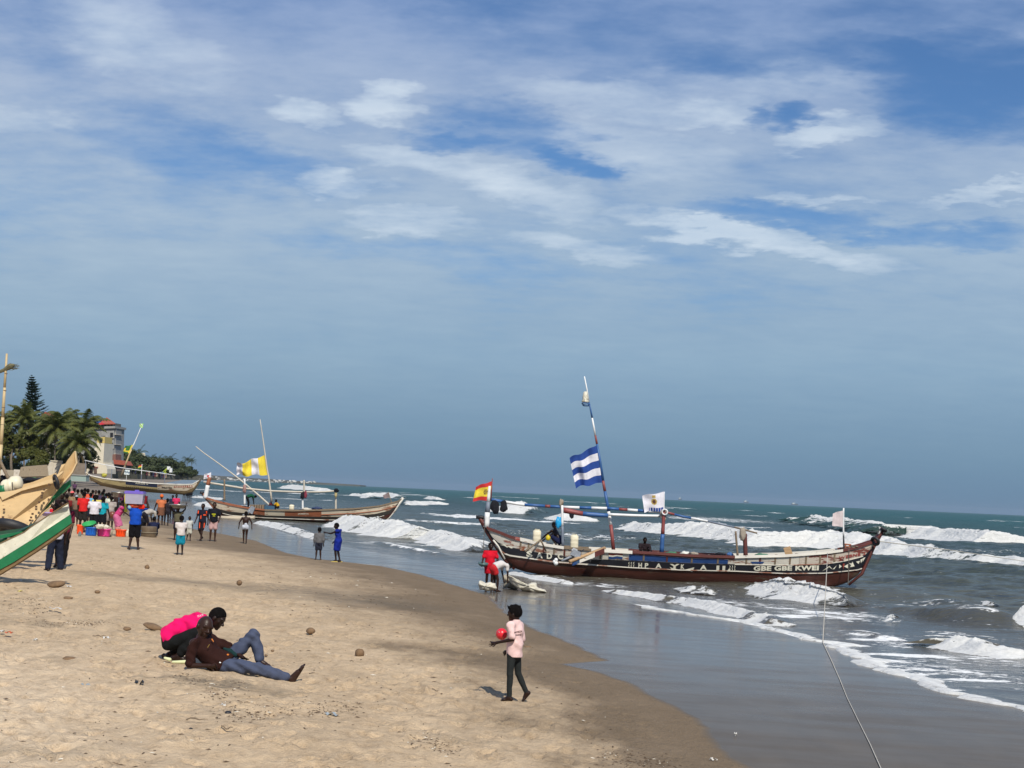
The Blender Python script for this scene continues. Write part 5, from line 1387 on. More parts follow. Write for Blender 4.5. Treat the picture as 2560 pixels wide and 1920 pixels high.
# ================= the two prows at the left edge =================
PLY = mat('bare_plywood', (0.60, 0.42, 0.21), 0.7, 0.16, 1.8, 0.15, 30, wear=((0.34, 0.21, 0.10), 0.60, 2.4), stretch=(1, 1, 2.2))
PLYE = mat('plywood_edge', (0.66, 0.48, 0.26), 0.7, 0.15, 3, 0.15, 30)
GREEN = mat('green_gloss_paint', (0.008, 0.15, 0.055), 0.45, 0.2, 3.0, 0.12, 20, wear=((0.35, 0.25, 0.14), 0.70, 5.0))
WHT = mat('patchy_white_paint', (0.64, 0.62, 0.50), 0.7, 0.16, 4.0, 0.3, 20, wear=((0.40, 0.33, 0.20), 0.60, 5.0))
DKGREEN = mat('dark_green_inside', (0.012, 0.06, 0.03), 0.6, 0.4, 3.0, 0.3)
EARTH = mat('muddy_keel', (0.20, 0.13, 0.06), 0.9, 0.3, 6, 0.5)
def c2(x, y): return (x / 5.53, 1140 + y / 5.53)
def slab(root, name, m, pts, Y, thick, conv=c2, smooth=False, label=None):
    """a solid slab: outline in pixels at depth Y (or per-point list), thickness going away from the camera"""
    Ys = Y if isinstance(Y, list) else [Y] * len(pts)
    F_ = [at(*conv(*p), y) for p, y in zip(pts, Ys)]
    B_ = [p + Vector((0, thick, 0)) for p in F_]
    k = len(pts); mb = MB()
    mb.add(F_ + B_, [tuple(range(k)), tuple(reversed(range(k, 2 * k)))] + [(i, i + k, (i + 1) % k + k, (i + 1) % k) for i in range(k)])
    o = mb.build(name, m, root, smooth, root.location)
    if label: o['label'] = label
    return o
YA = 38.0
ca = thing('canoe_prow', 'unpainted plywood canoe prow rearing up at the left edge, green along its keel', 'canoe', Vector((at(*c2(-200, 1100), YA).x, YA + .6, 0.9)))
# near side sheet, far side sheet meeting at the stem; the side is split into its boards
slab(ca, 'plank', PLY, [(-500, 640), (10, 560), (300, 480), (560, 410), (760, 370), (880, 310), (840, 400), (740, 520), (560, 780), (430, 960), (0, 1010), (-500, 1030)], [YA + .1, YA, YA, YA, YA + .1, YA + .3, YA + .35, YA + .3, YA + .15, YA, YA - .1, YA - .1], .04)
slab(ca, 'plank', PLY, [(-500, 1180), (0, 1130), (230, 1060), (425, 975), (430, 960), (0, 1010), (-500, 1030)], YA + .02, .04)
slab(ca, 'gunwale_board', PLYE, [(-500, 590), (10, 500), (200, 475), (450, 395), (700, 320), (780, 268), (770, 350), (560, 410), (300, 480), (30, 612), (10, 560), (-500, 640)], YA - .06, .06)
slab(ca, 'stem_board', PLY, [(700, 320), (800, 250), (850, 120), (905, 105), (930, 60), (1030, -70), (1058, 100), (1000, 220), (900, 340), (845, 400), (800, 380)], [YA + .1, YA + .15, YA + .2, YA + .25, YA + .25, YA + .3, YA + .42, YA + .4, YA + .38, YA + .35, YA + .2], .05)
slab(ca, 'stem_edge', PLYE, [(1030, -70), (1042, -60), (1062, 100), (1004, 226), (905, 345), (846, 402), (742, 524), (562, 784), (432, 966), (425, 955), (555, 772), (735, 510), (838, 392), (893, 332), (990, 215), (1046, 98)], YA + .28, .10)
slab(ca, 'stem_cleat', PLYE, [(775, 262), (865, 205), (870, 225), (790, 300)], YA - .02, .08)
slab(ca, 'keel_board', GREEN, [(700, 620), (742, 524), (846, 402), (905, 380), (965, 330), (968, 420), (880, 500), (760, 590), (640, 720), (560, 784)], YA + .5, .12)
slab(ca, 'far_side', PLY, [(-500, 560), (0, 470), (450, 360), (780, 230), (700, 700), (430, 940), (-500, 1000)], YA + 1.5, .04)
for (x, y) in ((610, 465), (585, 510), (578, 545), (575, 575), (540, 640), (500, 700), (500, 735), (450, 800), (430, 850), (415, 890), (680, 395), (40, 845), (55, 740)):
    mb = MB(); c = at(*c2(x, y), YA - .12); mb.box(c, (.05, .03, .05)); mb.build('nail_stain', mat('nail_stain', (.10, .055, .03), .8), ca, False, ca.location)
tyre('long black tyre draped over the plywood prow', *c2(775, 360), YA - .15, 20, 4, (1, .55, .35), group='tyres hung on the prows')
t_ = thing('tyre', 'big shiny black tyre between the two prows', 'tyre', at(*c2(180, 1000), YA - .9), 'tyres hung on the prows')
mb = MB(); mb.torus(t_.location, .36, .13, (.15, .35, 1), 28, 12); mb.build('tread', RUBBER, t_, True, t_.location)
YB = 33.0
cb = thing('canoe_prow', 'white and green painted canoe prow pointing up right, nearest the left edge', 'canoe', Vector((at(*c2(-200, 1500), YB).x, YB + .5, 0.9)))
slab(cb, 'upper_plank', WHT, [(-700, 1500), (-200, 1300), (0, 1210), (340, 1050), (420, 985), (700, 800), (935, 655), (950, 745), (965, 810), (700, 985), (400, 1180), (0, 1430), (-700, 1830)], [YB, YB, YB, YB, YB, YB, YB + .15, YB + .15, YB + .15, YB, YB, YB, YB], .05)
slab(cb, 'green_plank', GREEN, [(-700, 1835), (0, 1434), (400, 1184), (700, 989), (968, 812), (984, 930), (760, 1090), (480, 1280), (200, 1460), (0, 1570), (-700, 1960)], YB - .03, .07)
slab(cb, 'keel_edge', EARTH, [(-700, 1965), (0, 1574), (200, 1464), (480, 1284), (760, 1094), (984, 932), (986, 955), (800, 1110), (500, 1320), (220, 1500), (0, 1635), (-700, 2030)], YB + .0, .22)
slab(cb, 'top_edge', EARTH, [(-700, 1490), (-200, 1290), (0, 1200), (340, 1040), (420, 975), (700, 790), (935, 645), (938, 656), (700, 800), (420, 986), (340, 1051), (0, 1211), (-700, 1500)], YB - .02, .10)
slab(cb, 'inside_wall', DKGREEN, [(-500, 1060), (0, 1040), (300, 1000), (410, 960), (600, 870), (925, 670), (700, 830), (420, 1010), (330, 1060), (0, 1230), (-500, 1420)], [YB + .5, YB + .5, YB + .6, YB + .6, YB + .4, YB + .2, YB + .3, YB + .35, YB + .35, YB + .35, YB + .35], .04)
slab(cb, 'inside_stripe', GREEN, [(-300, 1140), (0, 1095), (300, 1040), (310, 1055), (120, 1120), (0, 1140), (-300, 1185)], YB + .30, .03)
mb = MB(); mb.tube([at(*c2(140, 1130), YB + .2), at(*c2(130, 1250), YB + .2), at(*c2(170, 1255), YB + .2)], [.06, .1, .05], 7); mb.build('rope_loop', WOODW, cb, True, cb.location)

# gear lying in the plywood canoe
ft = thing('float', 'cream and green moulded float lashed in the plywood canoe', 'float', at(*c2(165, 430), YA + .8))
mb = MB(); mb.lathe(at(*c2(45, 440), YA + .7), [(.08, -.05), (.17, .0), (.20, .06), (.20, .14), (.185, .17), (.20, .20), (.19, .26), (.12, .31), (.05, .34)], 14, axis=(1, 0, .30)); mb.build('body', DRUM, ft, True, ft.location)
mb = MB(); mb.lathe(at(*c2(150, 385), YA + .75), [(.12, -.03), (.18, .0), (.20, .06), (.20, .18), (.17, .25), (.10, .29)], 14, axis=(1, 0, .15)); mb.build('body', DRUM, ft, True, ft.location)
mb = MB(); mb.lathe(at(*c2(35, 470), YA + .66), [(.10, -.1), (.17, .0), (.2, .1)], 12, axis=(1, 0, .2)); mb.build('end_cap', GREEN, ft, True, ft.location)
mb = MB(); mb.torus(at(*c2(170, 420), YA + .75), .205, .018, (1, 0, .25), 16, 6); mb.torus(at(*c2(205, 415), YA + .75), .205, .018, (1, 0, .1), 16, 6); mb.build('lashing', ROPED, ft, True, ft.location)
cloth_lump('net_bundle', 'dark net heap behind the cream float', 'net', *c2(60, 330), YA + 1.2, 40, 22, BLACKC, 81)
banded_pole('pole', 'brown pole leaning over the cream float', 'pole', [c2(125, 330), c2(-60, -60)], YA + .9, [(1, WOODW)], [.045, .04])
bam = banded_pole('bamboo_pole', 'tall jointed bamboo pole at the left edge', 'pole', [(-10, 1240), (2, 1120), (7, 1040), (12, 960), (17, 884)], YA + 1, [(.18, BAMBOO), (.36, BAMBOO), (.55, BAMBOO), (.76, BAMBOO), (1, BAMBOO)], [.065, .028])
for t in (.2, .38, .5, .62, .74, .86):
    P0 = at(-10, 1240, YA + 1).lerp(at(17, 884, YA + 1), t)
    mb = MB(); mb.torus(P0 + Vector((.02, 0, 0)), .05 - .02 * t, .012, (0.06, 0, 1), 10, 5); mb.build('joint', WOODW, bam, True, bam.location)
fd = thing('palm_frond_streamer', 'frayed dry palm spray tied across the bamboo pole', 'palm spray', at(-20, 936, YA + 1))
mb = MB(); mb.tube([at(-30, 940, YA + 1), at(10, 925, YA + 1), at(26, 915, YA + 1), at(36, 912, YA + 1)], [.03, .05, .08, .03], 7)
for k in range(26):
    a = Vector(at(12 + rr.random() * 22, 924 - rr.random() * 10, YA + 1)); mb.tube([a, a + Vector((.10 + rr.random() * .12, rr.uniform(-.08, .08), rr.uniform(-.05, .10)))], [.008, .003], 4)
mb.build('spray', mat('dry_frond', (.12, .11, .06), .9, .3), fd, False, fd.location)
# ------------------------------------------------------------------ bodies as one continuous surface (signed distance field -> surface nets)
_CORN = np.array([(0, 0, 0), (1, 0, 0), (0, 1, 0), (1, 1, 0), (0, 0, 1), (1, 0, 1), (0, 1, 1), (1, 1, 1)])
_EDG = [(0, 1), (2, 3), (4, 5), (6, 7), (0, 2), (1, 3), (4, 6), (5, 7), (0, 4), (1, 5), (2, 6), (3, 7)]
def surface_nets(D, org, h):
    nx, ny, nz = D.shape
    ins = D < 0
    cnt = np.zeros((nx - 1, ny - 1, nz - 1), np.int8)
    for c in _CORN: cnt += ins[c[0]:nx - 1 + c[0], c[1]:ny - 1 + c[1], c[2]:nz - 1 + c[2]]
    act = (cnt > 0) & (cnt < 8)
    idx = np.argwhere(act)
    if len(idx) == 0: return None
    vals = np.stack([D[idx[:, 0] + c[0], idx[:, 1] + c[1], idx[:, 2] + c[2]] for c in _CORN], 1)
    acc = np.zeros((len(idx), 3)); n = np.zeros(len(idx))
    for a, b in _EDG:
        va, vb = vals[:, a], vals[:, b]
        x = (va < 0) != (vb < 0)
        t = np.where(x, va / np.where(va - vb == 0, 1, va - vb), 0)
        p = _CORN[a] + t[:, None] * (_CORN[b] - _CORN[a])
        acc += p * x[:, None]; n += x
    V = org + (idx + acc / n[:, None]) * h
    ids = -np.ones(act.shape, np.int64); ids[tuple(idx.T)] = np.arange(len(idx))
    Q = []
    for ax in range(3):
        b, c = (ax + 1) % 3, (ax + 2) % 3
        sl0 = [slice(None)] * 3; sl1 = [slice(None)] * 3
        sl0[ax] = slice(0, D.shape[ax] - 1); sl1[ax] = slice(1, D.shape[ax])
        s0 = ins[tuple(sl0)]; s1 = ins[tuple(sl1)]
        ch = s0 != s1
        lim = [slice(None)] * 3; lim[b] = slice(1, D.shape[b] - 1); lim[c] = slice(1, D.shape[c] - 1)
        e = np.argwhere(ch[tuple(lim)])
        if len(e) == 0: continue
        e[:, b] += 1; e[:, c] += 1
        flip = s0[tuple(e.T)]
        def cell(db, dc):
            q = e.copy(); q[:, b] -= db; q[:, c] -= dc
            return ids[tuple(q.T)]
        q = np.stack([cell(1, 1), cell(0, 1), cell(0, 0), cell(1, 0)], 1)
        q[~flip] = q[~flip][:, ::-1]
        Q.append(q)
    Q = np.concatenate(Q); Q = Q[(Q >= 0).all(1)]
    return V, Q

def sdf_build(prims, h, cuts=(), subs=(), noise_amp=0.0, noise_scale=10.0, seed=0, k=0.02):
    """prims: ('c', a, b, ra, rb[, k]) capsule; ('e', centre, radii, R[, k]) ellipsoid. cuts: (point, normal) keep the side the normal points away from"""
    lo = np.array([1e9] * 3); hi = -lo
    for p in prims:
        if p[0] == 'c':
            for q, r in ((p[1], p[3]), (p[2], p[4])):
                lo = np.minimum(lo, np.array(q) - r); hi = np.maximum(hi, np.array(q) + r)
        else:
            r = max(p[2]); lo = np.minimum(lo, np.array(p[1]) - r); hi = np.maximum(hi, np.array(p[1]) + r)
    lo -= 3 * h; hi += 3 * h
    n = np.ceil((hi - lo) / h).astype(int) + 1
    ax = [lo[i] + h * np.arange(n[i]) for i in range(3)]
    D = np.full(n, 0.5, np.float32)
    def local(p, kk):
        if p[0] == 'c':
            a, b = np.array(p[1]), np.array(p[2]); r = max(p[3], p[4])
            l = np.minimum(a, b) - r - kk - 2 * h; u = np.maximum(a, b) + r + kk + 2 * h
        else:
            r = max(p[2]); l = np.array(p[1]) - r - kk - 2 * h; u = np.array(p[1]) + r + kk + 2 * h
        i0 = np.clip(np.floor((l - lo) / h).astype(int), 0, n); i1 = np.clip(np.ceil((u - lo) / h).astype(int) + 1, 0, n)
        sl = tuple(slice(i0[i], i1[i]) for i in range(3))
        X = ax[0][sl[0]][:, None, None]; Y = ax[1][sl[1]][None, :, None]; Z = ax[2][sl[2]][None, None, :]
        if p[0] == 'c':
            ba = b - a; L = max(1e-9, ba.dot(ba))
            t = np.clip(((X - a[0]) * ba[0] + (Y - a[1]) * ba[1] + (Z - a[2]) * ba[2]) / L, 0, 1)
            d = np.sqrt((X - a[0] - t * ba[0]) ** 2 + (Y - a[1] - t * ba[1]) ** 2 + (Z - a[2] - t * ba[2]) ** 2) - (p[3] + (p[4] - p[3]) * t)
        else:
            c = np.array(p[1]); R = np.array(p[3]) if p[3] is not None else np.eye(3)
            x, y, z = X - c[0], Y - c[1], Z - c[2]
            q = [x * R[0][i] + y * R[1][i] + z * R[2][i] for i in range(3)]
            r = p[2]
            k0 = np.sqrt((q[0] / r[0]) ** 2 + (q[1] / r[1]) ** 2 + (q[2] / r[2]) ** 2)
            k1 = np.sqrt((q[0] / r[0] ** 2) ** 2 + (q[1] / r[1] ** 2) ** 2 + (q[2] / r[2] ** 2) ** 2)
            d = k0 * (k0 - 1) / np.maximum(k1, 1e-6)
        return sl, d.astype(np.float32)
    for p in prims:
        kk = p[5] if (p[0] == 'c' and len(p) > 5) else (p[4] if (p[0] == 'e' and len(p) > 4) else k)
        sl, d = local(p, kk)
        o = D[sl]
        m = np.clip(0.5 + 0.5 * (o - d) / kk, 0, 1)
        D[sl] = o * (1 - m) + d * m - kk * m * (1 - m)
    for p in subs:
        kk = 0.008
        sl, d = local(p, kk)
        o = D[sl]; d = -d
        m = np.clip(0.5 - 0.5 * (o - d) / kk, 0, 1)
        D[sl] = o * (1 - m) + d * m + kk * m * (1 - m)
    X = ax[0][:, None, None]; Y = ax[1][None, :, None]; Z = ax[2][None, None, :]
    if noise_amp:
        s = noise_scale
        D += noise_amp * 1.3 * np.sin(X * s * 2.1 + 2.5 * np.sin(Z * s * .8 + Y * s * .6 + seed) + Z * s * 1.6).astype(np.float32) * np.sin(Y * s * 1.2 + Z * s * .9 + seed).astype(np.float32)
        D += noise_amp * (np.sin(X * s * 1.3 + Z * s * 1.9 + seed) * np.sin(Y * s * 1.1 - Z * s * .7 + 2 * seed) + 0.6 * np.sin(X * s * 2.9 - Z * s * 1.7 + Y * s + seed)).astype(np.float32)
    for (pt, nr) in cuts:
        d = (X - pt[0]) * nr[0] + (Y - pt[1]) * nr[1] + (Z - pt[2]) * nr[2]
        D = np.maximum(D, d.astype(np.float32))
    return surface_nets(D, lo, h)

def sdf_part(name, m, root, prims, h, **kw):
    r = sdf_build(prims, h, **kw)
    if r is None: return None
    me = np_mesh(name, r[0], r[1])
    return link_mesh(name, me, m, root, None, True)

SKIN = [mat('skin_dark', (0.030, 0.013, 0.008), .42, .15, 9, .08, 60, spec=.28), mat('skin_deep', (0.020, 0.009, 0.006), .42, .15, 9, .08, 60, spec=.28), mat('skin_brown', (0.050, 0.023, 0.014), .45, .15, 9, .08, 60, spec=.28)]
SOLE = mat('foot_sole', (0.22, 0.11, 0.07), .7, .2, 9, .1)
HAIR = mat('hair_black', (0.006, 0.005, 0.005), .9, .3, 20, .8, 90, spec=.08)
_CL = {}
def CL(r, g, b, fold=0.5):
    """cloth by sRGB 0..255"""
    key = (r, g, b)
    if key not in _CL: _CL[key] = cloth_mat('cloth_%d_%d_%d' % key, tuple(c * .84 for c in srgb(r, g, b)), fold=fold)
    return _CL[key]

BASEJ = dict(pelvis=(0, 0, .53), waist=(0, 0, .61), chest=(0, 0, .715), neck=(0, -.005, .825), head=(0, .012, .93),
             shl=(-.108, 0, .80), shr=(.108, 0, .80), ell=(-.135, -.005, .63), elr=(.135, -.005, .63), wrl=(-.145, .035, .49), wrr=(.145, .035, .49),
             hil=(-.052, 0, .515), hir=(.052, 0, .515), knl=(-.058, .015, .285), knr=(.058, .015, .285), anl=(-.060, -.012, .045), anr=(.060, -.012, .045),
             tol=(-.072, .085, .014), tor=(.072, .085, .014))
def frame(up, right):
    u = Vector(up).normalized(); r = Vector(right); r = (r - u * r.dot(u)).normalized(); f = u.cross(r)
    return [[r.x, f.x, u.x], [r.y, f.y, u.y], [r.z, f.z, u.z]]     # columns right, forward, up

def person(label, base, H, rz, pose=None, wear=(), skin=0, vox=0.022, head_s=1.0, hair='short', cat='person', group=None, bulk=1.0, look=None, grip=False, fingers=False, female=False, lean=0, name='person'):
    """base: point on the ground; H height in metres; rz: facing direction (0 = away from the camera, +y)"""
    J = dict(BASEJ)
    if pose: J.update(pose)
    rm = Matrix.Rotation(rz, 3, 'Z')
    P = {k: rm @ (Vector(v) * H) for k, v in J.items()}
    return person_from(label, Vector(base), P, H, wear, skin, vox, head_s, hair, cat, group, bulk, look if look is None else rm @ Vector(look), fingers, name)

def hand_prims(w, el, H, out=None, spread=0.3, curl=0.35, side=1):
    """palm, thumb and four fingers"""
    d = (w - el).normalized()
    a = d.cross(Vector((0, 0, 1)));
    if a.length < .1: a = d.cross(Vector((0, 1, 0)))
    a.normalize()
    if out is not None: a = (out - d * out.dot(d)).normalized()
    n = d.cross(a).normalized() * side
    s = H / 1.7
    pr = [('c', w, w + d * .07 * s, .022 * s, .030 * s, .02 * s), ('c', w + d * .05 * s - a * .02 * s, w + d * .085 * s + a * .02 * s, .020 * s, .018 * s, .015 * s)]
    for i, (off, L) in enumerate(((-.030, .068), (-.010, .078), (.010, .074), (.029, .060))):
        r0 = w + d * .085 * s + a * off * s
        dd = (d + a * (off * 10 * spread)).normalized()
        m1 = r0 + (dd + n * curl * .5).normalized() * L * .5 * s
        m2 = m1 + (dd + n * curl * 1.4).normalized() * L * .55 * s
        pr += [('c', r0, m1, .0095 * s, .009 * s, .006), ('c', m1, m2, .0088 * s, .0068 * s, .004)]
    t0 = w + d * .03 * s - a * .022 * s
    t1 = t0 + (d * .6 - a * .9 + n * .2).normalized() * .038 * s
    pr += [('c', t0, t1, .013 * s, .011 * s, .01), ('c', t1, t1 + (d * .9 - a * .5 + n * .3).normalized() * .032 * s, .011 * s, .008 * s, .004)]
    return pr

def person_from(label, base, P, H, wear, skin, vox, head_s, hair, cat, group, bulk, look, fingers, name='person', hands=None, feet_s=1.0):
    """P: joints relative to base, world axes"""
    root = thing(name, label, cat, base, group)
    up = P['neck'] - P['pelvis']; rt = P['shr'] - P['shl']
    F = frame(up, rt)
    F2 = frame(P['chest'] - P['pelvis'], P['hir'] - P['hil'])
    hr = .066 * H * head_s
    hd = (P['head'] - P['neck']).normalized()
    fw = look.normalized() if look is not None else Vector((F[0][1], F[1][1], F[2][1]))
    hrt = fw.cross(hd).normalized(); hup = hrt.cross(fw).normalized()
    HF = [[hrt.x, fw.x, hup.x], [hrt.y, fw.y, hup.y], [hrt.z, fw.z, hup.z]]
    hc = P['head']
    loc = lambda x, y, z: hc + hrt * x * hr + fw * y * hr + hup * z * hr
    B = bulk
    body = [('e', P['chest'], (.098 * H * B, .062 * H * B, .105 * H), F), ('e', P['waist'], (.078 * H * B, .055 * H * B, .09 * H), F), ('e', P['pelvis'], (.090 * H * B, .062 * H * B, .068 * H), F2),
            ('c', P['shl'], P['shr'], .036 * H * B, .036 * H * B), ('c', P['chest'], P['neck'], .045 * H, .034 * H), ('c', P['neck'], P['head'], .032 * H, .030 * H, .02),
            ('e', loc(0, -.05, .12), (.75 * hr, .92 * hr, .98 * hr), HF, .01), ('e', loc(0, .22, -.42), (.56 * hr, .62 * hr, .62 * hr), HF, .015)]
    if vox < .012:
        body += [('c', loc(0, .83, .02), loc(0, 1.02, -.28), .07 * hr, .13 * hr, .012), ('c', loc(-.16, .92, -.32), loc(.16, .92, -.32), .08 * hr, .08 * hr, .01), ('c', loc(-.5, .72, .2), loc(.5, .72, .2), .12 * hr, .12 * hr, .02),
                 ('c', loc(-.2, .78, -.60), loc(.2, .78, -.60), .10 * hr, .10 * hr, .006), ('c', loc(-.16, .76, -.74), loc(.16, .76, -.74), .10 * hr, .10 * hr, .006), ('e', loc(0, .62, -.98), (.25 * hr, .22 * hr, .16 * hr), HF, .02),
                 ('c', loc(-.5, .55, -.2), loc(-.4, .6, -.35), .14 * hr, .12 * hr, .03), ('c', loc(.5, .55, -.2), loc(.4, .6, -.35), .14 * hr, .12 * hr, .03)]
        for sx in (-1, 1):
            body += [('e', loc(sx * .80, -.05, -.12), (.10 * hr, .20 * hr, .30 * hr), HF, .006)]
    else:
        body += [('c', loc(0, .85, .0), loc(0, .98, -.25), .08 * hr, .13 * hr, .012)]
        for sx in (-1, 1): body += [('e', loc(sx * .78, -.05, -.12), (.12 * hr, .2 * hr, .28 * hr), HF, .01)]
    subs = []
    if vox < .012:
        for sx in (-1, 1): subs.append(('e', loc(sx * .34, .93, .02), (.17 * hr, .12 * hr, .10 * hr), HF))
        subs.append(('c', loc(-.2, .90, -.67), loc(.2, .90, -.67), .018 * hr, .018 * hr))
    for s_ in ('l', 'r'):
        body += [('c', P['sh' + s_], P['el' + s_], .031 * H * B, .023 * H * B, .015), ('c', P['el' + s_], P['wr' + s_], .0235 * H * B, .0155 * H * B, .008)]
        if fingers:
            o = hands.get(s_) if hands else None
            body += hand_prims(P['wr' + s_], P['el' + s_], H, **(o or {}))
        else:
            d = (P['wr' + s_] - P['el' + s_]).normalized()
            a_ = d.cross(Vector((1, .3, .2))).normalized()
            body += [('c', P['wr' + s_], P['wr' + s_] + d * .05 * H, .016 * H, .020 * H, .01), ('c', P['wr' + s_] + d * .05 * H, P['wr' + s_] + d * .092 * H, .018 * H, .010 * H, .01),
                     ('c', P['wr' + s_] + d * .02 * H, P['wr' + s_] + d * .055 * H + a_ * .03 * H, .010 * H, .007 * H, .008)]
        kn, an, to = P['kn' + s_], P['an' + s_], P['to' + s_]
        body += [('c', P['hi' + s_], kn, .050 * H * B, .033 * H * B), ('c', kn, an, .031 * H * B, .021 * H, .01)]
        calf = kn.lerp(an, .32); back = (kn - P['hi' + s_]).normalized()
        body += [('e', calf, (.030 * H * B, .032 * H * B, .075 * H), frame(kn - an, rt), .015)]
        fd_ = (to - an); fh = Vector((fd_.x, fd_.y, fd_.z))
        heel = an - (fd_.normalized() * .02 * H) - (kn - an).normalized() * .026 * H
        body += [('c', an, heel, .022 * H, .020 * H, .01), ('c', heel, to, .021 * H * feet_s, .015 * H * feet_s, .012), ('c', an, an.lerp(to, .6), .022 * H, .018 * H, .012)]
        if fingers:
            sd = fd_.cross(kn - an).normalized()
            tip = to + fd_.normalized() * .010 * H
            for q, (o_, L_) in enumerate(((-.020, .020), (-.008, .018), (.002, .015), (.012, .012), (.020, .008))):
                sgn = 1 if s_ == 'r' else -1
                p0 = to + sd * o_ * sgn * H
                body.append(('c', p0 - fd_.normalized() * .02 * H, p0 + fd_.normalized() * L_ * H, .010 * H, (.0085 if q == 0 else .006) * H, .004))
    sdf_part('body', SKIN[skin], root, body, vox, subs=subs, k=.03)
    tk = .008 if vox < .012 else .013            # cloth stands off the skin
    for g in wear:
        kind, m = g[0], g[1]; o = g[2] if len(g) > 2 else {}
        ex = o.get('ex', 0.0)
        pr = []; cuts = []; sub = []
        if kind in ('shirt', 'dress', 'vest'):
            hem = o.get('hem', .0)                 # fraction of H below the pelvis the hem hangs
            pr += [('e', P['chest'], ((.104 * B) * H + tk + ex, .069 * H * B + tk + ex, .115 * H), F), ('e', P['waist'], (.090 * H * B + tk + ex, .064 * H * B + tk + ex, .10 * H), F),
                   ('c', P['shl'], P['shr'], .040 * H * B + tk, .040 * H * B + tk), ('c', P['chest'], P['neck'], .050 * H + tk, .036 * H + tk * .6)]
            u_ = (P['neck'] - P['pelvis']).normalized()
            if kind == 'dress':
                a = P['pelvis']; kn = (P['knl'] + P['knr']) / 2
                L_ = o.get('length', .22) * H
                dn = (kn - a).normalized()
                wl_ = o.get('flare', .125)
                pr += [('c', a + u_ * .02 * H, a + dn * L_, .088 * H * B + tk, wl_ * H), ('e', a, (.098 * H * B + tk, .08 * H + tk, .09 * H), F2)]
                for s_ in ('l', 'r'): pr.append(('c', P['hi' + s_], P['hi' + s_].lerp(P['kn' + s_], min(1, L_ / (.23 * H))), .07 * H, .06 * H))
                cuts.append((a + dn * L_, dn))
            else:
                a = P['pelvis'] - u_ * hem * H
                pr += [('e', P['pelvis'], (.098 * H * B + tk + ex, .072 * H * B + tk + ex, .085 * H), F2)]
                pr += [('c', P['chest'], P['waist'], .078 * H * B + tk + ex, .078 * H * B + tk + ex), ('c', P['waist'], a, .078 * H * B + tk + ex, .082 * H * B + tk + ex)]
                cuts.append((a, -u_))
            cuts.append((P['neck'] + u_ * .012 * H, u_))
            if kind != 'vest':
                sv = o.get('sleeve', .5)
                for s_ in ('l', 'r'):
                    e0 = P['sh' + s_].lerp(P['el' + s_], min(1, sv))
                    pr.append(('c', P['sh' + s_], e0, .039 * H * B + tk * .6, .033 * H * B + tk + .002))
                    if sv > 1: pr.append(('c', P['el' + s_], P['el' + s_].lerp(P['wr' + s_], sv - 1), .030 * H + tk * .6, .022 * H + tk))
        elif kind in ('shorts', 'trousers', 'briefs'):
            L_ = o.get('length', .5 if kind == 'shorts' else (2.0 if kind == 'trousers' else .12))
            loose = o.get('loose', 0.0 if kind != 'shorts' else .006)
            pr += [('e', P['pelvis'], (.094 * H * B + tk, .068 * H * B + tk, .07 * H + tk), F2), ('c', P['pelvis'], P['waist'], .070 * H * B, .066 * H * B)]
            for s_ in ('l', 'r'):
                hi_, kn, an = P['hi' + s_], P['kn' + s_], P['an' + s_]
                sl_ = o.get('slim', 0.0); e0 = hi_.lerp(kn, min(1, L_))
                pr.append(('c', hi_, e0, .054 * H * B + tk - sl_, (.054 + (.036 - .054) * min(1, L_)) * H * B + tk + loose - sl_))
                if L_ > 1: pr.append(('c', kn, kn.lerp(an, min(1, L_ - 1)), .036 * H * B + tk + loose - sl_, .026 * H + tk + loose - sl_, .015))
                if L_ > 1: pr.append(('e', kn.lerp(an, .32), (.034 * H * B + tk - sl_, .036 * H * B + tk - sl_, .08 * H), frame(kn - an, rt), .015))
        elif kind == 'wrap':
            pr += [('e', loc(0, -.12, .30), (.95 * hr, 1.1 * hr, .95 * hr), HF), ('e', loc(0, -.4, .9), (.5 * hr, .6 * hr, .45 * hr), HF)]
            cuts.append((loc(0, .2, .1), tuple(-(hup * .85 - fw * .5))))
        elif kind == 'cap':
            pr += [('e', loc(0, -.05, .25), (.86 * hr, 1.03 * hr, .95 * hr), HF), ('e', loc(0, 1.0, .35), (.55 * hr, .55 * hr, .08 * hr), HF, .005)]
            cuts.append((loc(0, 0, .22), tuple(-hup)))
        nm = {'shirt': 'shirt', 'vest': 'vest', 'dress': 'dress', 'shorts': 'shorts', 'trousers': 'trousers', 'briefs': 'underpants', 'wrap': 'headwrap', 'cap': 'cap'}[kind]
        ob_ = sdf_part(nm, m, root, pr, vox, cuts=cuts, k=.03, noise_amp=o.get('fold', .0025 if vox < .012 else .004), noise_scale=14, seed=len(label) % 7)
        if o.get('label') and ob_: ob_['label'] = o['label']
    if hair in ('short', 'spiky', 'afro', 'buns'):
        t = {'short': .045, 'spiky': .055, 'afro': .22, 'buns': .09}[hair]
        pr = [('e', loc(0, -.08, .17), ((.77 + t) * hr, (.93 + t) * hr, (.97 + t) * hr), HF)]
        if hair == 'spiky':
            rs = random.Random(3)
            for _ in range(16):
                x = rs.uniform(-.5, .5); y = rs.uniform(-.8, .6)
                p0 = loc(x, y, .75); pr.append(('c', p0, loc(x * 1.3, y * 1.25 + .15, 1.02 + rs.random() * .16), .13 * hr, .04 * hr, .012))
            for x in (-.35, -.1, .15): pr.append(('c', loc(x, .55, .75), loc(x * 1.2, 1.12, .70 + .1 * x), .12 * hr, .03 * hr, .01))
        if hair == 'buns':
            for sx in (-.5, 0, .5): pr.append(('c', loc(sx, -.5, .8), loc(sx * 1.3, -.7, 1.25), .2 * hr, .12 * hr, .02))
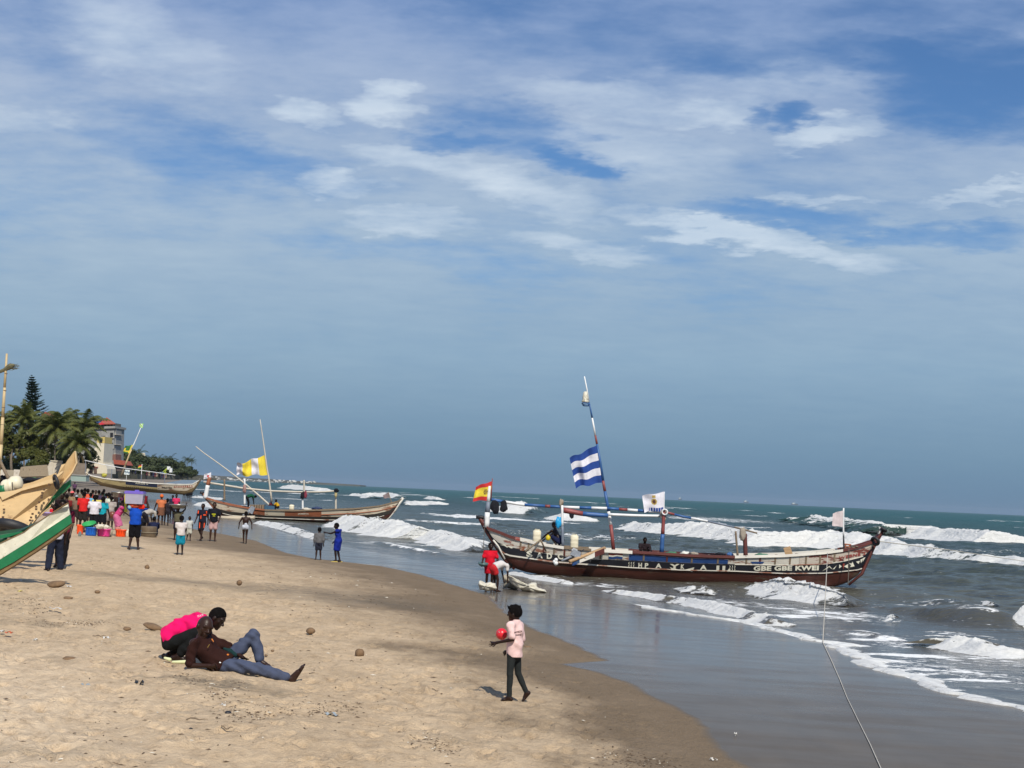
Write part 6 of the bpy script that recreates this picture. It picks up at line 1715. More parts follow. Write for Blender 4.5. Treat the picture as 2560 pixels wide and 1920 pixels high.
        sdf_part('hair', HAIR, root, pr, vox, cuts=[(loc(0, .42, .30), tuple(fw * .72 - hup * .69)), (loc(0, -.1, -.45), tuple(-hup))], k=.01)
    return root

D2R = math.pi / 180
# standing variations (fractions of height)
def pose(**kw):
    return kw
WALK = pose(knl=(-.05, .10, .29), anl=(-.05, .13, .05), tol=(-.055, .23, .03), knr=(.05, .03, .27), anr=(.05, -.14, .085), tor=(.055, -.06, .015), ell=(-.14, -.06, .64), wrl=(-.15, -.03, .50), elr=(.14, .05, .64), wrr=(.13, .16, .52))
CARRY = pose(elr=(.20, .03, .88), wrr=(.13, .02, 1.02), ell=(-.20, .03, .88), wrl=(-.13, .02, 1.02), shl=(-.11, 0, .82), shr=(.11, 0, .82))
BEND = pose(pelvis=(0, -.10, .53), waist=(0, -.02, .585), chest=(0, .10, .62), neck=(0, .22, .62), head=(0, .32, .58), shl=(-.10, .20, .60), shr=(.10, .20, .60), ell=(-.11, .22, .44), elr=(.11, .22, .44), wrl=(-.08, .25, .28), wrr=(.08, .25, .28),
            hil=(-.052, -.09, .515), hir=(.052, -.09, .515), knl=(-.06, -.01, .28), knr=(.06, -.01, .28))
SIT = pose(pelvis=(0, 0, .075), waist=(0, .01, .16), chest=(0, .04, .27), neck=(0, .08, .37), head=(0, .11, .47), shl=(-.11, .07, .35), shr=(.11, .07, .35), ell=(-.15, .18, .22), elr=(.15, .18, .22), wrl=(-.08, .28, .24), wrr=(.08, .28, .24),
           hil=(-.055, .01, .065), hir=(.055, .01, .065), knl=(-.10, .22, .25), knr=(.10, .22, .25), anl=(-.09, .33, .04), anr=(.09, .33, .04), tol=(-.10, .42, .015), tor=(.10, .42, .015))
SQUAT = pose(pelvis=(0, -.06, .14), waist=(0, -.02, .22), chest=(0, .06, .31), neck=(0, .13, .39), head=(0, .19, .47), shl=(-.11, .12, .37), shr=(.11, .12, .37), ell=(-.13, .22, .25), elr=(.13, .22, .25), wrl=(-.06, .34, .20), wrr=(.06, .34, .20),
             hil=(-.055, -.05, .13), hir=(.055, -.05, .13), knl=(-.10, .15, .26), knr=(.10, .15, .26), anl=(-.08, 0, .045), anr=(.08, 0, .045), tol=(-.10, .09, .014), tor=(.10, .09, .014))
def mixp(a, b):
    d = dict(a); d.update(b); return d

def stand(label, px_, py_, H, rz_deg, pose_=None, wear=(), **kw):
    g_ = ground(px_, py_)
    return person(label, g_, H, rz_deg * D2R, pose_, wear, **kw)
# ------------------------------------------------------------------ the people on the beach (feet placed at photograph pixels)
def Hpx(px, py, hpx):
    g_ = ground(px, py); return hpx * g_.y / FPX
# --- two children and the canoe, right of centre
red = (228, 22, 48)
stand('child in a red shirt and red shorts holding a grey green basin', 1222, 1472, Hpx(1222, 1472, 113), 195,
      mixp({}, pose(ell=(-.17, .02, .64), wrl=(-.08, .11, .545), elr=(.17, .02, .64), wrr=(.20, .09, .55))),
      [('shirt', CL(214, 20, 44), dict(hem=.02, sleeve=.62, ex=.012)), ('dress', CL(190, 16, 38), dict(length=.20, flare=.09))], skin=1, head_s=1.12, vox=.02)
g_ = ground(1222, 1472); k_ = g_.y / FPX
bs = MB(); c = Vector((at(1208, 1411, g_.y - .25))); bs.lathe((0, 0, 0), [(.06, -.06), (.11, -.05), (.155, 0), (.165, .05), (.155, .05), (.13, .01)], 18, axis=(.05, -.1, 1)); tag(bs.build('basin', mat('basin_teal', (.07, .13, .13), .4), None, True, None, c), 'grey green basin held by the child in red', 'basin')
stand('child bending double in a white top and red shorts', 1240, 1480, Hpx(1240, 1480, 110), -55,
      BEND, [('shirt', CL(214, 208, 204), dict(hem=-.03, sleeve=.55)), ('shorts', CL(190, 40, 44), dict(length=.35))], skin=0, head_s=1.12, vox=.02)
SACK = cloth_mat('white_sack', (.60, .56, .45), fold=1.0)
def sack(label, pts, Y, thick=.35, name='sack', m=None, seed=0):
    """a limp woven sack: silhouette pixels, lofted to a soft lump with creases"""
    cx = sum(p[0] for p in pts) / len(pts); cy = sum(p[1] for p in pts) / len(pts)
    c = at(cx, cy, Y); n = len(pts) * 4
    ring = []
    for i in range(len(pts)):
        for k in range(4):
            a, b = pts[i], pts[(i + 1) % len(pts)]; t = k / 4
            ring.append(at(a[0] * (1 - t) + b[0] * t, a[1] * (1 - t) + b[1] * t, Y) - c)
    V = []; F = []; L = 9
    for j in range(L):
        t = j / (L - 1); ang = math.pi * (t - .5); sc_ = max(.02, math.cos(ang)) ** .6; off = math.sin(ang) * thick
        for i, r in enumerate(ring):
            nn = mnoise.noise(Vector((r.x * 5 + seed, off * 6, r.z * 6))) * .05 + mnoise.noise(Vector((r.x * 14, off * 9 + seed, r.z * 14))) * .02
            V.append(r * sc_ + Vector((nn, off + nn, nn * .6)))
    for j in range(L - 1):
        for i in range(n): F.append((j * n + i, j * n + (i + 1) % n, (j + 1) * n + (i + 1) % n, (j + 1) * n + i))
    me = bpy.data.meshes.new(name); me.from_pydata([tuple(v) for v in V], [], F)
    o = link_mesh(name, me, m or SACK, None, c, True)
    return tag(o, label, 'sack' if name == 'sack' else name)
ys = ground(1320, 1478).y
sack('big limp white sack with one end raised, lying in the wash', [(1267, 1434), (1285, 1447), (1303, 1459), (1318, 1466), (1320, 1462), (1331, 1456), (1342, 1458), (1347, 1470), (1362, 1476), (1369, 1481), (1345, 1482), (1310, 1478), (1291, 1470), (1275, 1452)], ys, .38)
sack('smaller white sack at the feet of the child in red', [(1198, 1452), (1207, 1459), (1226, 1455), (1240, 1458), (1243, 1472), (1222, 1477), (1200, 1475), (1196, 1462)], ground(1222, 1478).y - .5, .2, seed=3)
sack('dull sheet of sacking behind the raised white sack', [(1257, 1438), (1270, 1436), (1288, 1452), (1300, 1466), (1292, 1474), (1258, 1470)], ys + .6, .15, m=cloth_mat('sack_grey', (.34, .30, .23), fold=1.0), seed=5)

# --- children near the waterline
stand('child in a grey long sleeved top and dark shorts seen from behind', 795, 1400, Hpx(795, 1400, 80), 8, mixp({}, pose(anl=(-.07, 0, .045), anr=(.075, .0, .045), tor=(.10, .07, .014))),
      [('shirt', CL(104, 104, 106), dict(sleeve=1.75, hem=.0)), ('shorts', CL(38, 42, 56), dict(length=.75))], skin=0, head_s=1.18, vox=.02)
g_ = ground(843, 1405); hh = Hpx(843, 1405, 97)
person('girl in a blue dress and yellow sandals reaching out to the child in grey', g_, hh, 80 * D2R,
      mixp({}, pose(chest=(0, .02, .715), neck=(0, .045, .82), head=(0, .07, .915), elr=(.13, .02, .64), wrr=(.11, .13, .52), ell=(-.12, .17, .72), wrl=(-.10, .30, .735), anr=(.05, -.05, .045), tor=(.05, .05, .014), knl=(-.05, .05, .285), anl=(-.05, .02, .045), tol=(-.05, .12, .014))),
      [('dress', CL(22, 42, 140), dict(length=.24, flare=.085, sleeve=.12))], skin=1, head_s=1.1, vox=.02)
for dx in (-7, 5):
    sb = MB(); p = ground(843 + dx, 1405); sb.box((0, 0, .015), (.24, .10, .03)); tag(sb.build('sandal', mat('sandal_yellow', (.5, .38, .10), .6), None, False, None, p), 'yellow sandal under the %s foot of the girl in blue' % ('left' if dx < 0 else 'right'), 'sandal')
stand('child in white underpants walking away along the wet sand', 611, 1359, Hpx(611, 1359, 79), 10, mixp(WALK, pose(ell=(-.19, 0, .66), wrl=(-.20, .02, .53), elr=(.19, 0, .66), wrr=(.20, .0, .53), knl=(-.04, .06, .29), anl=(-.03, .04, .05), tol=(-.03, .14, .02))),
      [('briefs', CL(200, 205, 215))], skin=0, head_s=1.12, vox=.022)
# --- the pair walking left
kitman = stand('man walking in a black and orange football kit', 503, 1352, Hpx(503, 1352, 92), 165, mixp(WALK, {}),
      [('shirt', CL(30, 30, 46), dict(hem=.02, sleeve=.6)), ('shorts', CL(34, 26, 34), dict(length=.9))], skin=0, vox=.024)
teeman = stand('young man in a black tee with a yellow print and pink shorts', 531, 1353, Hpx(531, 1353, 96), 195, mixp({}, pose(elr=(.20, -.03, .66), wrr=(.13, .05, .57), ell=(-.16, .02, .64), wrl=(-.13, .10, .55))),
      [('shirt', CL(24, 26, 36), dict(hem=.04, sleeve=.7, ex=.012)), ('shorts', CL(196, 160, 158), dict(length=.75, loose=.02))], skin=2, vox=.024)
def trim_on(root, garment, boxes, m, name):
    """small pieces sewn on a garment: (x, z, width, height), pressed against its camera side"""
    from mathutils.bvhtree import BVHTree
    g = [o for o in root.children if o.name.startswith(garment)][0]
    bv = BVHTree.FromPolygons([v.co.copy() for v in g.data.vertices], [tuple(p.vertices) for p in g.data.polygons])
    for (x, z, w, h_) in boxes:
        V = []; F = []
        for a in range(5):
            for b in range(4):
                q = Vector((x + (b / 3 - .5) * w, -2.0, z + (a / 4 - .5) * h_)); hit = bv.ray_cast(q, Vector((0, 1, 0)))
                V.append(tuple((hit[0] if hit[0] is not None else Vector((q.x, -.12, q.z))) + Vector((0, -.008, 0))))
        for a in range(4):
            for b in range(3): F.append((a * 4 + b, a * 4 + b + 1, a * 4 + b + 5, a * 4 + b + 4))
        me = bpy.data.meshes.new(name); me.from_pydata(V, [], F); link_mesh(name, me, m, root)
ORG = CL(255, 96, 50)
hk = Hpx(503, 1352, 92)
trim_on(kitman, 'shirt', [(-.15 * hk * .8, .77 * hk, .05, .13), (.14 * hk * .8, .77 * hk, .05, .12), (-.03 * hk, .64 * hk, .04, .16), (.07 * hk, .70 * hk, .13, .05)], ORG, 'kit_stripe')
trim_on(kitman, 'shorts', [(-.055 * hk, .42 * hk, .035, .26), (.075 * hk, .42 * hk, .03, .22)], ORG, 'kit_stripe')
ht = Hpx(531, 1353, 96)
trim_on(teeman, 'shirt', [(.01 * ht, .70 * ht, .17, .05), (.02 * ht, .655 * ht, .10, .035)], CL(200, 200, 40), 'shirt_print')
# --- basin carrier and small boys
stand('woman in an olive top and dark shorts carrying a metal basin on her head', 441, 1351, Hpx(441, 1351, 84), 185, mixp(CARRY, pose(ell=(-.20, .02, .92), elr=(.20, .02, .92), wrl=(-.22, .02, 1.04), wrr=(.22, .02, 1.04))),
      [('shirt', CL(96, 92, 72), dict(hem=-.02, sleeve=.3)), ('shorts', CL(28, 28, 40), dict(length=.7))], skin=0, vox=.024)
METAL = mat('basin_metal', (.34, .33, .30), .35, .2, 8, .15, metal=.7)
def basin(label, px, py, Y, rpx, hpx, m, cat='basin', group=None, tilt=(0, 0, 1), rim=None, n=22):
    c = at(px, py, Y); k = Y / FPX; R = rpx * k; h = hpx * k
    mb = MB(); mb.lathe((0, 0, 0), [(R * .62, 0), (R * .72, .02), (R * .97, h * .92), (R * 1.06, h * .94), (R * 1.06, h), (R * .95, h), (R * .68, .06), (.01, .05)], n, axis=tilt)
    t = thing('basin', label, cat, c, group)
    me = mb.build('bowl', m, t, True, None)
    mb = MB(); mb.torus(Vector(tilt).normalized() * h, R * 1.04, .012 + R * .03, tilt, n, 6); mb.build('rim', rim or m, t, True, None)
    for sx in (-1, 1):
        mb = MB(); mb.tube([(sx * R * 1.0, -.04, h * .9), (sx * R * 1.14, 0, h * .78), (sx * R * 1.0, .04, h * .9)], .012, 5); mb.build('handle', rim or m, t, True, None)
    return t
yb = ground(441, 1351).y
basin('wide metal basin carried on the head of the woman in olive', 446, 1271, yb - .05, 21, 9, METAL)
stand('boy in a white shirt and teal shorts standing apart', 449, 1387, Hpx(449, 1387, 96), 25, mixp({}, pose(elr=(.14, .03, .64), wrr=(.10, .13, .55), ell=(-.13, .03, .64), wrl=(-.09, .13, .55))),
      [('shirt', CL(214, 206, 202), dict(hem=.03, sleeve=.45, ex=.008)), ('shorts', CL(14, 132, 158), dict(length=.85, loose=.03))], skin=1, head_s=1.15, vox=.022)
stand('small child in white walking behind the boy in teal shorts', 471, 1352, Hpx(471, 1352, 60), 200, WALK, [('shirt', CL(196, 196, 190), dict(hem=.04, sleeve=.6, ex=.01)), ('shorts', CL(180, 178, 164), dict(length=.8, loose=.02))], skin=0, head_s=1.15, vox=.022)
# --- pair by the water's edge behind
stand('woman in an orange headwrap and patterned dress with her back turned', 400, 1313, Hpx(400, 1313, 76), 15, mixp({}, pose(ell=(-.17, 0, .66), wrl=(-.20, .03, .55))),
      [('shirt', CL(206, 120, 78), dict(hem=-.04, sleeve=.35)), ('dress', CL(120, 82, 62), dict(length=.21, flare=.12, sleeve=.0)), ('wrap', CL(226, 110, 50))], skin=0, vox=.026, bulk=1.12)
stand('thin dark child beside the woman in the patterned dress', 415, 1314, Hpx(415, 1314, 67), 10, {}, [('dress', CL(44, 40, 48), dict(length=.12, flare=.07))], skin=1, vox=.026, head_s=1.1)
stand('person in pink beyond the basin carrier', 438, 1296, Hpx(438, 1296, 60), 190, {}, [('shirt', CL(214, 50, 96), {}), ('trousers', CL(40, 34, 48), {})], skin=0, vox=.03)
stand('person in dark blue left of the one in pink beyond the basin carrier', 429, 1294, Hpx(429, 1294, 56), 170, {}, [('shirt', CL(40, 44, 70), {}), ('trousers', CL(30, 30, 40), {})], skin=1, vox=.03)

# --- man with the tub
px0, py0 = 334, 1374
g_ = ground(px0, py0); hb = 1.72; yb = g_.y
person('man in a blue tee and black shorts balancing a big lidded tub on his head', g_, hb, 12 * D2R,
       mixp(CARRY, pose(anl=(-.085, -.03, .045), tol=(-.12, .05, .014), anr=(.085, 0, .045), tor=(.11, .09, .014), elr=(.24, -.02, .86), wrr=(.19, .0, 1.01), ell=(-.18, .12, .86), wrl=(-.15, .14, 1.0), shr=(.11, 0, .815))),
       [('shirt', CL(20, 76, 182), dict(hem=.03, sleeve=.65, ex=.015)), ('shorts', CL(14, 13, 18), dict(length=.98, loose=.03))], skin=0, vox=.02, bulk=1.05)
tub = thing('storage_tub', 'big clear plastic tub with a violet lid balanced on the man in blue', 'tub', at(331, 1272, yb))
kk = yb / FPX
CLEARP = mat('clear_plastic', (.34, .33, .42), .2, .1, 5, .05, trans=0.0)
mb = MB(); mb.box(at(338.5, 1247, yb), (42 * kk, .40, 25 * kk), taper=1.07); mb.build('body', CLEARP, tub, False, tub.location)
VIO = mat('violet_lid', (.17, .12, .50), .35, .1, 5, .05)
mb = MB(); mb.box(at(338.5, 1232, yb), (46.5 * kk, .45, 5 * kk)); mb.box(at(338.5, 1229, yb), (43 * kk, .40, 2.5 * kk)); mb.build('lid', VIO, tub, False, tub.location)
mb = MB(); mb.box(at(343, 1227, yb), (10 * kk, .10, 4 * kk)); mb.build('handle', VIO, tub, False, tub.location)
cloth_lump('cloth_bundle', 'orange and white cloth pad under the clear tub', 'cloth', 333, 1264, yb - .05, 26, 14, CL(212, 92, 60), 91)
cloth_lump('cloth_bundle', 'bright red bundle under the right end of the clear tub', 'cloth', 353, 1267, yb - .02, 20, 14, CL(226, 52, 34), 92)
cloth_lump('cloth_bundle', 'pale blue rag under the left end of the clear tub', 'cloth', 325, 1267, yb - .1, 10, 12, CL(150, 190, 206), 93)
sh = MB(); sh.box((0, 0, 0), (.07, .12, .27), Matrix.Rotation(.1, 3, 'Y')); tag(sh.build('sandal', CL(120, 30, 36), None, False, None, at(365, 1250, yb)), 'dark red sandal with a white stripe held up by the tub carrier', 'sandal')
yr = MB(); yr.box((0, 0, 0), (.10, .03, .62), Matrix.Rotation(-.06, 3, 'Y')); tag(yr.build('banner', CL(214, 206, 80), None, False, None, at(315, 1258, yb + .3)), 'narrow yellow strip of cloth hanging left of the clear tub', 'cloth')

# --- group bending over and seated
stand('person seated low on the sand in dark navy, back turned', 384, 1340, 1.6, 20, SIT, [('shirt', CL(30, 36, 66), dict(sleeve=.7)), ('trousers', CL(26, 26, 34), {})], skin=1, vox=.024)
gc = ground(365, 1342)
def drum_basket(label, px0, px1, py0, py1, Y, m, group=None):
    c = at((px0 + px1) / 2, py1, Y); k = Y / FPX; R = (px1 - px0) / 2 * k; h = (py1 - py0) * k
    t = thing('basket', label, 'basket', c, group)
    mb = MB(); mb.lathe((0, 0, 0), [(R * .92, 0), (R, h * .2), (R * .97, h * .45), (R * 1.0, h * .5), (R * .98, h * .9), (R * .9, h)], 20); mb.build('body', m, t, True)
    mb = MB(); mb.torus((0, 0, h * .48), R * 1.0, .02, (0, 0, 1), 20, 6); mb.build('band', CL(150, 140, 120), t, True)
    return t
drum_basket('brown metal drum lying by the seated person in navy', 351, 391, 1316, 1345, gc.y, mat('rusty_drum', (.12, .085, .05), .7, .35, 5, .4))
stand('person with a white patterned shirt bending beside the tub carrier', 366, 1330, 1.60, -40, BEND, [('shirt', CL(176, 170, 160), dict(hem=0.0, sleeve=.6)), ('shorts', CL(34, 32, 40), dict(length=.8))], skin=1, vox=.024)
stand('woman in a pink top and skirt bending over the tubs', 296, 1340, 1.62, -75, mixp(BEND, pose(pelvis=(0, -.08, .50), chest=(0, .02, .68), waist=(0, -.04, .59), neck=(0, .05, .79), head=(0, .07, .89), shl=(-.1, .04, .77), shr=(.1, .04, .77), ell=(-.13, .10, .86), wrl=(-.08, .06, 1.02), elr=(.12, .12, .64), wrr=(.10, .24, .56))),
      [('shirt', CL(198, 62, 118), dict(hem=.0, sleeve=.2)), ('dress', CL(206, 110, 150), dict(length=.26, flare=.11, sleeve=0))], skin=0, vox=.024)
basin('dark metal basin lifted above the woman in pink', 295, 1243, ground(296, 1340).y + .2, 16, 12, METAL, tilt=(.1, 0, 1))
stand('dark haired child stooping behind the blue shirted man with a white strip of paper', 352, 1338, 1.15, 70, mixp(BEND, {}), [('shirt', CL(30, 28, 34), dict(sleeve=.5)), ('shorts', CL(24, 24, 28), {})], skin=1, vox=.024, head_s=1.15)

# --- standing row by the tubs
stand('woman with braids in a plain white tee and black shorts, back turned', 232, 1335, 1.68, 5, mixp({}, pose(ell=(-.15, .03, .66), wrl=(-.12, .13, .60), elr=(.15, .03, .66), wrr=(.12, .13, .60))),
      [('shirt', CL(222, 218, 224), dict(hem=.02, sleeve=.75, ex=.02)), ('shorts', CL(24, 24, 32), dict(length=.95, loose=.02))], skin=1, vox=.02, hair='afro', bulk=1.06)
stand('woman in a turquoise tee and dark skirt beside the white tee', 253, 1332, 1.60, -15, mixp({}, pose(elr=(.16, .02, .64), wrr=(.18, .06, .50))),
      [('shirt', CL(24, 160, 178), dict(hem=.02, sleeve=.6, ex=.012)), ('dress', CL(26, 26, 34), dict(length=.24, flare=.085, sleeve=0))], skin=1, vox=.022, hair='afro', bulk=1.05)
stand('man in a bright red tee and dark shorts left of the white tee', 204, 1330, 1.78, -10, mixp({}, pose(elr=(.15, .04, .66), wrr=(.12, .14, .62))),
      [('shirt', CL(214, 40, 40), dict(hem=.02, sleeve=.6, ex=.012)), ('shorts', CL(44, 42, 40), dict(length=.8, loose=.02))], skin=0, vox=.022)
stand('person in a patterned white and dark wrap with a brown gourd', 274, 1325, 1.60, 20, {}, [('shirt', CL(176, 168, 160), dict(hem=0, sleeve=.5)), ('dress', CL(150, 138, 134), dict(length=.26, flare=.10, sleeve=0))], skin=0, vox=.024)
gd = MB(); gd.lathe((0, 0, 0), [(.03, -.17), (.13, -.12), (.175, 0), (.14, .12), (.05, .16)], 16); tag(gd.build('gourd', mat('gourd_brown', (.16, .045, .025), .35), None, True, None, at(281, 1287, ground(274, 1325).y - .3)), 'round red brown gourd against the patterned white wrap', 'gourd')
stand('person in a pale green vest behind the turquoise tee', 268, 1318, 1.70, -20, {}, [('vest', CL(208, 216, 196), dict(hem=0)), ('shorts', CL(120, 128, 96), dict(length=.8))], skin=1, vox=.024)
for (px, py, H_, rz, col, c2_, lb, ex_) in (
        (176, 1312, 1.66, 150, (150, 128, 96), (60, 50, 44), 'person in khaki wearing a salmon pink cap', [('cap', CL(232, 110, 110))]),
        (187, 1316, 1.50, 190, (120, 100, 84), (50, 44, 44), 'person wearing a pale grey knitted cap', [('cap', CL(170, 184, 188))]),
        (190, 1298, 1.70, 10, (96, 82, 84), (50, 46, 50), 'person in brown grey between the pink cap and the red tee', []),
        (200, 1300, 1.72, 40, (120, 112, 96), (46, 46, 48), 'person in dull olive behind the man in red', []),
        (215, 1302, 1.78, 5, (216, 92, 60), (40, 40, 48), 'person in an orange top behind the man in red', []),
        (222, 1312, 1.62, -10, (110, 176, 206), (40, 44, 60), 'person in pale blue with a bag, behind the white tee', []),
        (243, 1300, 1.74, 5, (62, 52, 74), (34, 34, 44), 'person in dark purple behind the turquoise tee', []),
        (252, 1304, 1.70, -5, (72, 60, 84), (36, 36, 44), 'person in violet grey just right of the dark purple top', []),
        (238, 1314, 1.55, 30, (222, 206, 110), (50, 50, 60), 'person in pale yellow between the white and turquoise tees', []),
        (262, 1300, 1.60, -20, (112, 110, 84), (50, 48, 40), 'person in olive right of the violet grey top', []),
        (168, 1296, 1.72, 20, (70, 60, 56), (40, 40, 46), 'person in dark brown left of the grey knitted cap', []),
        (182, 1286, 1.68, 60, (150, 140, 132), (60, 56, 60), 'person in pale taupe far back between the caps', []),
        (208, 1290, 1.75, -40, (44, 50, 80), (34, 34, 40), 'person in navy behind the orange top', []),
        (228, 1294, 1.70, 15, (128, 60, 66), (34, 34, 40), 'person in dusty red behind the braids of the woman in white', []),
        (236, 1288, 1.66, 190, (170, 160, 140), (70, 60, 56), 'person in cream facing this way at the back of the crowd', []),
        (256, 1290, 1.78, 30, (40, 60, 56), (30, 34, 40), 'tall person in bottle green at the back of the crowd', []),
        (268, 1296, 1.62, -60, (186, 130, 60), (60, 50, 44), 'person in mustard between the olive and taupe ones', []),
        (286, 1300, 1.70, 80, (60, 44, 40), (34, 30, 30), 'person in chocolate brown below the lifted basin', []),
        (290, 1286, 1.64, 200, (96, 110, 130), (40, 44, 54), 'person in slate blue behind the lifted basin', []),
        (306, 1288, 1.66, 10, (110, 50, 90), (40, 36, 44), 'person in plum left of the clear tub', []),
        (162, 1326, 1.60, 30, (120, 40, 40), (50, 44, 60), 'person in brick red close behind the maroon man', []),
        (158, 1304, 1.70, 100, (90, 84, 70), (44, 40, 40), 'person in dark khaki at the left end of the crowd', []),
        (277, 1292, 1.66, 170, (120, 108, 96), (44, 40, 44), 'person walking in a taupe shirt near the lifted basin', [])):
    stand(lb, px, py, H_, rz, {}, [('shirt', CL(*col), dict(sleeve=.6)), ('shorts', CL(*c2_), dict(length=.9))] + ex_, skin=random.Random(px).randrange(3), vox=.03, group='people crowded round the landed fish')

# --- the pair standing by the prows
gm = ground(152, 1418)
person('man in a maroon shirt and black trousers leaning out between the prows', gm, 1.80, 175 * D2R,
       mixp({}, pose(head=(.02, .02, .92), elr=(.17, .05, .90), wrr=(.30, .09, .84), shr=(.115, 0, .82), ell=(-.15, .04, .64), wrl=(-.15, .10, .50), anl=(-.06, .06, .045), tol=(-.09, .15, .014))),
       [('shirt', CL(104, 26, 50), dict(hem=.05, sleeve=.75, ex=.012)), ('trousers', CL(20, 18, 22), dict(length=1.95))], skin=0, vox=.016, look=(-.1, 1, -.1))
gn = ground(136, 1428)
person('person in dark jeans standing behind the green prow, only the legs clear', gn, 1.66, 35 * D2R, mixp({}, pose(anl=(-.11, -.02, .045), anr=(.10, .02, .045), tol=(-.13, .08, .014), tor=(.15, .09, .014), knl=(-.075, .03, .285), knr=(.075, .04, .285))),
       [('shirt', CL(206, 206, 214), dict(hem=.04)), ('trousers', CL(34, 40, 58), dict(length=1.95, loose=.02))], skin=1, vox=.016)
stand('person in a red top glimpsed between the prow and the crowd', 134, 1350, 1.35, 20, {}, [('shirt', CL(206, 36, 50), {}), ('trousers', CL(44, 60, 110), {})], skin=1, vox=.028)
stand('dark clad person close behind the plywood prow', 150, 1345, 1.72, 160, {}, [('shirt', CL(40, 24, 26), dict(sleeve=.9)), ('trousers', CL(30, 28, 32), {})], skin=1, vox=.028)
stand('person whose head shows just above the plywood prow', 143, 1290, 1.78, 10, {}, [('shirt', CL(60, 50, 46), {}), ('trousers', CL(40, 40, 46), {})], skin=1, vox=.03)
# people far behind, around the gear left of the prow
for i, (px, py, col, lb) in enumerate(((60, 1252, (140, 120, 100), 'far person in tan left of the yellow top'), (75, 1256, (220, 180, 40), 'far person in a yellow top behind the plywood canoe'), (91, 1258, (96, 40, 60), 'far person in dark plum behind the plywood canoe'), (100, 1256, (150, 40, 66), 'far person in crimson behind the plywood canoe'),
        (110, 1258, (90, 100, 96), 'far person in grey green at the plywood gunwale'), (118, 1260, (120, 120, 130), 'far person in pale grey by the prow tyre'), (68, 1262, (180, 180, 176), 'far person in off white low behind the float'), (84, 1264, (60, 100, 60), 'far person in green bent behind the plywood canoe'), (10, 1262, (26, 28, 52), 'far person in navy at the left edge'), (185, 1240, (90, 60, 90), 'far person in purple beyond the prow tip'))):
    stand(lb, px, py, 1.65, 20 * i, SQUAT if i in (6, 7) else {}, [('shirt', CL(*col), {}), ('trousers', CL(46, 42, 48), {})], skin=i % 3, vox=.035, group='people far behind the plywood canoe')
cloth_lump('net_bundle', 'long dark heap of nets beyond the plywood canoe', 'net', 85, 1203, 70, 70, 18, BLACKC, 95)
cloth_lump('net_bundle', 'green net heap among the far people', 'net', 88, 1198, 72, 22, 9, mat('net_green', (.06, .12, .04), .9), 96)

# --- pushing the beached canoe
for i, (px, py, col) in enumerate(((459, 1248, (60, 34, 44)), (466, 1250, (40, 48, 84)), (472, 1249, (80, 40, 46)), (477, 1248, (70, 84, 40)))):
    g_ = ground(px, py); 
    person(['figure in maroon pushing', 'figure in blue pushing', 'figure in dull red pushing', 'figure in green pushing'][i] + ' at the bow of the beached canoe', g_, 1.7, 30 * D2R, mixp(BEND, pose(neck=(0, .20, .70), head=(0, .28, .76), chest=(0, .08, .66), shl=(-.1, .18, .68), shr=(.1, .18, .68), wrl=(-.08, .36, .62), wrr=(.08, .36, .62), ell=(-.1, .28, .60), elr=(.1, .28, .60))),
           [('shirt', CL(*col), {}), ('shorts', CL(36, 34, 40), {})], skin=1, vox=.04, group='figures pushing the beached canoe')
# --- crews
pc = at(1395, 1368, Y1 + .7)
person('bare backed man crouching in the painted canoe with a yellow can', pc, 1.72, 62 * D2R, mixp(SQUAT, pose(ell=(-.13, .26, .27), wrl=(-.10, .38, .17), elr=(.13, .26, .27), wrr=(.08, .38, .17), pelvis=(0, -.07, .17), head=(0, .12, .50), neck=(0, .09, .41))), [('shorts', CL(28, 34, 66), dict(length=.8))], skin=1, vox=.022)
yc = MB(); yc.lathe((0, 0, 0), [(.05, -.1), (.09, -.06), (.10, .04), (.05, .10), (.02, .13)], 12); tag(yc.build('can', mat('yellow_can', (.55, .42, .01), .5), None, True, None, at(1370, 1345, Y1 + .3)), 'small yellow can in front of the crouching man', 'can')
pc = at(1608, 1396, Y1 + .9)
person('crew member whose dark head shows above the gunwale of the painted canoe', pc, 1.55, 190 * D2R, SIT, [('shirt', CL(40, 30, 34), {}), ('shorts', CL(30, 30, 40), {})], skin=1, vox=.026)
pc = at(621, 1270, Y2 + .9)
person('man in green and black bending in the second canoe', pc, 1.7, -70 * D2R, mixp(BEND, {}), [('shirt', CL(24, 82, 56), {}), ('trousers', CL(22, 20, 26), {})], skin=1, vox=.035)
pc = at(694, 1276, Y2 + .8)
person('man in yellow and maroon sitting in the second canoe', pc, 1.7, 80 * D2R, mixp(SIT, pose(pelvis=(0, 0, .16), waist=(0, 0, .23), hil=(-.05, .02, .15), hir=(.05, .02, .15))), [('shirt', CL(206, 160, 30), dict(hem=-.03)), ('trousers', CL(30, 26, 30), {})], skin=1, vox=.035)
pc = at(672, 1276, Y2 + .9)
person('man in maroon facing the seated man in yellow', pc, 1.7, -95 * D2R, mixp(SIT, pose(pelvis=(0, 0, .10))), [('shirt', CL(100, 36, 44), dict(hem=-.03)), ('trousers', CL(30, 26, 30), {})], skin=1, vox=.035)

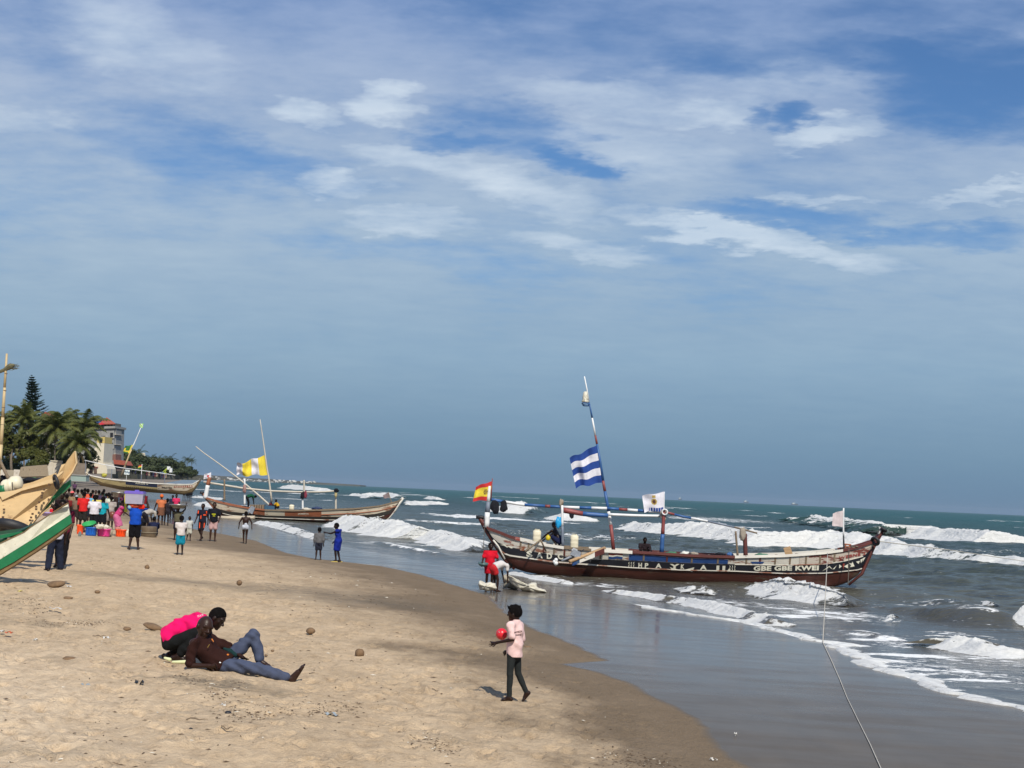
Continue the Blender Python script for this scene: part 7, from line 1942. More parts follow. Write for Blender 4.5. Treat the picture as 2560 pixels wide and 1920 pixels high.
# --- tubs with the catch
def tubbox(label, px0, px1, py0, py1, col, group='coloured tubs on the sand'):
    g_ = ground((px0 + px1) / 2, py1); Y = g_.y; k = Y / FPX
    c = at((px0 + px1) / 2, py1, Y); R = (px1 - px0) / 2 * k; h = (py1 - py0) * k
    m = mat('tub_%d_%d_%d' % col, srgb(*col), .4, .12, 5, .05)
    t = thing('tub', label, 'tub', c, group)
    n = 28; V = []; F = []
    prof = [(.80, 0), (.86, h * .1), (.93, h * .85), (1.03, h * .88), (1.03, h), (.92, h), (.84, h * .3), (.01, h * .28)]
    for (r, z) in prof:
        for j in range(n):
            a = 2 * math.pi * j / n
            sq = (abs(math.cos(a)) ** 3.5 + abs(math.sin(a)) ** 3.5) ** (-1 / 3.5)
            V.append((r * R * sq * math.cos(a), r * R * .7 * sq * math.sin(a), z))
    for i in range(len(prof) - 1):
        for j in range(n): F.append((i * n + j, i * n + (j + 1) % n, (i + 1) * n + (j + 1) % n, (i + 1) * n + j))
    F.append(tuple(reversed(range(n))))
    mb = MB(); mb.add(V, F); mb.build('body', m, t, True)
    for sx in (-.45, .05, .5):
        mb = MB(); mb.box((sx * R, -R * .66, h * .5), (.03, .03, h * .6)); mb.build('rib', m, t, False)
    return t
tubbox('royal blue tub under the green basin', 212, 242, 1318, 1339, (18, 96, 190))
tubbox('magenta pink tub heaped with white fish sacks', 242, 276, 1322, 1341, (214, 60, 140))
tubbox('orange red tub beside the bending woman in pink', 288, 315, 1324, 1342, (240, 78, 20))
tubbox('orange tub half hidden behind the maroon man', 191, 208, 1312, 1335, (236, 84, 30))
tubbox('pale blue tub behind the legs of the tub carrier', 344, 352, 1326, 1342, (80, 130, 190))
basin('bright green basin tilted on the royal blue tub', 224, 1318, ground(227, 1339).y + .1, 16, 10, mat('basin_green', (.03, .32, .08), .45), tilt=(-.15, -.35, 1))
basin('lilac basin behind the tip of the green prow', 118, 1290, 46, 16, 8, mat('basin_lilac', (.30, .22, .42), .45))
for i, (x, y, w, h_, lb) in enumerate(((250, 1316, 22, 12, 'left white fish sack in the pink tub'), (262, 1318, 18, 12, 'right white fish sack in the pink tub'), (274, 1330, 14, 26, 'pale sack standing right of the pink tub'), (294, 1322, 14, 9, 'pinkish heap in the orange red tub'), (318, 1333, 10, 18, 'creamy bundle right of the orange red tub'), (200, 1336, 8, 16, 'clear bottle shaped bundle left of the orange tub'))):
    cloth_lump('fish_sack', lb, 'sack', x, y, ground(x, 1341).y - .12, w, h_, [SACK, SACK, cloth_mat('sack_tan', (.34, .30, .22)), CL(190, 130, 120), SACK, CL(120, 130, 130)][i], 200 + i)
# ------------------------------------------------------------------ the three near figures, posed joint by joint
def joints(spec, conv, Y, base):
    """spec: name -> (x, y, dY) in crop pixels; depth = Y + dY"""
    return {k: at(*conv(v[0], v[1]), Y + v[2]) - base for k, v in spec.items()}

# boy with the ball
def cb_(x, y): return (1180 + x / 5.53, 1480 + y / 5.53)
gb = ground(1268, 1752); YB_ = gb.y
spec = dict(head=(592, 292, 0), neck=(612, 395, .01), chest=(605, 545, 0), waist=(592, 720, -.01), pelvis=(585, 850, 0),
            shl=(540, 455, -.13), shr=(662, 462, .12), ell=(560, 655, -.17), wrl=(345, 700, -.06), elr=(690, 690, .16), wrr=(515, 800, .22),
            hil=(545, 880, -.05), hir=(615, 880, .06), knl=(525, 1140, -.06), anl=(515, 1455, -.05), tol=(420, 1492, -.03), knr=(640, 1130, .08), anr=(755, 1388, .10), tor=(705, 1500, .10))
PJ = joints(spec, cb_, YB_, gb)
hb = 1.36
boy = person_from('boy in a pale pink tee and dark leggings carrying a red ball', gb, PJ, hb,
    [('shirt', CL(240, 205, 200), dict(hem=.035, sleeve=.82, ex=.004, fold=.005)), ('trousers', CL(40, 44, 44), dict(length=1.93, fold=.0015, slim=.009))], 1, .0085, 1.16, 'spiky', 'person', None, .88, Vector((-.93, .36, -.05)), True,
    hands={'l': dict(out=Vector((0, .5, .9)), spread=.9, curl=.2, side=-1), 'r': dict(out=Vector((0, .3, 1)), spread=.4, curl=.6, side=1)})
ball = thing('ball', 'red football with faded black and yellow print held at the waist', 'ball', at(1254, 1585, YB_ + .10))
BALLM = mat('ball_red', (.62, .018, .03), .32, .1, 5, .0, spec=.5)
def icoball(name, m, root, r, lift=0, sub=3, inset=True):
    me = bpy.data.meshes.new(name)
    import bmesh
    bm = bmesh.new(); bmesh.ops.create_icosphere(bm, subdivisions=sub, radius=r)
    bm.to_mesh(me); bm.free()
    return link_mesh(name, me, m, root, (0, 0, 0), True)
icoball('skin', BALLM, ball, .082)
PRT = mat('ball_print', (.16, .12, .12), .4, .5, 30, 0); PRY = mat('ball_print_yellow', (.5, .32, .05), .4, .4, 30, 0)
def patch(root, m, cdir, size, r, n=7, seed=0):
    rs = random.Random(seed); c = Vector(cdir).normalized(); a = c.cross(Vector((0, 0, 1))).normalized(); b = c.cross(a)
    V = [c * r]; F = []
    for i in range(n):
        t = 2 * math.pi * i / n; s = size * rs.uniform(.4, 1.0)
        V.append((c + a * math.cos(t) * s + b * math.sin(t) * s).normalized() * r)
    for i in range(n): F.append((0, 1 + i, 1 + (i + 1) % n))
    me = bpy.data.meshes.new('print'); me.from_pydata([tuple(v) for v in V], [], F)
    return link_mesh('print', me, m, root, (0, 0, 0))
for i, (d, s, m) in enumerate((((-.55, -.8, .45), .16, PRT), ((-.75, -.6, .2), .12, PRT), ((-.35, -.8, .30), .10, CL(200, 190, 190)), ((.15, -.85, -.6), .15, PRY), ((-.1, -.8, -.62), .12, PRT), ((-.8, -.5, -.2), .08, PRT), ((-.5, -.8, .62), .08, CL(200, 190, 190)))):
    patch(ball, m, d, s, .0828, seed=i)
# print on the back of the shirt: two short lines, projected onto the cloth
def shirt_print(root, sname, lines, m):
    shirt = [o for o in root.children if o.name.startswith(sname)][0]
    from mathutils.bvhtree import BVHTree
    me = shirt.data
    bv = BVHTree.FromPolygons([v.co.copy() for v in me.vertices], [tuple(p.vertices) for p in me.polygons])
    for (txt, (x0, y0), (x1, y1), hpx, Y) in lines:
        vs, fs = text_mesh(txt, .03)
        xa = min(v[0] for v in vs); xb = max(v[0] for v in vs); yb_ = max(v[1] for v in vs)
        V = []
        for (x, y, _) in vs:
            u = (x - xa) / (xb - xa); q = at(x0 + (x1 - x0) * u, y0 + (y1 - y0) * u - hpx * y / yb_, Y) - root.location
            d = (q + root.location - CAMPOS).normalized()
            hit = bv.ray_cast(q - d * 1.5, d)
            V.append((hit[0] - d * .004) if hit[0] is not None else q)
        me2 = bpy.data.meshes.new('print'); me2.from_pydata([tuple(v) for v in V], [], fs)
        link_mesh('print', me2, m, root)
shirt_print(boy, 'shirt', [('MOSCH', (1286, 1583.5), (1305, 1580), 4.5, YB_), ('ANDO', (1288.5, 1589.5), (1303, 1589), 4.0, YB_)], CL(70, 40, 44))

# reclining man
def cl_(x, y): return (340 + x / 4.608, 1480 + y / 4.608)
gl = ground(548, 1683); YL = gl.y
gl = Vector((gl.x, gl.y, ground_z(gl.x, gl.y)))
spec = dict(head=(790, 400, .0), neck=(745, 525, 0), chest=(790, 655, .02), waist=(900, 770, .0), pelvis=(1020, 810, .0),
            shl=(860, 540, .20), shr=(665, 590, -.17), elr=(612, 845, -.22), wrr=(840, 850, -.28), ell=(1075, 640, .18), wrl=(1195, 730, .02),
            hir=(1040, 845, -.09), knr=(1385, 880, -.14), anr=(1785, 1000, -.12), tor=(1918, 862, -.12), hil=(1075, 770, .10), knl=(1350, 500, .12), anl=(1435, 800, .10), tol=(1530, 850, .08))
PJ = joints(spec, cl_, YL, gl)
man = person_from('bald man in a brown polo and blue grey trousers reclining on one elbow', gl, PJ, 1.74,
    [('shirt', CL(46, 22, 17), dict(hem=.02, sleeve=.9, ex=.010, fold=.007)), ('trousers', CL(74, 82, 104), dict(length=1.86, loose=.016, fold=.008))], 0, .009, 1.18, 'none', 'person', None, 1.0, Vector((.62, -.74, -.22)), True,
    hands={'r': dict(out=Vector((0, -.3, 1)), spread=.3, curl=1.1, side=1), 'l': dict(out=Vector((.3, -.9, 0)), spread=.4, curl=.5, side=-1)})
# sole and upturned toes of the stretched leg
# orange undershirt edge, green cloth by the far arm, button placket, ring
sdf_part('undershirt', CL(206, 120, 50), man, [('c', at(*cl_(1056, 735), YL - .08) - gl, at(*cl_(1040, 795), YL - .12) - gl, .030, .018)], .009)
sdf_part('collar_trim', CL(214, 130, 66), man, [('c', at(*cl_(875, 545), YL - .08) - gl, at(*cl_(895, 575), YL - .08) - gl, .010, .006)], .006)
sdf_part('chest_badge', CL(140, 116, 60), man, [('c', at(*cl_(824, 640), YL - .205) - gl, at(*cl_(846, 605), YL - .20) - gl, .006, .006)], .005)
sdf_part('ring', S_WHITE, man, [('c', at(*cl_(965, 812), YL - .34) - gl, at(*cl_(975, 815), YL - .34) - gl, .010, .008)], .005)
tag(sdf_part('cloth', CL(22, 52, 52), None, [('c', Vector((-.08, 0, .04)), Vector((0, 0, .01)), .02, .035), ('c', Vector((0, 0, .01)), Vector((.08, 0, -.04)), .035, .035)], .012), 'dark teal cloth between the arm and hip of the reclining man', 'cloth').location = at(*cl_(1080, 690), YL + .03)
# squatting man in pink behind him
gp = ground(420, 1650); YP = YL + .75
gp = Vector((at(420, 1650, YP).x, YP, ground_z(at(420, 1650, YP).x, YP)))
spec = dict(head=(935, 300, .0), neck=(845, 345, 0), chest=(690, 370, .02), waist=(520, 430, .0), pelvis=(400, 530, .0),
            shl=(800, 345, .17), shr=(770, 400, -.17), elr=(640, 600, -.15), wrr=(510, 730, -.10), ell=(860, 520, .2), wrl=(760, 640, .1),
            hir=(385, 590, -.10), knr=(720, 470, -.16), anr=(480, 740, -.14), tor=(590, 790, -.14), hil=(395, 580, .10), knl=(730, 480, .12), anl=(380, 720, .10), tol=(320, 745, .16))
PJ = joints(spec, cl_, YP, gp)
pink = person_from('man in a hot pink shirt and black trousers squatting behind the reclining man', gp, PJ, 1.74,
    [('shirt', CL(236, 14, 104), dict(hem=.05, sleeve=.45, ex=.012, fold=.008)), ('trousers', CL(22, 24, 25), dict(length=1.80, loose=.02, fold=.005))], 1, .011, 1.15, 'short', 'person', None, 1.05, Vector((.90, -.15, -.55)), True,
    hands={'r': dict(out=Vector((0, -.3, 1)), spread=.3, curl=.4, side=1), 'l': dict(out=Vector((.3, -.9, 0)), spread=.4, curl=.5, side=-1)})
shirt_print(pink, 'shirt', [('TAM', (493, 1544), (508, 1538.5), 5, YP)], CL(230, 200, 210))
for i, (a, b, lb) in enumerate((((412, 1645), (424, 1649), 'left'), ((432, 1655), (462, 1655), 'right'))):
    Yq = YP - .30 - .15 * i
    P0 = at(*a, Yq); P1 = at(*b, Yq)
    o = sdf_part('sandal', CL(220, 224, 176), None, [('c', (P0 - P1) / 2, (P1 - P0) / 2, .018, .028)], .008)
    o.location = (P0 + P1) / 2; o.location.z = max(o.location.z, ground_z(o.location.x, o.location.y) + .02)
    tag(o, '%s pale yellow slipper of the squatting man in pink' % lb, 'slipper')
# ------------------------------------------------------------------ vegetation and buildings behind the beach
LEAFM = {}
def leaf_mat(name, a, b, sheen=.25):
    if name in _MC: return _MC[name]
    m = bpy.data.materials.new(name); m.use_nodes = True
    T = NT(m.node_tree)
    tcx = T.n('ShaderNodeTexCoord')
    n1 = T.noise(tcx.outputs['Object'], .55, 3, .6); n2 = T.noise(tcx.outputs['Object'], 4.0, 2, .6)
    c = T.mix(T.maprange(T.m('ADD', T.m('MULTIPLY', n1, .6), T.m('MULTIPLY', n2, .4)), .35, .65), a, b)
    bs_ = T.n('ShaderNodeBsdfPrincipled', ins={'Base Color': c, 'Roughness': .55})
    bs_.inputs['Specular IOR Level'].default_value = .3
    tl = T.n('ShaderNodeBsdfTranslucent', ins={'Color': T.mix(1.0, c, (1.2, 1.3, .6), 'MULTIPLY')})
    mx = T.n('ShaderNodeMixShader', ins={0: sheen, 1: bs_.outputs[0], 2: tl.outputs[0]})
    T.n('ShaderNodeOutputMaterial', ins={'Surface': mx.outputs[0]})
    _MC[name] = m
    return m
PALM_L = leaf_mat('palm_leaf', (.048, .066, .016), (.150, .155, .040))
PALM_D = leaf_mat('palm_leaf_far', (.035, .055, .022), (.070, .090, .035))
BUSH_L = leaf_mat('broad_leaf', (.048, .062, .012), (.125, .125, .026))
PINE_L = leaf_mat('pine_needle', (.012, .034, .022), (.035, .066, .038), .1)
FARB = leaf_mat('far_leaf', (.030, .048, .020), (.070, .085, .035), .15)
BARK = mat('palm_bark', (.16, .13, .10), .9, .3, 4, .5)
DRYF = leaf_mat('dry_palm_leaf', (.16, .11, .05), (.26, .19, .09))

def frond(mb, base, azim, elev, L, droop, w, nl, rs, mi=0, wind=0.0):
    d = Vector((math.cos(azim) * math.cos(elev), math.sin(azim) * math.cos(elev), math.sin(elev)))
    pts = []; p = Vector(base); n = 10; st = L / n
    for i in range(n + 1):
        pts.append(p.copy())
        p = p + d * st
        d = (d + Vector((-wind * .05, 0, -droop / n * (0.6 + 1.6 * i / n)))).normalized()
    mb.tube(pts[:-1], [.045 * (1 - .8 * i / n) + .01 for i in range(n)], 4, mi)
    for j in range(nl):
        t = .12 + .88 * j / nl
        k = min(n - 1, int(t * n)); f = t * n - k
        q = pts[k].lerp(pts[k + 1], f)
        tg = (pts[k + 1] - pts[k]).normalized()
        side = tg.cross(Vector((0, 0, 1)))
        if side.length < .1: side = Vector((1, 0, 0))
        side.normalize()
        ll = w * math.sin(math.pi * min(1, .12 + .86 * t)) ** .7 * (0.8 + .4 * rs.random())
        for sg in (-1, 1):
            tip = q + (side * sg * .75 + tg * .55 + Vector((0, 0, -.45 - .25 * rs.random()))).normalized() * ll
            m_ = q.lerp(tip, .5) + Vector((0, 0, .06 * ll))
            ww = .062 * w
            mb.add([q - tg * ww, q + tg * ww, m_ + tg * ww, tip, m_ - tg * ww], [(0, 1, 2, 4), (4, 2, 3)], mi)

def palm(label, px, py_top, py_base, Y, R, seed, nf=22, lean=0.0, mat_=None, group='palms behind the beach', nl=26, droop=1.5, name='palm_tree', upright=.4):
    """crown centre at (px, py_top), trunk foot at py_base, R crown radius in metres"""
    rs = random.Random(seed)
    if nl > 20: R *= 1.28; nf = int(nf * 1.25)
    c = at(px, py_top, Y); f = at(px - lean, py_base, Y)
    t = thing(name, label, 'palm tree', f, group)
    mb = MB(); mid_ = f.lerp(c, .5) + Vector((lean * .004, 0, 0))
    mb.tube([f, f.lerp(mid_, .5), mid_, mid_.lerp(c, .6), c], [.022 * (c - f).length, .017 * (c - f).length, .015 * (c - f).length, .013 * (c - f).length, .013 * (c - f).length], 8)
    mb.build('trunk', BARK, t, True, f)
    mb = MB()
    for i in range(nf):
        az_ = i * 2.399 + rs.random() * .5
        el_ = -0.25 + 1.45 * ((i + .5) / nf) ** .9 * (upright + .6)
        frond(mb, c, az_, el_, R * (.85 + .3 * rs.random()), droop * (0.75 + .5 * rs.random()), R * .27, nl, rs, 0, .6)
    mb.build('crown', mat_ or PALM_L, t, False, f)
    if nl > 20:
        mb = MB()
        for i in range(5): frond(mb, c + Vector((0, 0, -.2)), rs.random() * 6.28, -.9, R * .75, .9, R * .2, 12, rs)
        mb.build('dead_fronds', DRYF, t, False, f)
        mb = MB()
        for i in range(6):
            a = rs.random() * 6.28
            mb.lathe(c + Vector((math.cos(a) * .3, math.sin(a) * .3, -.35)), [(.03, -.14), (.12, -.06), (.13, .05), (.05, .14)], 8)
        mb.build('coconuts', mat('coconut_green', (.12, .12, .03), .5), t, True, f)
    return t

def leafy(label, px, py, Y, rxp, ryp, seed, m, n=2600, leaf=.34, cat='tree', name='broadleaf_tree', group=None, trunkpx=None, holes=.30, ry_=.8, blobs_=9):
    """crown made of leaf faces gathered on a set of lobes; trunk with limbs"""
    rs = random.Random(seed); nr = np.random.default_rng(seed)
    k = Y / FPX; c = at(px, py, Y); rx, rz = rxp * k, ryp * k
    base = at(px, trunkpx, Y) if trunkpx else c - Vector((0, 0, rz))
    t = thing(name, label, cat, base, group)
    lobes = []
    for i in range(blobs_):
        a = rs.random() * 6.28; rr_ = rs.random() ** .6
        lobes.append((Vector((math.cos(a) * rr_ * rx * .72, math.sin(a) * rr_ * rx * ry_ * .72, rs.uniform(-.6, .62) * rz)), rs.uniform(.30, .48)))
    V = []; F = []
    for i in range(n):
        lc, lr = lobes[rs.randrange(len(lobes))]
        d = Vector(nr.normal(size=3)).normalized(); rad = lr * (0.72 + .34 * rs.random())
        p = lc + Vector((d.x * rad * rx, d.y * rad * rx, d.z * rad * rz * 1.05))
        if mnoise.noise(p * (2.6 / max(rx, .1)) + Vector((seed, 0, 0))) < -holes: continue
        nrm = (d + Vector(nr.normal(size=3)) * .55 + Vector((0, 0, .35))).normalized()
        a = nrm.cross(Vector((nr.normal(), nr.normal(), nr.normal()))).normalized(); b = nrm.cross(a)
        s = leaf * (.6 + .8 * rs.random())
        q = len(V)
        V += [p - a * s, p + b * s * .45, p + a * s, p - b * s * .45]; F.append((q, q + 1, q + 2, q + 3))
    mb = MB(); mb.add([v + c for v in V], F); mb.build('crown', m, t, False, base)
    if trunkpx:
        mb = MB(); top = c - Vector((0, 0, rz * .35))
        mb.tube([base, base.lerp(top, .5) + Vector((rs.uniform(-.2, .2), 0, 0)), top], [.05 * rx + .1, .04 * rx + .07, .03 * rx + .05], 8)
        for i in range(7):
            lc, lr = lobes[i % len(lobes)]
            q = base.lerp(top, rs.uniform(.45, .95)); mb.tube([q, q.lerp(c + lc, .5) + Vector((0, 0, .1 * rz)), c + lc], [.02 * rx + .05, .015 * rx + .03, .02], 5)
        mb.build('trunk', BARK, t, True, base)
    return t

# left cluster: conifer, palms, broad trees
YT = 290.0
def conifer():
    rs = random.Random(4)
    f = at(88, 1180, YT + 22); top = at(79, 939, YT + 22)
    t = thing('norfolk_pine', 'tall dark conifer with tiered branches rising above the palms', 'pine tree', f)
    mb = MB(); mb.tube([f, top], [.35, .03], 7); mb.build('trunk', BARK, t, True, f)
    mb = MB(); Ht = (top - f).length; tiers = 34
    for i in range(tiers):
        u = .15 + .85 * i / (tiers - 1)
        p = f.lerp(top, u); R = (1 - u) ** .74 * 5.2 + .12
        nb = 6
        for j in range(nb):
            a = j * 6.283 / nb + i * .6 + rs.random() * .3
            if rs.random() < .12: continue
            rr_ = R * rs.uniform(.5, 1.15) * (1.12 if math.cos(a) > 0 else .85)
            prev = p; d = Vector((math.cos(a), math.sin(a), .05))
            for s_ in range(6):
                q = prev + d * rr_ / 6; d = (d + Vector((0, 0, .10))).normalized()
                sd = d.cross(Vector((0, 0, 1))).normalized()
                for _ in range(5):
                    w = (.35 + .55 * rs.random() * (1 - s_ / 9)) * min(1, R / 1.3 + .12); ctr = prev.lerp(q, rs.random())
                    for sg in (-1, 1):
                        e = ctr + sd * sg * w + d * w * .8 + Vector((0, 0, .25 * w * rs.uniform(-1, 1.6)))
                        mb.add([ctr - d * .09, ctr + d * .09 + Vector((0, 0, .08)), e], [(0, 1, 2)])
                mb.add([prev - sd * .05, prev + sd * .05, q + sd * .03, q - sd * .03], [(0, 1, 2, 3)])
                prev = q
    mb.build('crown', PINE_L, t, False, f)
conifer()
palm('tall coconut palm with spreading crown right of the conifer', 137, 1072, 1195, YT, 4.3, 1, 26)
palm('coconut palm in front of the conifer with upswept fronds', 60, 1055, 1195, YT + 10, 3.8, 2, 24, upright=.6)
palm('coconut palm leaning toward the white tower', 208, 1070, 1195, YT + 14, 4.3, 3, 26, lean=18)
palm('low coconut palm nearest the beach with long hanging fronds', 192, 1112, 1192, YT - 10, 4.0, 5, 24, droop=1.7)
palm('coconut palm behind, between the two tall crowns', 163, 1058, 1190, YT + 30, 4.4, 6, 22)
palm('coconut palm at the far left behind the bamboo pole', 14, 1062, 1195, YT + 12, 3.8, 7, 22)
palm('shaggy coconut palm low between the conifer and the wall', 112, 1112, 1190, YT + 4, 3.4, 8, 22)
leafy('broad olive green tree at the left edge', 30, 1105, YT - 12, 62, 52, 11, BUSH_L, 6500, .42, trunkpx=1195)
leafy('lower round olive tree right of the broad one', 82, 1138, YT - 16, 38, 30, 12, BUSH_L, 3000, .36, trunkpx=1196)
leafy('dark tree filling the gap under the palms', 150, 1140, YT + 20, 48, 32, 13, FARB, 2600, .30, trunkpx=1192)
leafy('dark bush under the leaning palm', 215, 1150, YT + 18, 34, 26, 14, FARB, 1700, .28, trunkpx=1192)
leafy('dark undergrowth left of the thatched shelter', 20, 1165, YT - 4, 46, 26, 15, FARB, 2200, .28, cat='shrub', name='shrub')
leafy('scrubby bush over the thatched shelter', 80, 1165, YT - 20, 26, 16, 16, BUSH_L, 1200, .22, cat='shrub', name='shrub')
# thatch shelter, walls, small structures
def pbox(name, m, root, px0, px1, py0, py1, Y, depth=2.0, rz=0):
    a = at(px0, (py0 + py1) / 2, Y); b = at(px1, (py0 + py1) / 2, Y); k = Y / FPX
    c = (a + b) / 2 + Vector((0, depth / 2, 0))
    mb = MB(); mb.box(c, ((b - a).length, depth, (py1 - py0) * k)); return mb.build(name, m, root, False, root.location)
THATCH = mat('thatch', (.22, .17, .11), .95, .3, 3, .6, 12, stretch=(3, 3, .6))
WALLW = mat('stained_white_wall', (.58, .52, .43), .85, .15, .8, .2, 10, wear=((.38, .32, .25), .58, .6))
GREYC = mat('raw_concrete', (.27, .27, .255), .9, .18, .8, .25, 8, wear=((.20, .20, .19), .55, .9))
CREAMW = mat('cream_wall', (.66, .60, .47), .85, .08, .6, .1)
YELW = mat('yellow_wall', (.55, .42, .14), .85, .1, .6, .1)
DARKW = mat('window_dark', (.02, .02, .025), .3)
TILE = mat('red_roof_tile', (.32, .075, .045), .8, .2, 3, .4, 12)
BLUER = mat('blue_sheet_roof', (.035, .08, .27), .5, .12, .6, .1)
BRICKR = mat('old_brick', (.20, .10, .075), .9, .2, 2, .3)
sh = thing('thatched_shelter', 'brown thatched shelter beside the white wall', 'shelter', at(85, 1192, YT - 30))
mb = MB(); Ys_ = 262.0
A_ = [at(x, y, Ys_ + d) for x, y, d in ((52, 1168, 0), (118, 1162, 0), (122, 1190, -1.5), (46, 1192, -1.5), (60, 1166, 3), (112, 1162, 3))]
mb.add(A_ + [p - Vector((0, -.2, .25)) for p in A_], [(0, 1, 2, 3), (4, 5, 1, 0), (6, 9, 8, 7), (0, 3, 9, 6), (1, 7, 8, 2), (3, 2, 8, 9)])
mb.build('roof', THATCH, sh, False, sh.location)
for x in (58, 74, 92, 108): 
    mb = MB(); mb.tube([at(x, 1196, Ys_ - .5), at(x, 1172, Ys_ - .5)], .07, 5); mb.build('post', WOODW, sh, False, sh.location)
w1 = thing('white_wall', 'stained white garden wall right of the thatched shelter', 'wall', at(130, 1186, YT - 6))
pbox('panel', WALLW, w1, 112, 132, 1154, 1188, YT - 6, .3); pbox('panel', WALLW, w1, 132.3, 154, 1153, 1188, YT - 5.9, .3)
pbox('coping', CREAMW, w1, 111, 155, 1151, 1153.4, YT - 6.1, .5)
w2 = thing('low_wall', 'low buff wall beyond the plywood canoe', 'wall', at(60, 1196, YT - 25))
for i in range(6): pbox('block', [WALLW, mat('buff_block', (.34, .29, .21), .9, .2, 1)][i % 2], w2, 0 + i * 17, 16.6 + i * 17, 1174 + i % 2, 1194, YT - 24 + .05 * i, .3)
w3 = thing('brown_wall', 'rough brown wall right of the prow tip', 'wall', at(198, 1188, YT - 20))
pbox('panel', mat('brown_wall_m', (.20, .16, .12), .9, .25, 1.5, .4), w3, 184, 215, 1158, 1190, YT - 20, .4)
tk_ = thing('water_tank', 'pale turquoise concrete tank on the sand by the prow tip', 'tank', at(195, 1204, 160))
pbox('body', mat('tank_turq', (.26, .34, .31), .8, .15, 1), tk_, 177, 215, 1189, 1203, 160, 1.2); pbox('lid', GREYC, tk_, 176, 216, 1186.5, 1188.8, 159.9, 1.4)

# five storey grey tower with tiled turret
YK = 345.0
tw = thing('tower_block', 'five storey raw concrete tower with red tiled turret and side balconies', 'building', at(268, 1172, YK))
def prism(root, name, m, pts, Y, depth):
    P = [at(x, y, Y) for x, y in pts]; k = len(P)
    B_ = [p + Vector((0, depth, 0)) for p in P]
    mb = MB(); mb.add(P + B_, [tuple(range(k)), tuple(reversed(range(k, 2 * k)))] + [(i, i + k, (i + 1) % k + k, (i + 1) % k) for i in range(k)])
    return mb.build(name, m, root, False, root.location)
prism(tw, 'wall', GREYC, [(232, 1072), (286, 1070), (283.5, 1163), (262, 1163), (262, 1090), (232, 1100)], YK, 9)
prism(tw, 'wall_pier', mat('concrete_light', (.33, .33, .31), .9, .15, .8), tw and [(265.5, 1088), (270, 1088), (266, 1163), (261.5, 1163)], YK - .25, .22)
prism(tw, 'cornice', GREYC, [(230, 1067), (288, 1065), (288, 1070.5), (230, 1072.5)], YK - .5, 10)
prism(tw, 'turret_wall', mat('turret_dark', (.12, .11, .10), .9), [(248, 1058), (283, 1057), (283, 1066), (248, 1067)], YK + .4, 7)
for x in (249, 258, 266, 274, 281):
    prism(tw, 'turret_pillar', GREYC, [(x, 1056), (x + 2.2, 1056), (x + 2.2, 1067), (x, 1067)], YK + .1, .5)
apex = at(267, 1043, YK + 4); ev = [at(246, 1059.5, YK - .6), at(288.5, 1058.5, YK - .6), at(287.5, 1058, YK + 8), at(248, 1059, YK + 8)]
mb = MB(); mb.add(ev + [apex] + [p - Vector((0, 0, .18)) for p in ev], [(0, 1, 4), (1, 2, 4), (2, 3, 4), (3, 0, 4), (5, 8, 7, 6), (0, 5, 6, 1), (1, 6, 7, 2)]); mb.build('roof', TILE, tw, False, tw.location)
mb = MB(); e0, e1 = at(245, 1062.5, YK - 1), at(258, 1056, YK - 1); mb.add([at(246, 1063, YK - 1.2), at(262, 1060.5, YK - 1.2), at(258, 1056, YK - .6), at(250, 1057, YK - .6)], [(0, 1, 2, 3)]); mb.build('awning', mat('red_awning', (.42, .02, .03), .6), tw, False, tw.location)
for i, (y0, y1) in enumerate(((1082, 1094), (1107, 1120), (1132.5, 1144))):
    x = 275.5 - i * .9
    w_ = prism(tw, 'window', DARKW, [(x, y0), (x + 7, y0), (x + 6.7, y1), (x - .3, y1)], YK - .1, .12)
    o = prism(tw, 'window_sill', WALLW, [(x - 2, y1), (x + 9, y1), (x + 9, y1 + 1.3), (x - 2, y1 + 1.3)], YK - .35, .5)
for i, (y0, y1) in enumerate(((1068, 1085), (1096, 1110), (1121, 1134), (1145, 1153))):
    x = 283 - i * .8
    b_ = prism(tw, 'balcony', GREYC, [(x, y1 - 9), (x + 7, y1 - 9), (x + 6.8, y1), (x, y1)], YK + .5, 5)
    prism(tw, 'balcony_post', GREYC, [(x + 5.4, y0), (x + 7, y0), (x + 6.8, y1 - 9), (x + 5.4, y1 - 9)], YK + .5, .5)
    prism(tw, 'balcony_slab', WALLW, [(x - 4, y1 + .1), (x + 7.4, y1 + .1), (x + 7.4, y1 + 1.4), (x - 4, y1 + 1.4)], YK + .3, 5.4)
    prism(tw, 'balcony_recess', DARKW, [(x + .2, y0 + 1), (x + 5.2, y0 + 1), (x + 5.2, y1 - 9), (x + .2, y1 - 9)], YK + 2.5, .1)
hb_ = thing('blue_roofed_block', 'long building with a blue sheet roof behind the palms', 'building', at(200, 1075, YK + 12))
prism(hb_, 'roof', BLUER, [(165, 1045), (252, 1049), (250, 1057), (165, 1056)], YK + 12, 10)
prism(hb_, 'wall', GREYC, [(168, 1056), (250, 1057), (250, 1160), (168, 1160)], YK + 13, 8)
rg_ = thing('red_gabled_roof', 'faded red gabled roof peeping between conifer and palm', 'building', at(112, 1060, YK + 30))
prism(rg_, 'roof', TILE, [(104, 1036), (113, 1029), (121, 1040), (119, 1046), (104, 1045)], YK + 30, 8); prism(rg_, 'wall', CREAMW, [(104, 1046), (124, 1048), (124, 1150), (104, 1150)], YK + 31, 7)
cr = thing('cream_stair_house', 'cream house stepping down in front of the grey tower', 'building', at(245, 1176, 300))
prism(cr, 'wall', CREAMW, [(246, 1108), (261, 1108), (258, 1158), (262, 1158), (268, 1172), (268, 1184), (214, 1184), (213, 1150), (226, 1148), (238, 1118), (244, 1106)], 318, 7)
prism(cr, 'upper_room', YELW, [(243, 1094), (262, 1092), (261.5, 1107.5), (242, 1107.5)], 318.4, 6)
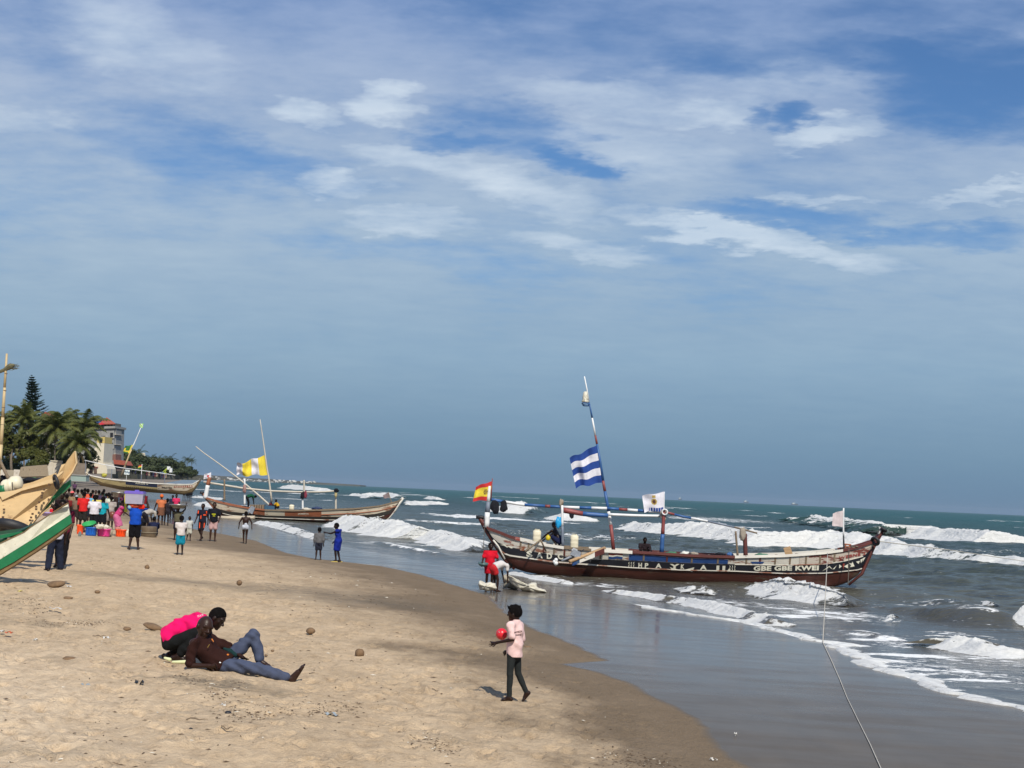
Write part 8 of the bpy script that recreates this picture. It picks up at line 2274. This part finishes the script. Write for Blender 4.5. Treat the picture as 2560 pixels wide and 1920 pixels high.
prism(cr, 'window', DARKW, [(249, 1096), (256, 1095), (255.5, 1106), (248.5, 1106)], 318.2, .15)
for x in (224, 235): prism(cr, 'door', mat('door_brown', (.13, .08, .06), .8), [(x, 1169), (x + 7, 1169), (x + 7, 1184), (x, 1184)], 317.8, .15)
prism(cr, 'red_trim', TILE, [(220, 1166.6), (245, 1167), (245, 1168.3), (220, 1168)], 317.7, .2)
hs = thing('red_roofed_house', 'small dark house with faded red roof right of the tower', 'building', at(300, 1172, 340))
prism(hs, 'roof', TILE, [(283, 1149), (307, 1152), (314, 1163), (285, 1160)], 340, 7); prism(hs, 'wall', mat('house_dark', (.09, .075, .075), .9), [(286, 1160), (312, 1162), (312, 1178), (286, 1178)], 341, 6)
prism(hs, 'brick_upper', BRICKR, [(281, 1136), (289, 1135), (289, 1150), (281, 1150)], 340.5, 5)
prism(hs, 'awning', DARKW, [(266, 1166), (286, 1167), (286, 1180), (266, 1180)], 339, 4)
pt = thing('water_tower', 'pale tank on a little tower above the far trees', 'tower', at(357, 1150, 520))
prism(pt, 'tank', CREAMW, [(353, 1132), (361, 1132), (362, 1142), (354, 1142)], 520, 1.2); prism(pt, 'base', CREAMW, [(348, 1143), (366, 1144), (366, 1150), (348, 1150)], 520.2, 3)

# headland trees further on
rs = random.Random(77)
ftr = [(310, 1140, 24, 26), (333, 1148, 26, 22), (352, 1153, 20, 18), (372, 1158, 24, 18), (392, 1158, 22, 18), (412, 1162, 22, 16), (432, 1166, 20, 15), (450, 1170, 20, 15), (465, 1176, 18, 12), (480, 1183, 14, 9), (300, 1160, 22, 16), (325, 1166, 26, 12), (352, 1170, 26, 12), (385, 1173, 28, 11), (420, 1177, 28, 10), (452, 1182, 26, 8)]
nm_ = ['taller', 'rounded', 'low', 'dense', 'ragged', 'dark', 'small', 'broad', 'sloping', 'outermost', 'front', 'squat', 'spreading', 'scrubby', 'hedge like', 'last']
for i, (x, y, a, b) in enumerate(ftr):
    Yq = 430 + (x - 300) * 1.3 - (40 if i > 9 else 0)
    leafy('%s tree clump of the wooded headland, %s from the tower' % (nm_[i], ['first', 'second', 'third', 'fourth', 'fifth', 'sixth', 'seventh', 'eighth', 'ninth', 'tenth', 'first in front', 'second in front', 'third in front', 'fourth in front', 'fifth in front', 'sixth in front'][i]), x, y, Yq, a, b, 100 + i, FARB, 1300, .75, cat='tree', group='trees of the headland', blobs_=8, trunkpx=y + b + 4)
for i, (x, y, R) in enumerate(((345, 1134, 4.4), (316, 1142, 3.6), (378, 1148, 3.2), (395, 1150, 3.4), (424, 1150, 4.4), (412, 1156, 3.2), (436, 1158, 3.0), (469, 1150, 3.6), (479, 1153, 3.2), (457, 1160, 2.8), (366, 1154, 2.8), (446, 1164, 2.6))):
    Yq = 440 + (x - 300) * 1.3
    palm('far palm of the headland, crown %s' % ['beside the water tower', 'nearest the tower block', 'third along', 'fourth along', 'tallest before the gap', 'low beside the tallest', 'just past the tallest', 'first of the twin palms', 'second of the twin palms', 'just before the twins', 'small behind the water tower', 'small after the tallest'][i], x, y, y + 36, Yq, R, 300 + i, 14, mat_=PALM_D, group='palms of the headland', nl=10)
# bank of scrub and shore below
def strip(name, label, pts_top, pts_bot, Y, m, depth=6, kind='structure'):
    P = [at(x, y, Y if not callable(Y) else Y(x)) for x, y in pts_top] + [at(x, y, Y if not callable(Y) else Y(x)) for x, y in reversed(pts_bot)]
    k = len(P); B_ = [p + Vector((0, depth, 0)) for p in P]
    mb = MB(); mb.add(P + B_, [tuple(range(k)), tuple(reversed(range(k, 2 * k)))] + [(i, i + k, (i + 1) % k + k, (i + 1) % k) for i in range(k)])
    o = mb.build(name, m, None, False, None); tag(o, label, kind=kind); return o
strip('headland', 'low scrubby bank under the headland trees', [(280, 1176), (330, 1178), (380, 1181), (430, 1184), (470, 1187), (500, 1192), (512, 1197)], [(280, 1196), (400, 1198), (515, 1200)], lambda x: 470 + (x - 300) * 1.3, mat('scrub_bank', (.10, .09, .055), .95, .4, .25, .5), depth=30)
# faint coast town on the horizon
YF = 2300
ys_h = lambda x: 1230.3 + (x - 1280) * .0446
strip('far_coast', 'hazy low coast running out along the horizon', [(480, ys_h(480) - 7)] + [(x, ys_h(x) - (7.5 if x < 600 else 5 * (900 - x) / 300 + 1) * (.8 + .4 * rs.random())) for x in range(495, 890, 12)] + [(900, ys_h(900) - .3)], [(480, ys_h(480) + 2.8), (900, ys_h(900) + 2.8)], YF, mat('far_land', (.10, .105, .10), .95, .4, .01), depth=100)
mb = MB()
for i in range(90):
    x = 490 + rs.random() ** 1.4 * 300; h_ = rs.uniform(1.2, 3.4); y = ys_h(x) - rs.uniform(-1.5, 5)
    a = at(x, y, YF - 30 - rs.random() * 40); mb.box(a, (rs.uniform(2, 7) * .62, 8, h_ * .62))
tag(mb.build('far_town', mat('far_white', (.55, .54, .52), .8, .3, .02), None, False, None), 'tiny pale houses of the far coast town', kind='stuff')
def ship(px, wpx, label, Y=4200):
    y = ys_h(px) + .2; c = at(px, y, Y); k = Y / FPX
    t = thing('distant_boat', label, 'boat', c)
    w = wpx * k
    mb = MB(); mb.add([c + Vector((x * w, d * w * .15, z * k)) for x, d, z in ((-.5, -1, 2.0), (.5, -1, 2.4), (.42, -1, 0), (-.4, -1, 0), (-.5, 1, 2.0), (.5, 1, 2.4), (.42, 1, 0), (-.4, 1, 0))], [(0, 3, 2, 1), (4, 5, 6, 7), (0, 1, 5, 4), (3, 7, 6, 2), (0, 4, 7, 3), (1, 2, 6, 5)])
    mb.build('hull', mat('ship_dark', (.10, .12, .14), .8), t, False, c)
    mb = MB(); mb.box(c + Vector((-.15 * w, 0, 3.6 * k)), (w * .3, w * .2, 3 * k)); mb.tube([c + Vector((.1 * w, 0, 2 * k)), c + Vector((.1 * w, 0, 8 * k))], .4 * k, 5); mb.build('wheelhouse', mat('ship_pale', (.45, .5, .5), .8), t, False, c)
ship(1865, 14, 'tiny pale boat on the horizon above the boom'); ship(1986, 18, 'tiny dark boat on the horizon left of the bow flag'); ship(1700, 9, 'tiniest boat on the horizon right of the crest flag')

# ------------------------------------------------------------------ ropes
def rope(label, P, r, m=ROPE, name='rope', sag=0):
    pts = []
    for i in range(len(P) - 1):
        for k in range(10):
            t = k / 10; q = P[i].lerp(P[i + 1], t); pts.append(q - Vector((0, 0, sag * math.sin(math.pi * t))))
    pts.append(P[-1])
    base = P[-1].copy(); mb = MB(); n_ = len(pts); mb.tube([p - base for p in pts], r if not isinstance(r, tuple) else [r[0] + (r[1] - r[0]) * min(1, i / (n_ * .5)) for i in range(n_)], 6)
    return tag(mb.build(name, m, None, True, None, base), label, 'rope')
pr_ = [Vector(at(2069, 1383, Y1 - .2))]
e0 = None; pts_ = [ground(x, y, .012) + Vector((0, 0, .012)) for x, y in ((2057, 1606), (2078, 1650), (2100, 1700), (2118, 1745), (2145, 1800), (2175, 1860), (2204, 1925), (2240, 2000))]
rope('long pale mooring line from the painted canoe across the wet sand', pr_ + pts_, (.013, .0075))
rope('thin anchor line running right from the canoe bow', [at(2186, 1352, Y1 + .6), at(2380, 1376, Y1 + 14), at(2620, 1412, Y1 + 40)], .02)
rope('short line hanging from the bow of the painted canoe to the water', [at(2122, 1372, Y1 - .1), at(2122, 1420, Y1 - .2), at(2120, 1462, Y1 - .5)], .018, ROPED)
rope('slack line hanging at the canoe stem above the red child', [at(1212, 1296, Y1 + .6), at(1211, 1330, Y1 + .5), at(1208, 1375, Y1 + .3)], .012, ROPED)

# ------------------------------------------------------------------ things lying on the sand
HUSK = mat('coconut_husk', (.17, .105, .055), .95, .35, 7, .8, 30, stretch=(1, 1, .4))
def nut(label, px, py, rpx, sx=1.0, sz=1.0, m=HUSK, name='coconut', cat='coconut', group=None, tilt=0.0):
    g_ = ground(px, py); k = g_.y / FPX; r = rpx * k
    rs_ = random.Random(int(px)); V = []; F = []; n = 18; M_ = 12
    for i in range(M_):
        th = math.pi * i / (M_ - 1)
        for j in range(n):
            ph = 6.2832 * j / n; d = Vector((math.sin(th) * math.cos(ph), math.sin(th) * math.sin(ph), math.cos(th)))
            f = 1 + .14 * mnoise.noise(d * 1.6 + Vector((px, 0, 0))) + .08 * math.cos(3 * ph) * math.sin(th) ** 2
            V.append(Vector((d.x * r * sx * f, d.y * r * f, d.z * r * sz * f)))
    for i in range(M_ - 1):
        for j in range(n): F.append((i * n + j, i * n + (j + 1) % n, (i + 1) * n + (j + 1) % n, (i + 1) * n + j))
    me = bpy.data.meshes.new(name); me.from_pydata([tuple(v) for v in V], [], F)
    o = link_mesh(name, me, m, None, g_ + Vector((0, 0, r * sz * .72)), True); o.rotation_euler = (.2, tilt, .4)
    return tag(o, label, cat, group)
nut('round brown coconut, nearest one right of the reclining man', 898, 1642, 11.5, sz=1.05, group='coconuts on the sand')
nut('oval coconut up the beach from the nearest one', 776, 1583, 11, 1.0, .72, group='coconuts on the sand')
nut('small round coconut behind the squatting man', 598, 1462, 7, group='coconuts on the sand')
nut('chunk of husk left of the squatting man', 317, 1575, 9, 1.1, .5, name='husk', cat='husk')
nut('curved brown husk behind the pink shirt', 382, 1572, 17, 1.5, .42, name='husk', cat='husk', tilt=.25)
nut('dark coconut near the tub carrier', 367, 1423, 6.5, .9, 1.0, group='coconuts on the sand')
nut('brown lump of driftwood left of the crowd shadow', 140, 1466, 17, 1.3, .45, name='driftwood', cat='driftwood', tilt=-.15)
nut('dark clod left of the curved husk', 243, 1482, 6, 1.2, .6, name='clod', cat='clod')
nut('flat dark clod above the pale scrap', 170, 1497, 9, 1.3, .35, name='clod', cat='clod')
nut('black lump below the reclining man', 570, 1785, 7.5, 1.1, .6, m=RUBBER, name='lump', cat='stone')
nut('small black lump below left of the other one', 477, 1824, 4.5, 1, .6, m=RUBBER, name='lump', cat='stone')
nut('brown curled husk left of the pole shadow end', 172, 1652, 12, 1.4, .5, name='husk', cat='husk')
nut('small bit of husk between man and oval coconut', 665, 1640, 4, 1, .6, name='husk', cat='husk')
nut('second small bit of husk between man and oval coconut', 681, 1629, 4.5, 1, .6, name='husk', cat='husk')
nut('small dark husk up from the boy in pink', 1318, 1618, 7, 1.4, .3, name='husk', cat='husk')
def scrap(label, px, py, wpx, dpx, m, seed=0, cat='litter', name='scrap', h=.02):
    g_ = ground(px, py); k = g_.y / FPX; w = wpx * k; d = max(.03, dpx * k * 4)
    rs_ = random.Random(seed); V = []; F = []; n = 9; q = 5
    for i in range(n):
        for j in range(q):
            x = (i / (n - 1) - .5) * w; y = (j / (q - 1) - .5) * d * (1 - .5 * abs(i / (n - 1) - .5))
            V.append((x + rs_.uniform(-.01, .01), y, h * (rs_.random() + .6 * math.sin(i * 1.3 + seed)) + .012))
    for i in range(n - 1):
        for j in range(q - 1): F.append((i * q + j, (i + 1) * q + j, (i + 1) * q + j + 1, i * q + j + 1))
    me = bpy.data.meshes.new(name); me.from_pydata(V, [], F)
    o = link_mesh(name, me, m, None, g_, True); o.rotation_euler = (0, 0, rs_.uniform(-.4, .4))
    return tag(o, label, cat)
WP = mat('litter_white', (.62, .60, .55), .6, .1); DP = mat('litter_dark', (.035, .04, .045), .5); BP = mat('litter_blue', (.30, .34, .36), .5); OP = mat('litter_orange', (.6, .13, .04), .6); YP_ = mat('litter_yellow', (.6, .5, .15), .6)
scrap('flat white scrap of packaging above the pale sand', 138, 1523, 30, 4, WP, 1)
scrap('small white scrap beside dark twigs left of the squatting man', 266, 1597, 17, 3, WP, 2)
scrap('orange and white wrapper at the left edge', 22, 1584, 18, 4, OP, 3); scrap('white wrapper at the very left edge', 5, 1581, 12, 4, WP, 4)
scrap('dark crumpled plastic piece below the squatting man', 345, 1722, 26, 5, DP, 5, h=.07); scrap('yellow fragment beside the dark crumpled plastic', 346, 1711, 8, 2, YP_, 6)
scrap('pale blue strip on the sand', 215, 1716, 24, 2, BP, 7); scrap('translucent blue grey bag on the sand below the coconut', 829, 1789, 34, 4, BP, 8)
scrap('cream scrap on the near sand right of the dark plastic', 556, 1766, 14, 3, WP, 9); scrap('white scrap near the top of the dry sand', 52, 1453, 10, 3, WP, 10)
scrap('yellowish scrap by the driftwood', 50, 1480, 12, 3, YP_, 11); scrap('white stick at the edge of the wet sand', 1784, 1903, 17, 1, WP, 12); scrap('white shell on the wet sand', 1839, 1841, 6, 1.5, WP, 13, h=.03)
scrap('white scrap near the tank shadow', 173, 1468, 12, 3, WP, 14); scrap('pale scrap left of the blue strip', 88, 1602, 10, 3, WP, 15); scrap('whitish scrap low on the near sand', 468, 1741, 10, 2, WP, 16)
def twig(label, px, py, wpx, ang, r=.008, seed=0):
    g_ = ground(px, py); k = g_.y / FPX; w = wpx * k; rs_ = random.Random(seed)
    pts = [Vector(((t / 5 - .5) * w, math.sin(ang) * (t / 5 - .5) * w * 2, .02 + .03 * rs_.random())) for t in range(6)]
    mb = MB(); mb.tube(pts, [r * 1.2, r, r * 1.1, r, r * .8, r * .4], 5)
    return tag(mb.build('twig', WOODW, None, False, None, g_), label, 'twig', 'twigs on the sand')
twig('long twig below and right of the reclining man', 492, 1805, 52, .1, seed=1); twig('straight twig low on the near sand', 567, 1827, 30, -.1, seed=2); twig('twig up the beach beyond the oval coconut', 652, 1489, 22, 0, seed=3); twig('short twig right of the nearest coconut', 880, 1656, 12, 0, seed=4)
twig('twig near the foot of the reclining man', 780, 1690, 12, .6, seed=5); twig('twig right of the near coconut, halfway to the boy', 1088, 1731, 16, -.4, seed=6); twig('twig left of the squatting man', 248, 1594, 30, .2, seed=7); twig('bent twig at the end of the pole shadow', 240, 1651, 40, -.2, seed=8)
# countless crumbs of weed, bark and shell
def crumbs():
    rg = np.random.default_rng(12); V = []; F = []; MI = []
    def one(x, y, s, mi):
        z = ground_z(x, y) + float(sand_relief(np.array([x]), np.array([y]), np.array([max(0, (float(wl(y)) - x) * .93)]))[0])
        a = rg.random() * 6.28; l = s * (0.6 + rg.random() * 1.8); w = s * .5; h_ = s * .5
        ca_, sa = math.cos(a), math.sin(a); q = len(V)
        for (u, v, t) in ((-l, 0, 0), (0, -w, 0), (l, 0, 0), (0, w, 0), (l * .2 * rg.normal(), 0, h_)):
            V.append((x + u * ca_ - v * sa, y + u * sa + v * ca_, z + .004 + t))
        F.extend([(q, q + 1, q + 4), (q + 1, q + 2, q + 4), (q + 2, q + 3, q + 4), (q + 3, q, q + 4)]); MI.extend([mi] * 4)
    # scattered
    for i in range(1700):
        Y = 13.5 + 34 * rg.random() ** 1.5; X = (-.37 + .62 * rg.random()) * Y
        d = float(wl(Y)) - X
        if d < 1.2: continue
        cl = float(fbm(np.array([X * .6 + 30]), np.array([Y * .35]), 3, 301)[0])
        if rg.random() > np.clip((cl - .40) * 5, .08, 1): continue
        one(X, Y, .006 + .014 * rg.random() ** 2 + .0004 * Y, 0 if rg.random() < .87 else 1)
    # wrack lines: chains of weed following the beach
    for (ax_, ay_, bx_, by_, n_) in ((740, 1762, 930, 1768, 90), (520, 1738, 580, 1750, 70), (20, 1495, 130, 1510, 160), (60, 1555, 250, 1560, 170), (600, 1795, 860, 1770, 150), (180, 1550, 260, 1560, 90), (1040, 1840, 1130, 1875, 120), (1520, 1890, 1680, 1915, 190), (560, 1775, 640, 1790, 90), (0, 1515, 140, 1530, 90), (420, 1700, 620, 1722, 90)):
        a = ground(ax_, ay_); b = ground(bx_, by_)
        for i in range(n_):
            t = rg.random(); p = a.lerp(b, t); one(p.x + rg.normal() * .10, p.y + rg.normal() * .30, .006 + .013 * rg.random(), 0 if rg.random() < .92 else 1)
    me = bpy.data.meshes.new('beach_litter'); me.from_pydata(V, [], F)
    o = link_mesh('beach_litter', me, [mat('weed_crumb', (.085, .055, .032), .95), mat('shell_crumb', (.6, .55, .45), .7)], None)
    me.polygons.foreach_set('material_index', np.array(MI, dtype=np.int32))
    tag(o, 'scattered crumbs of dark weed, bark and shell on the sand', kind='stuff')
crumbs()
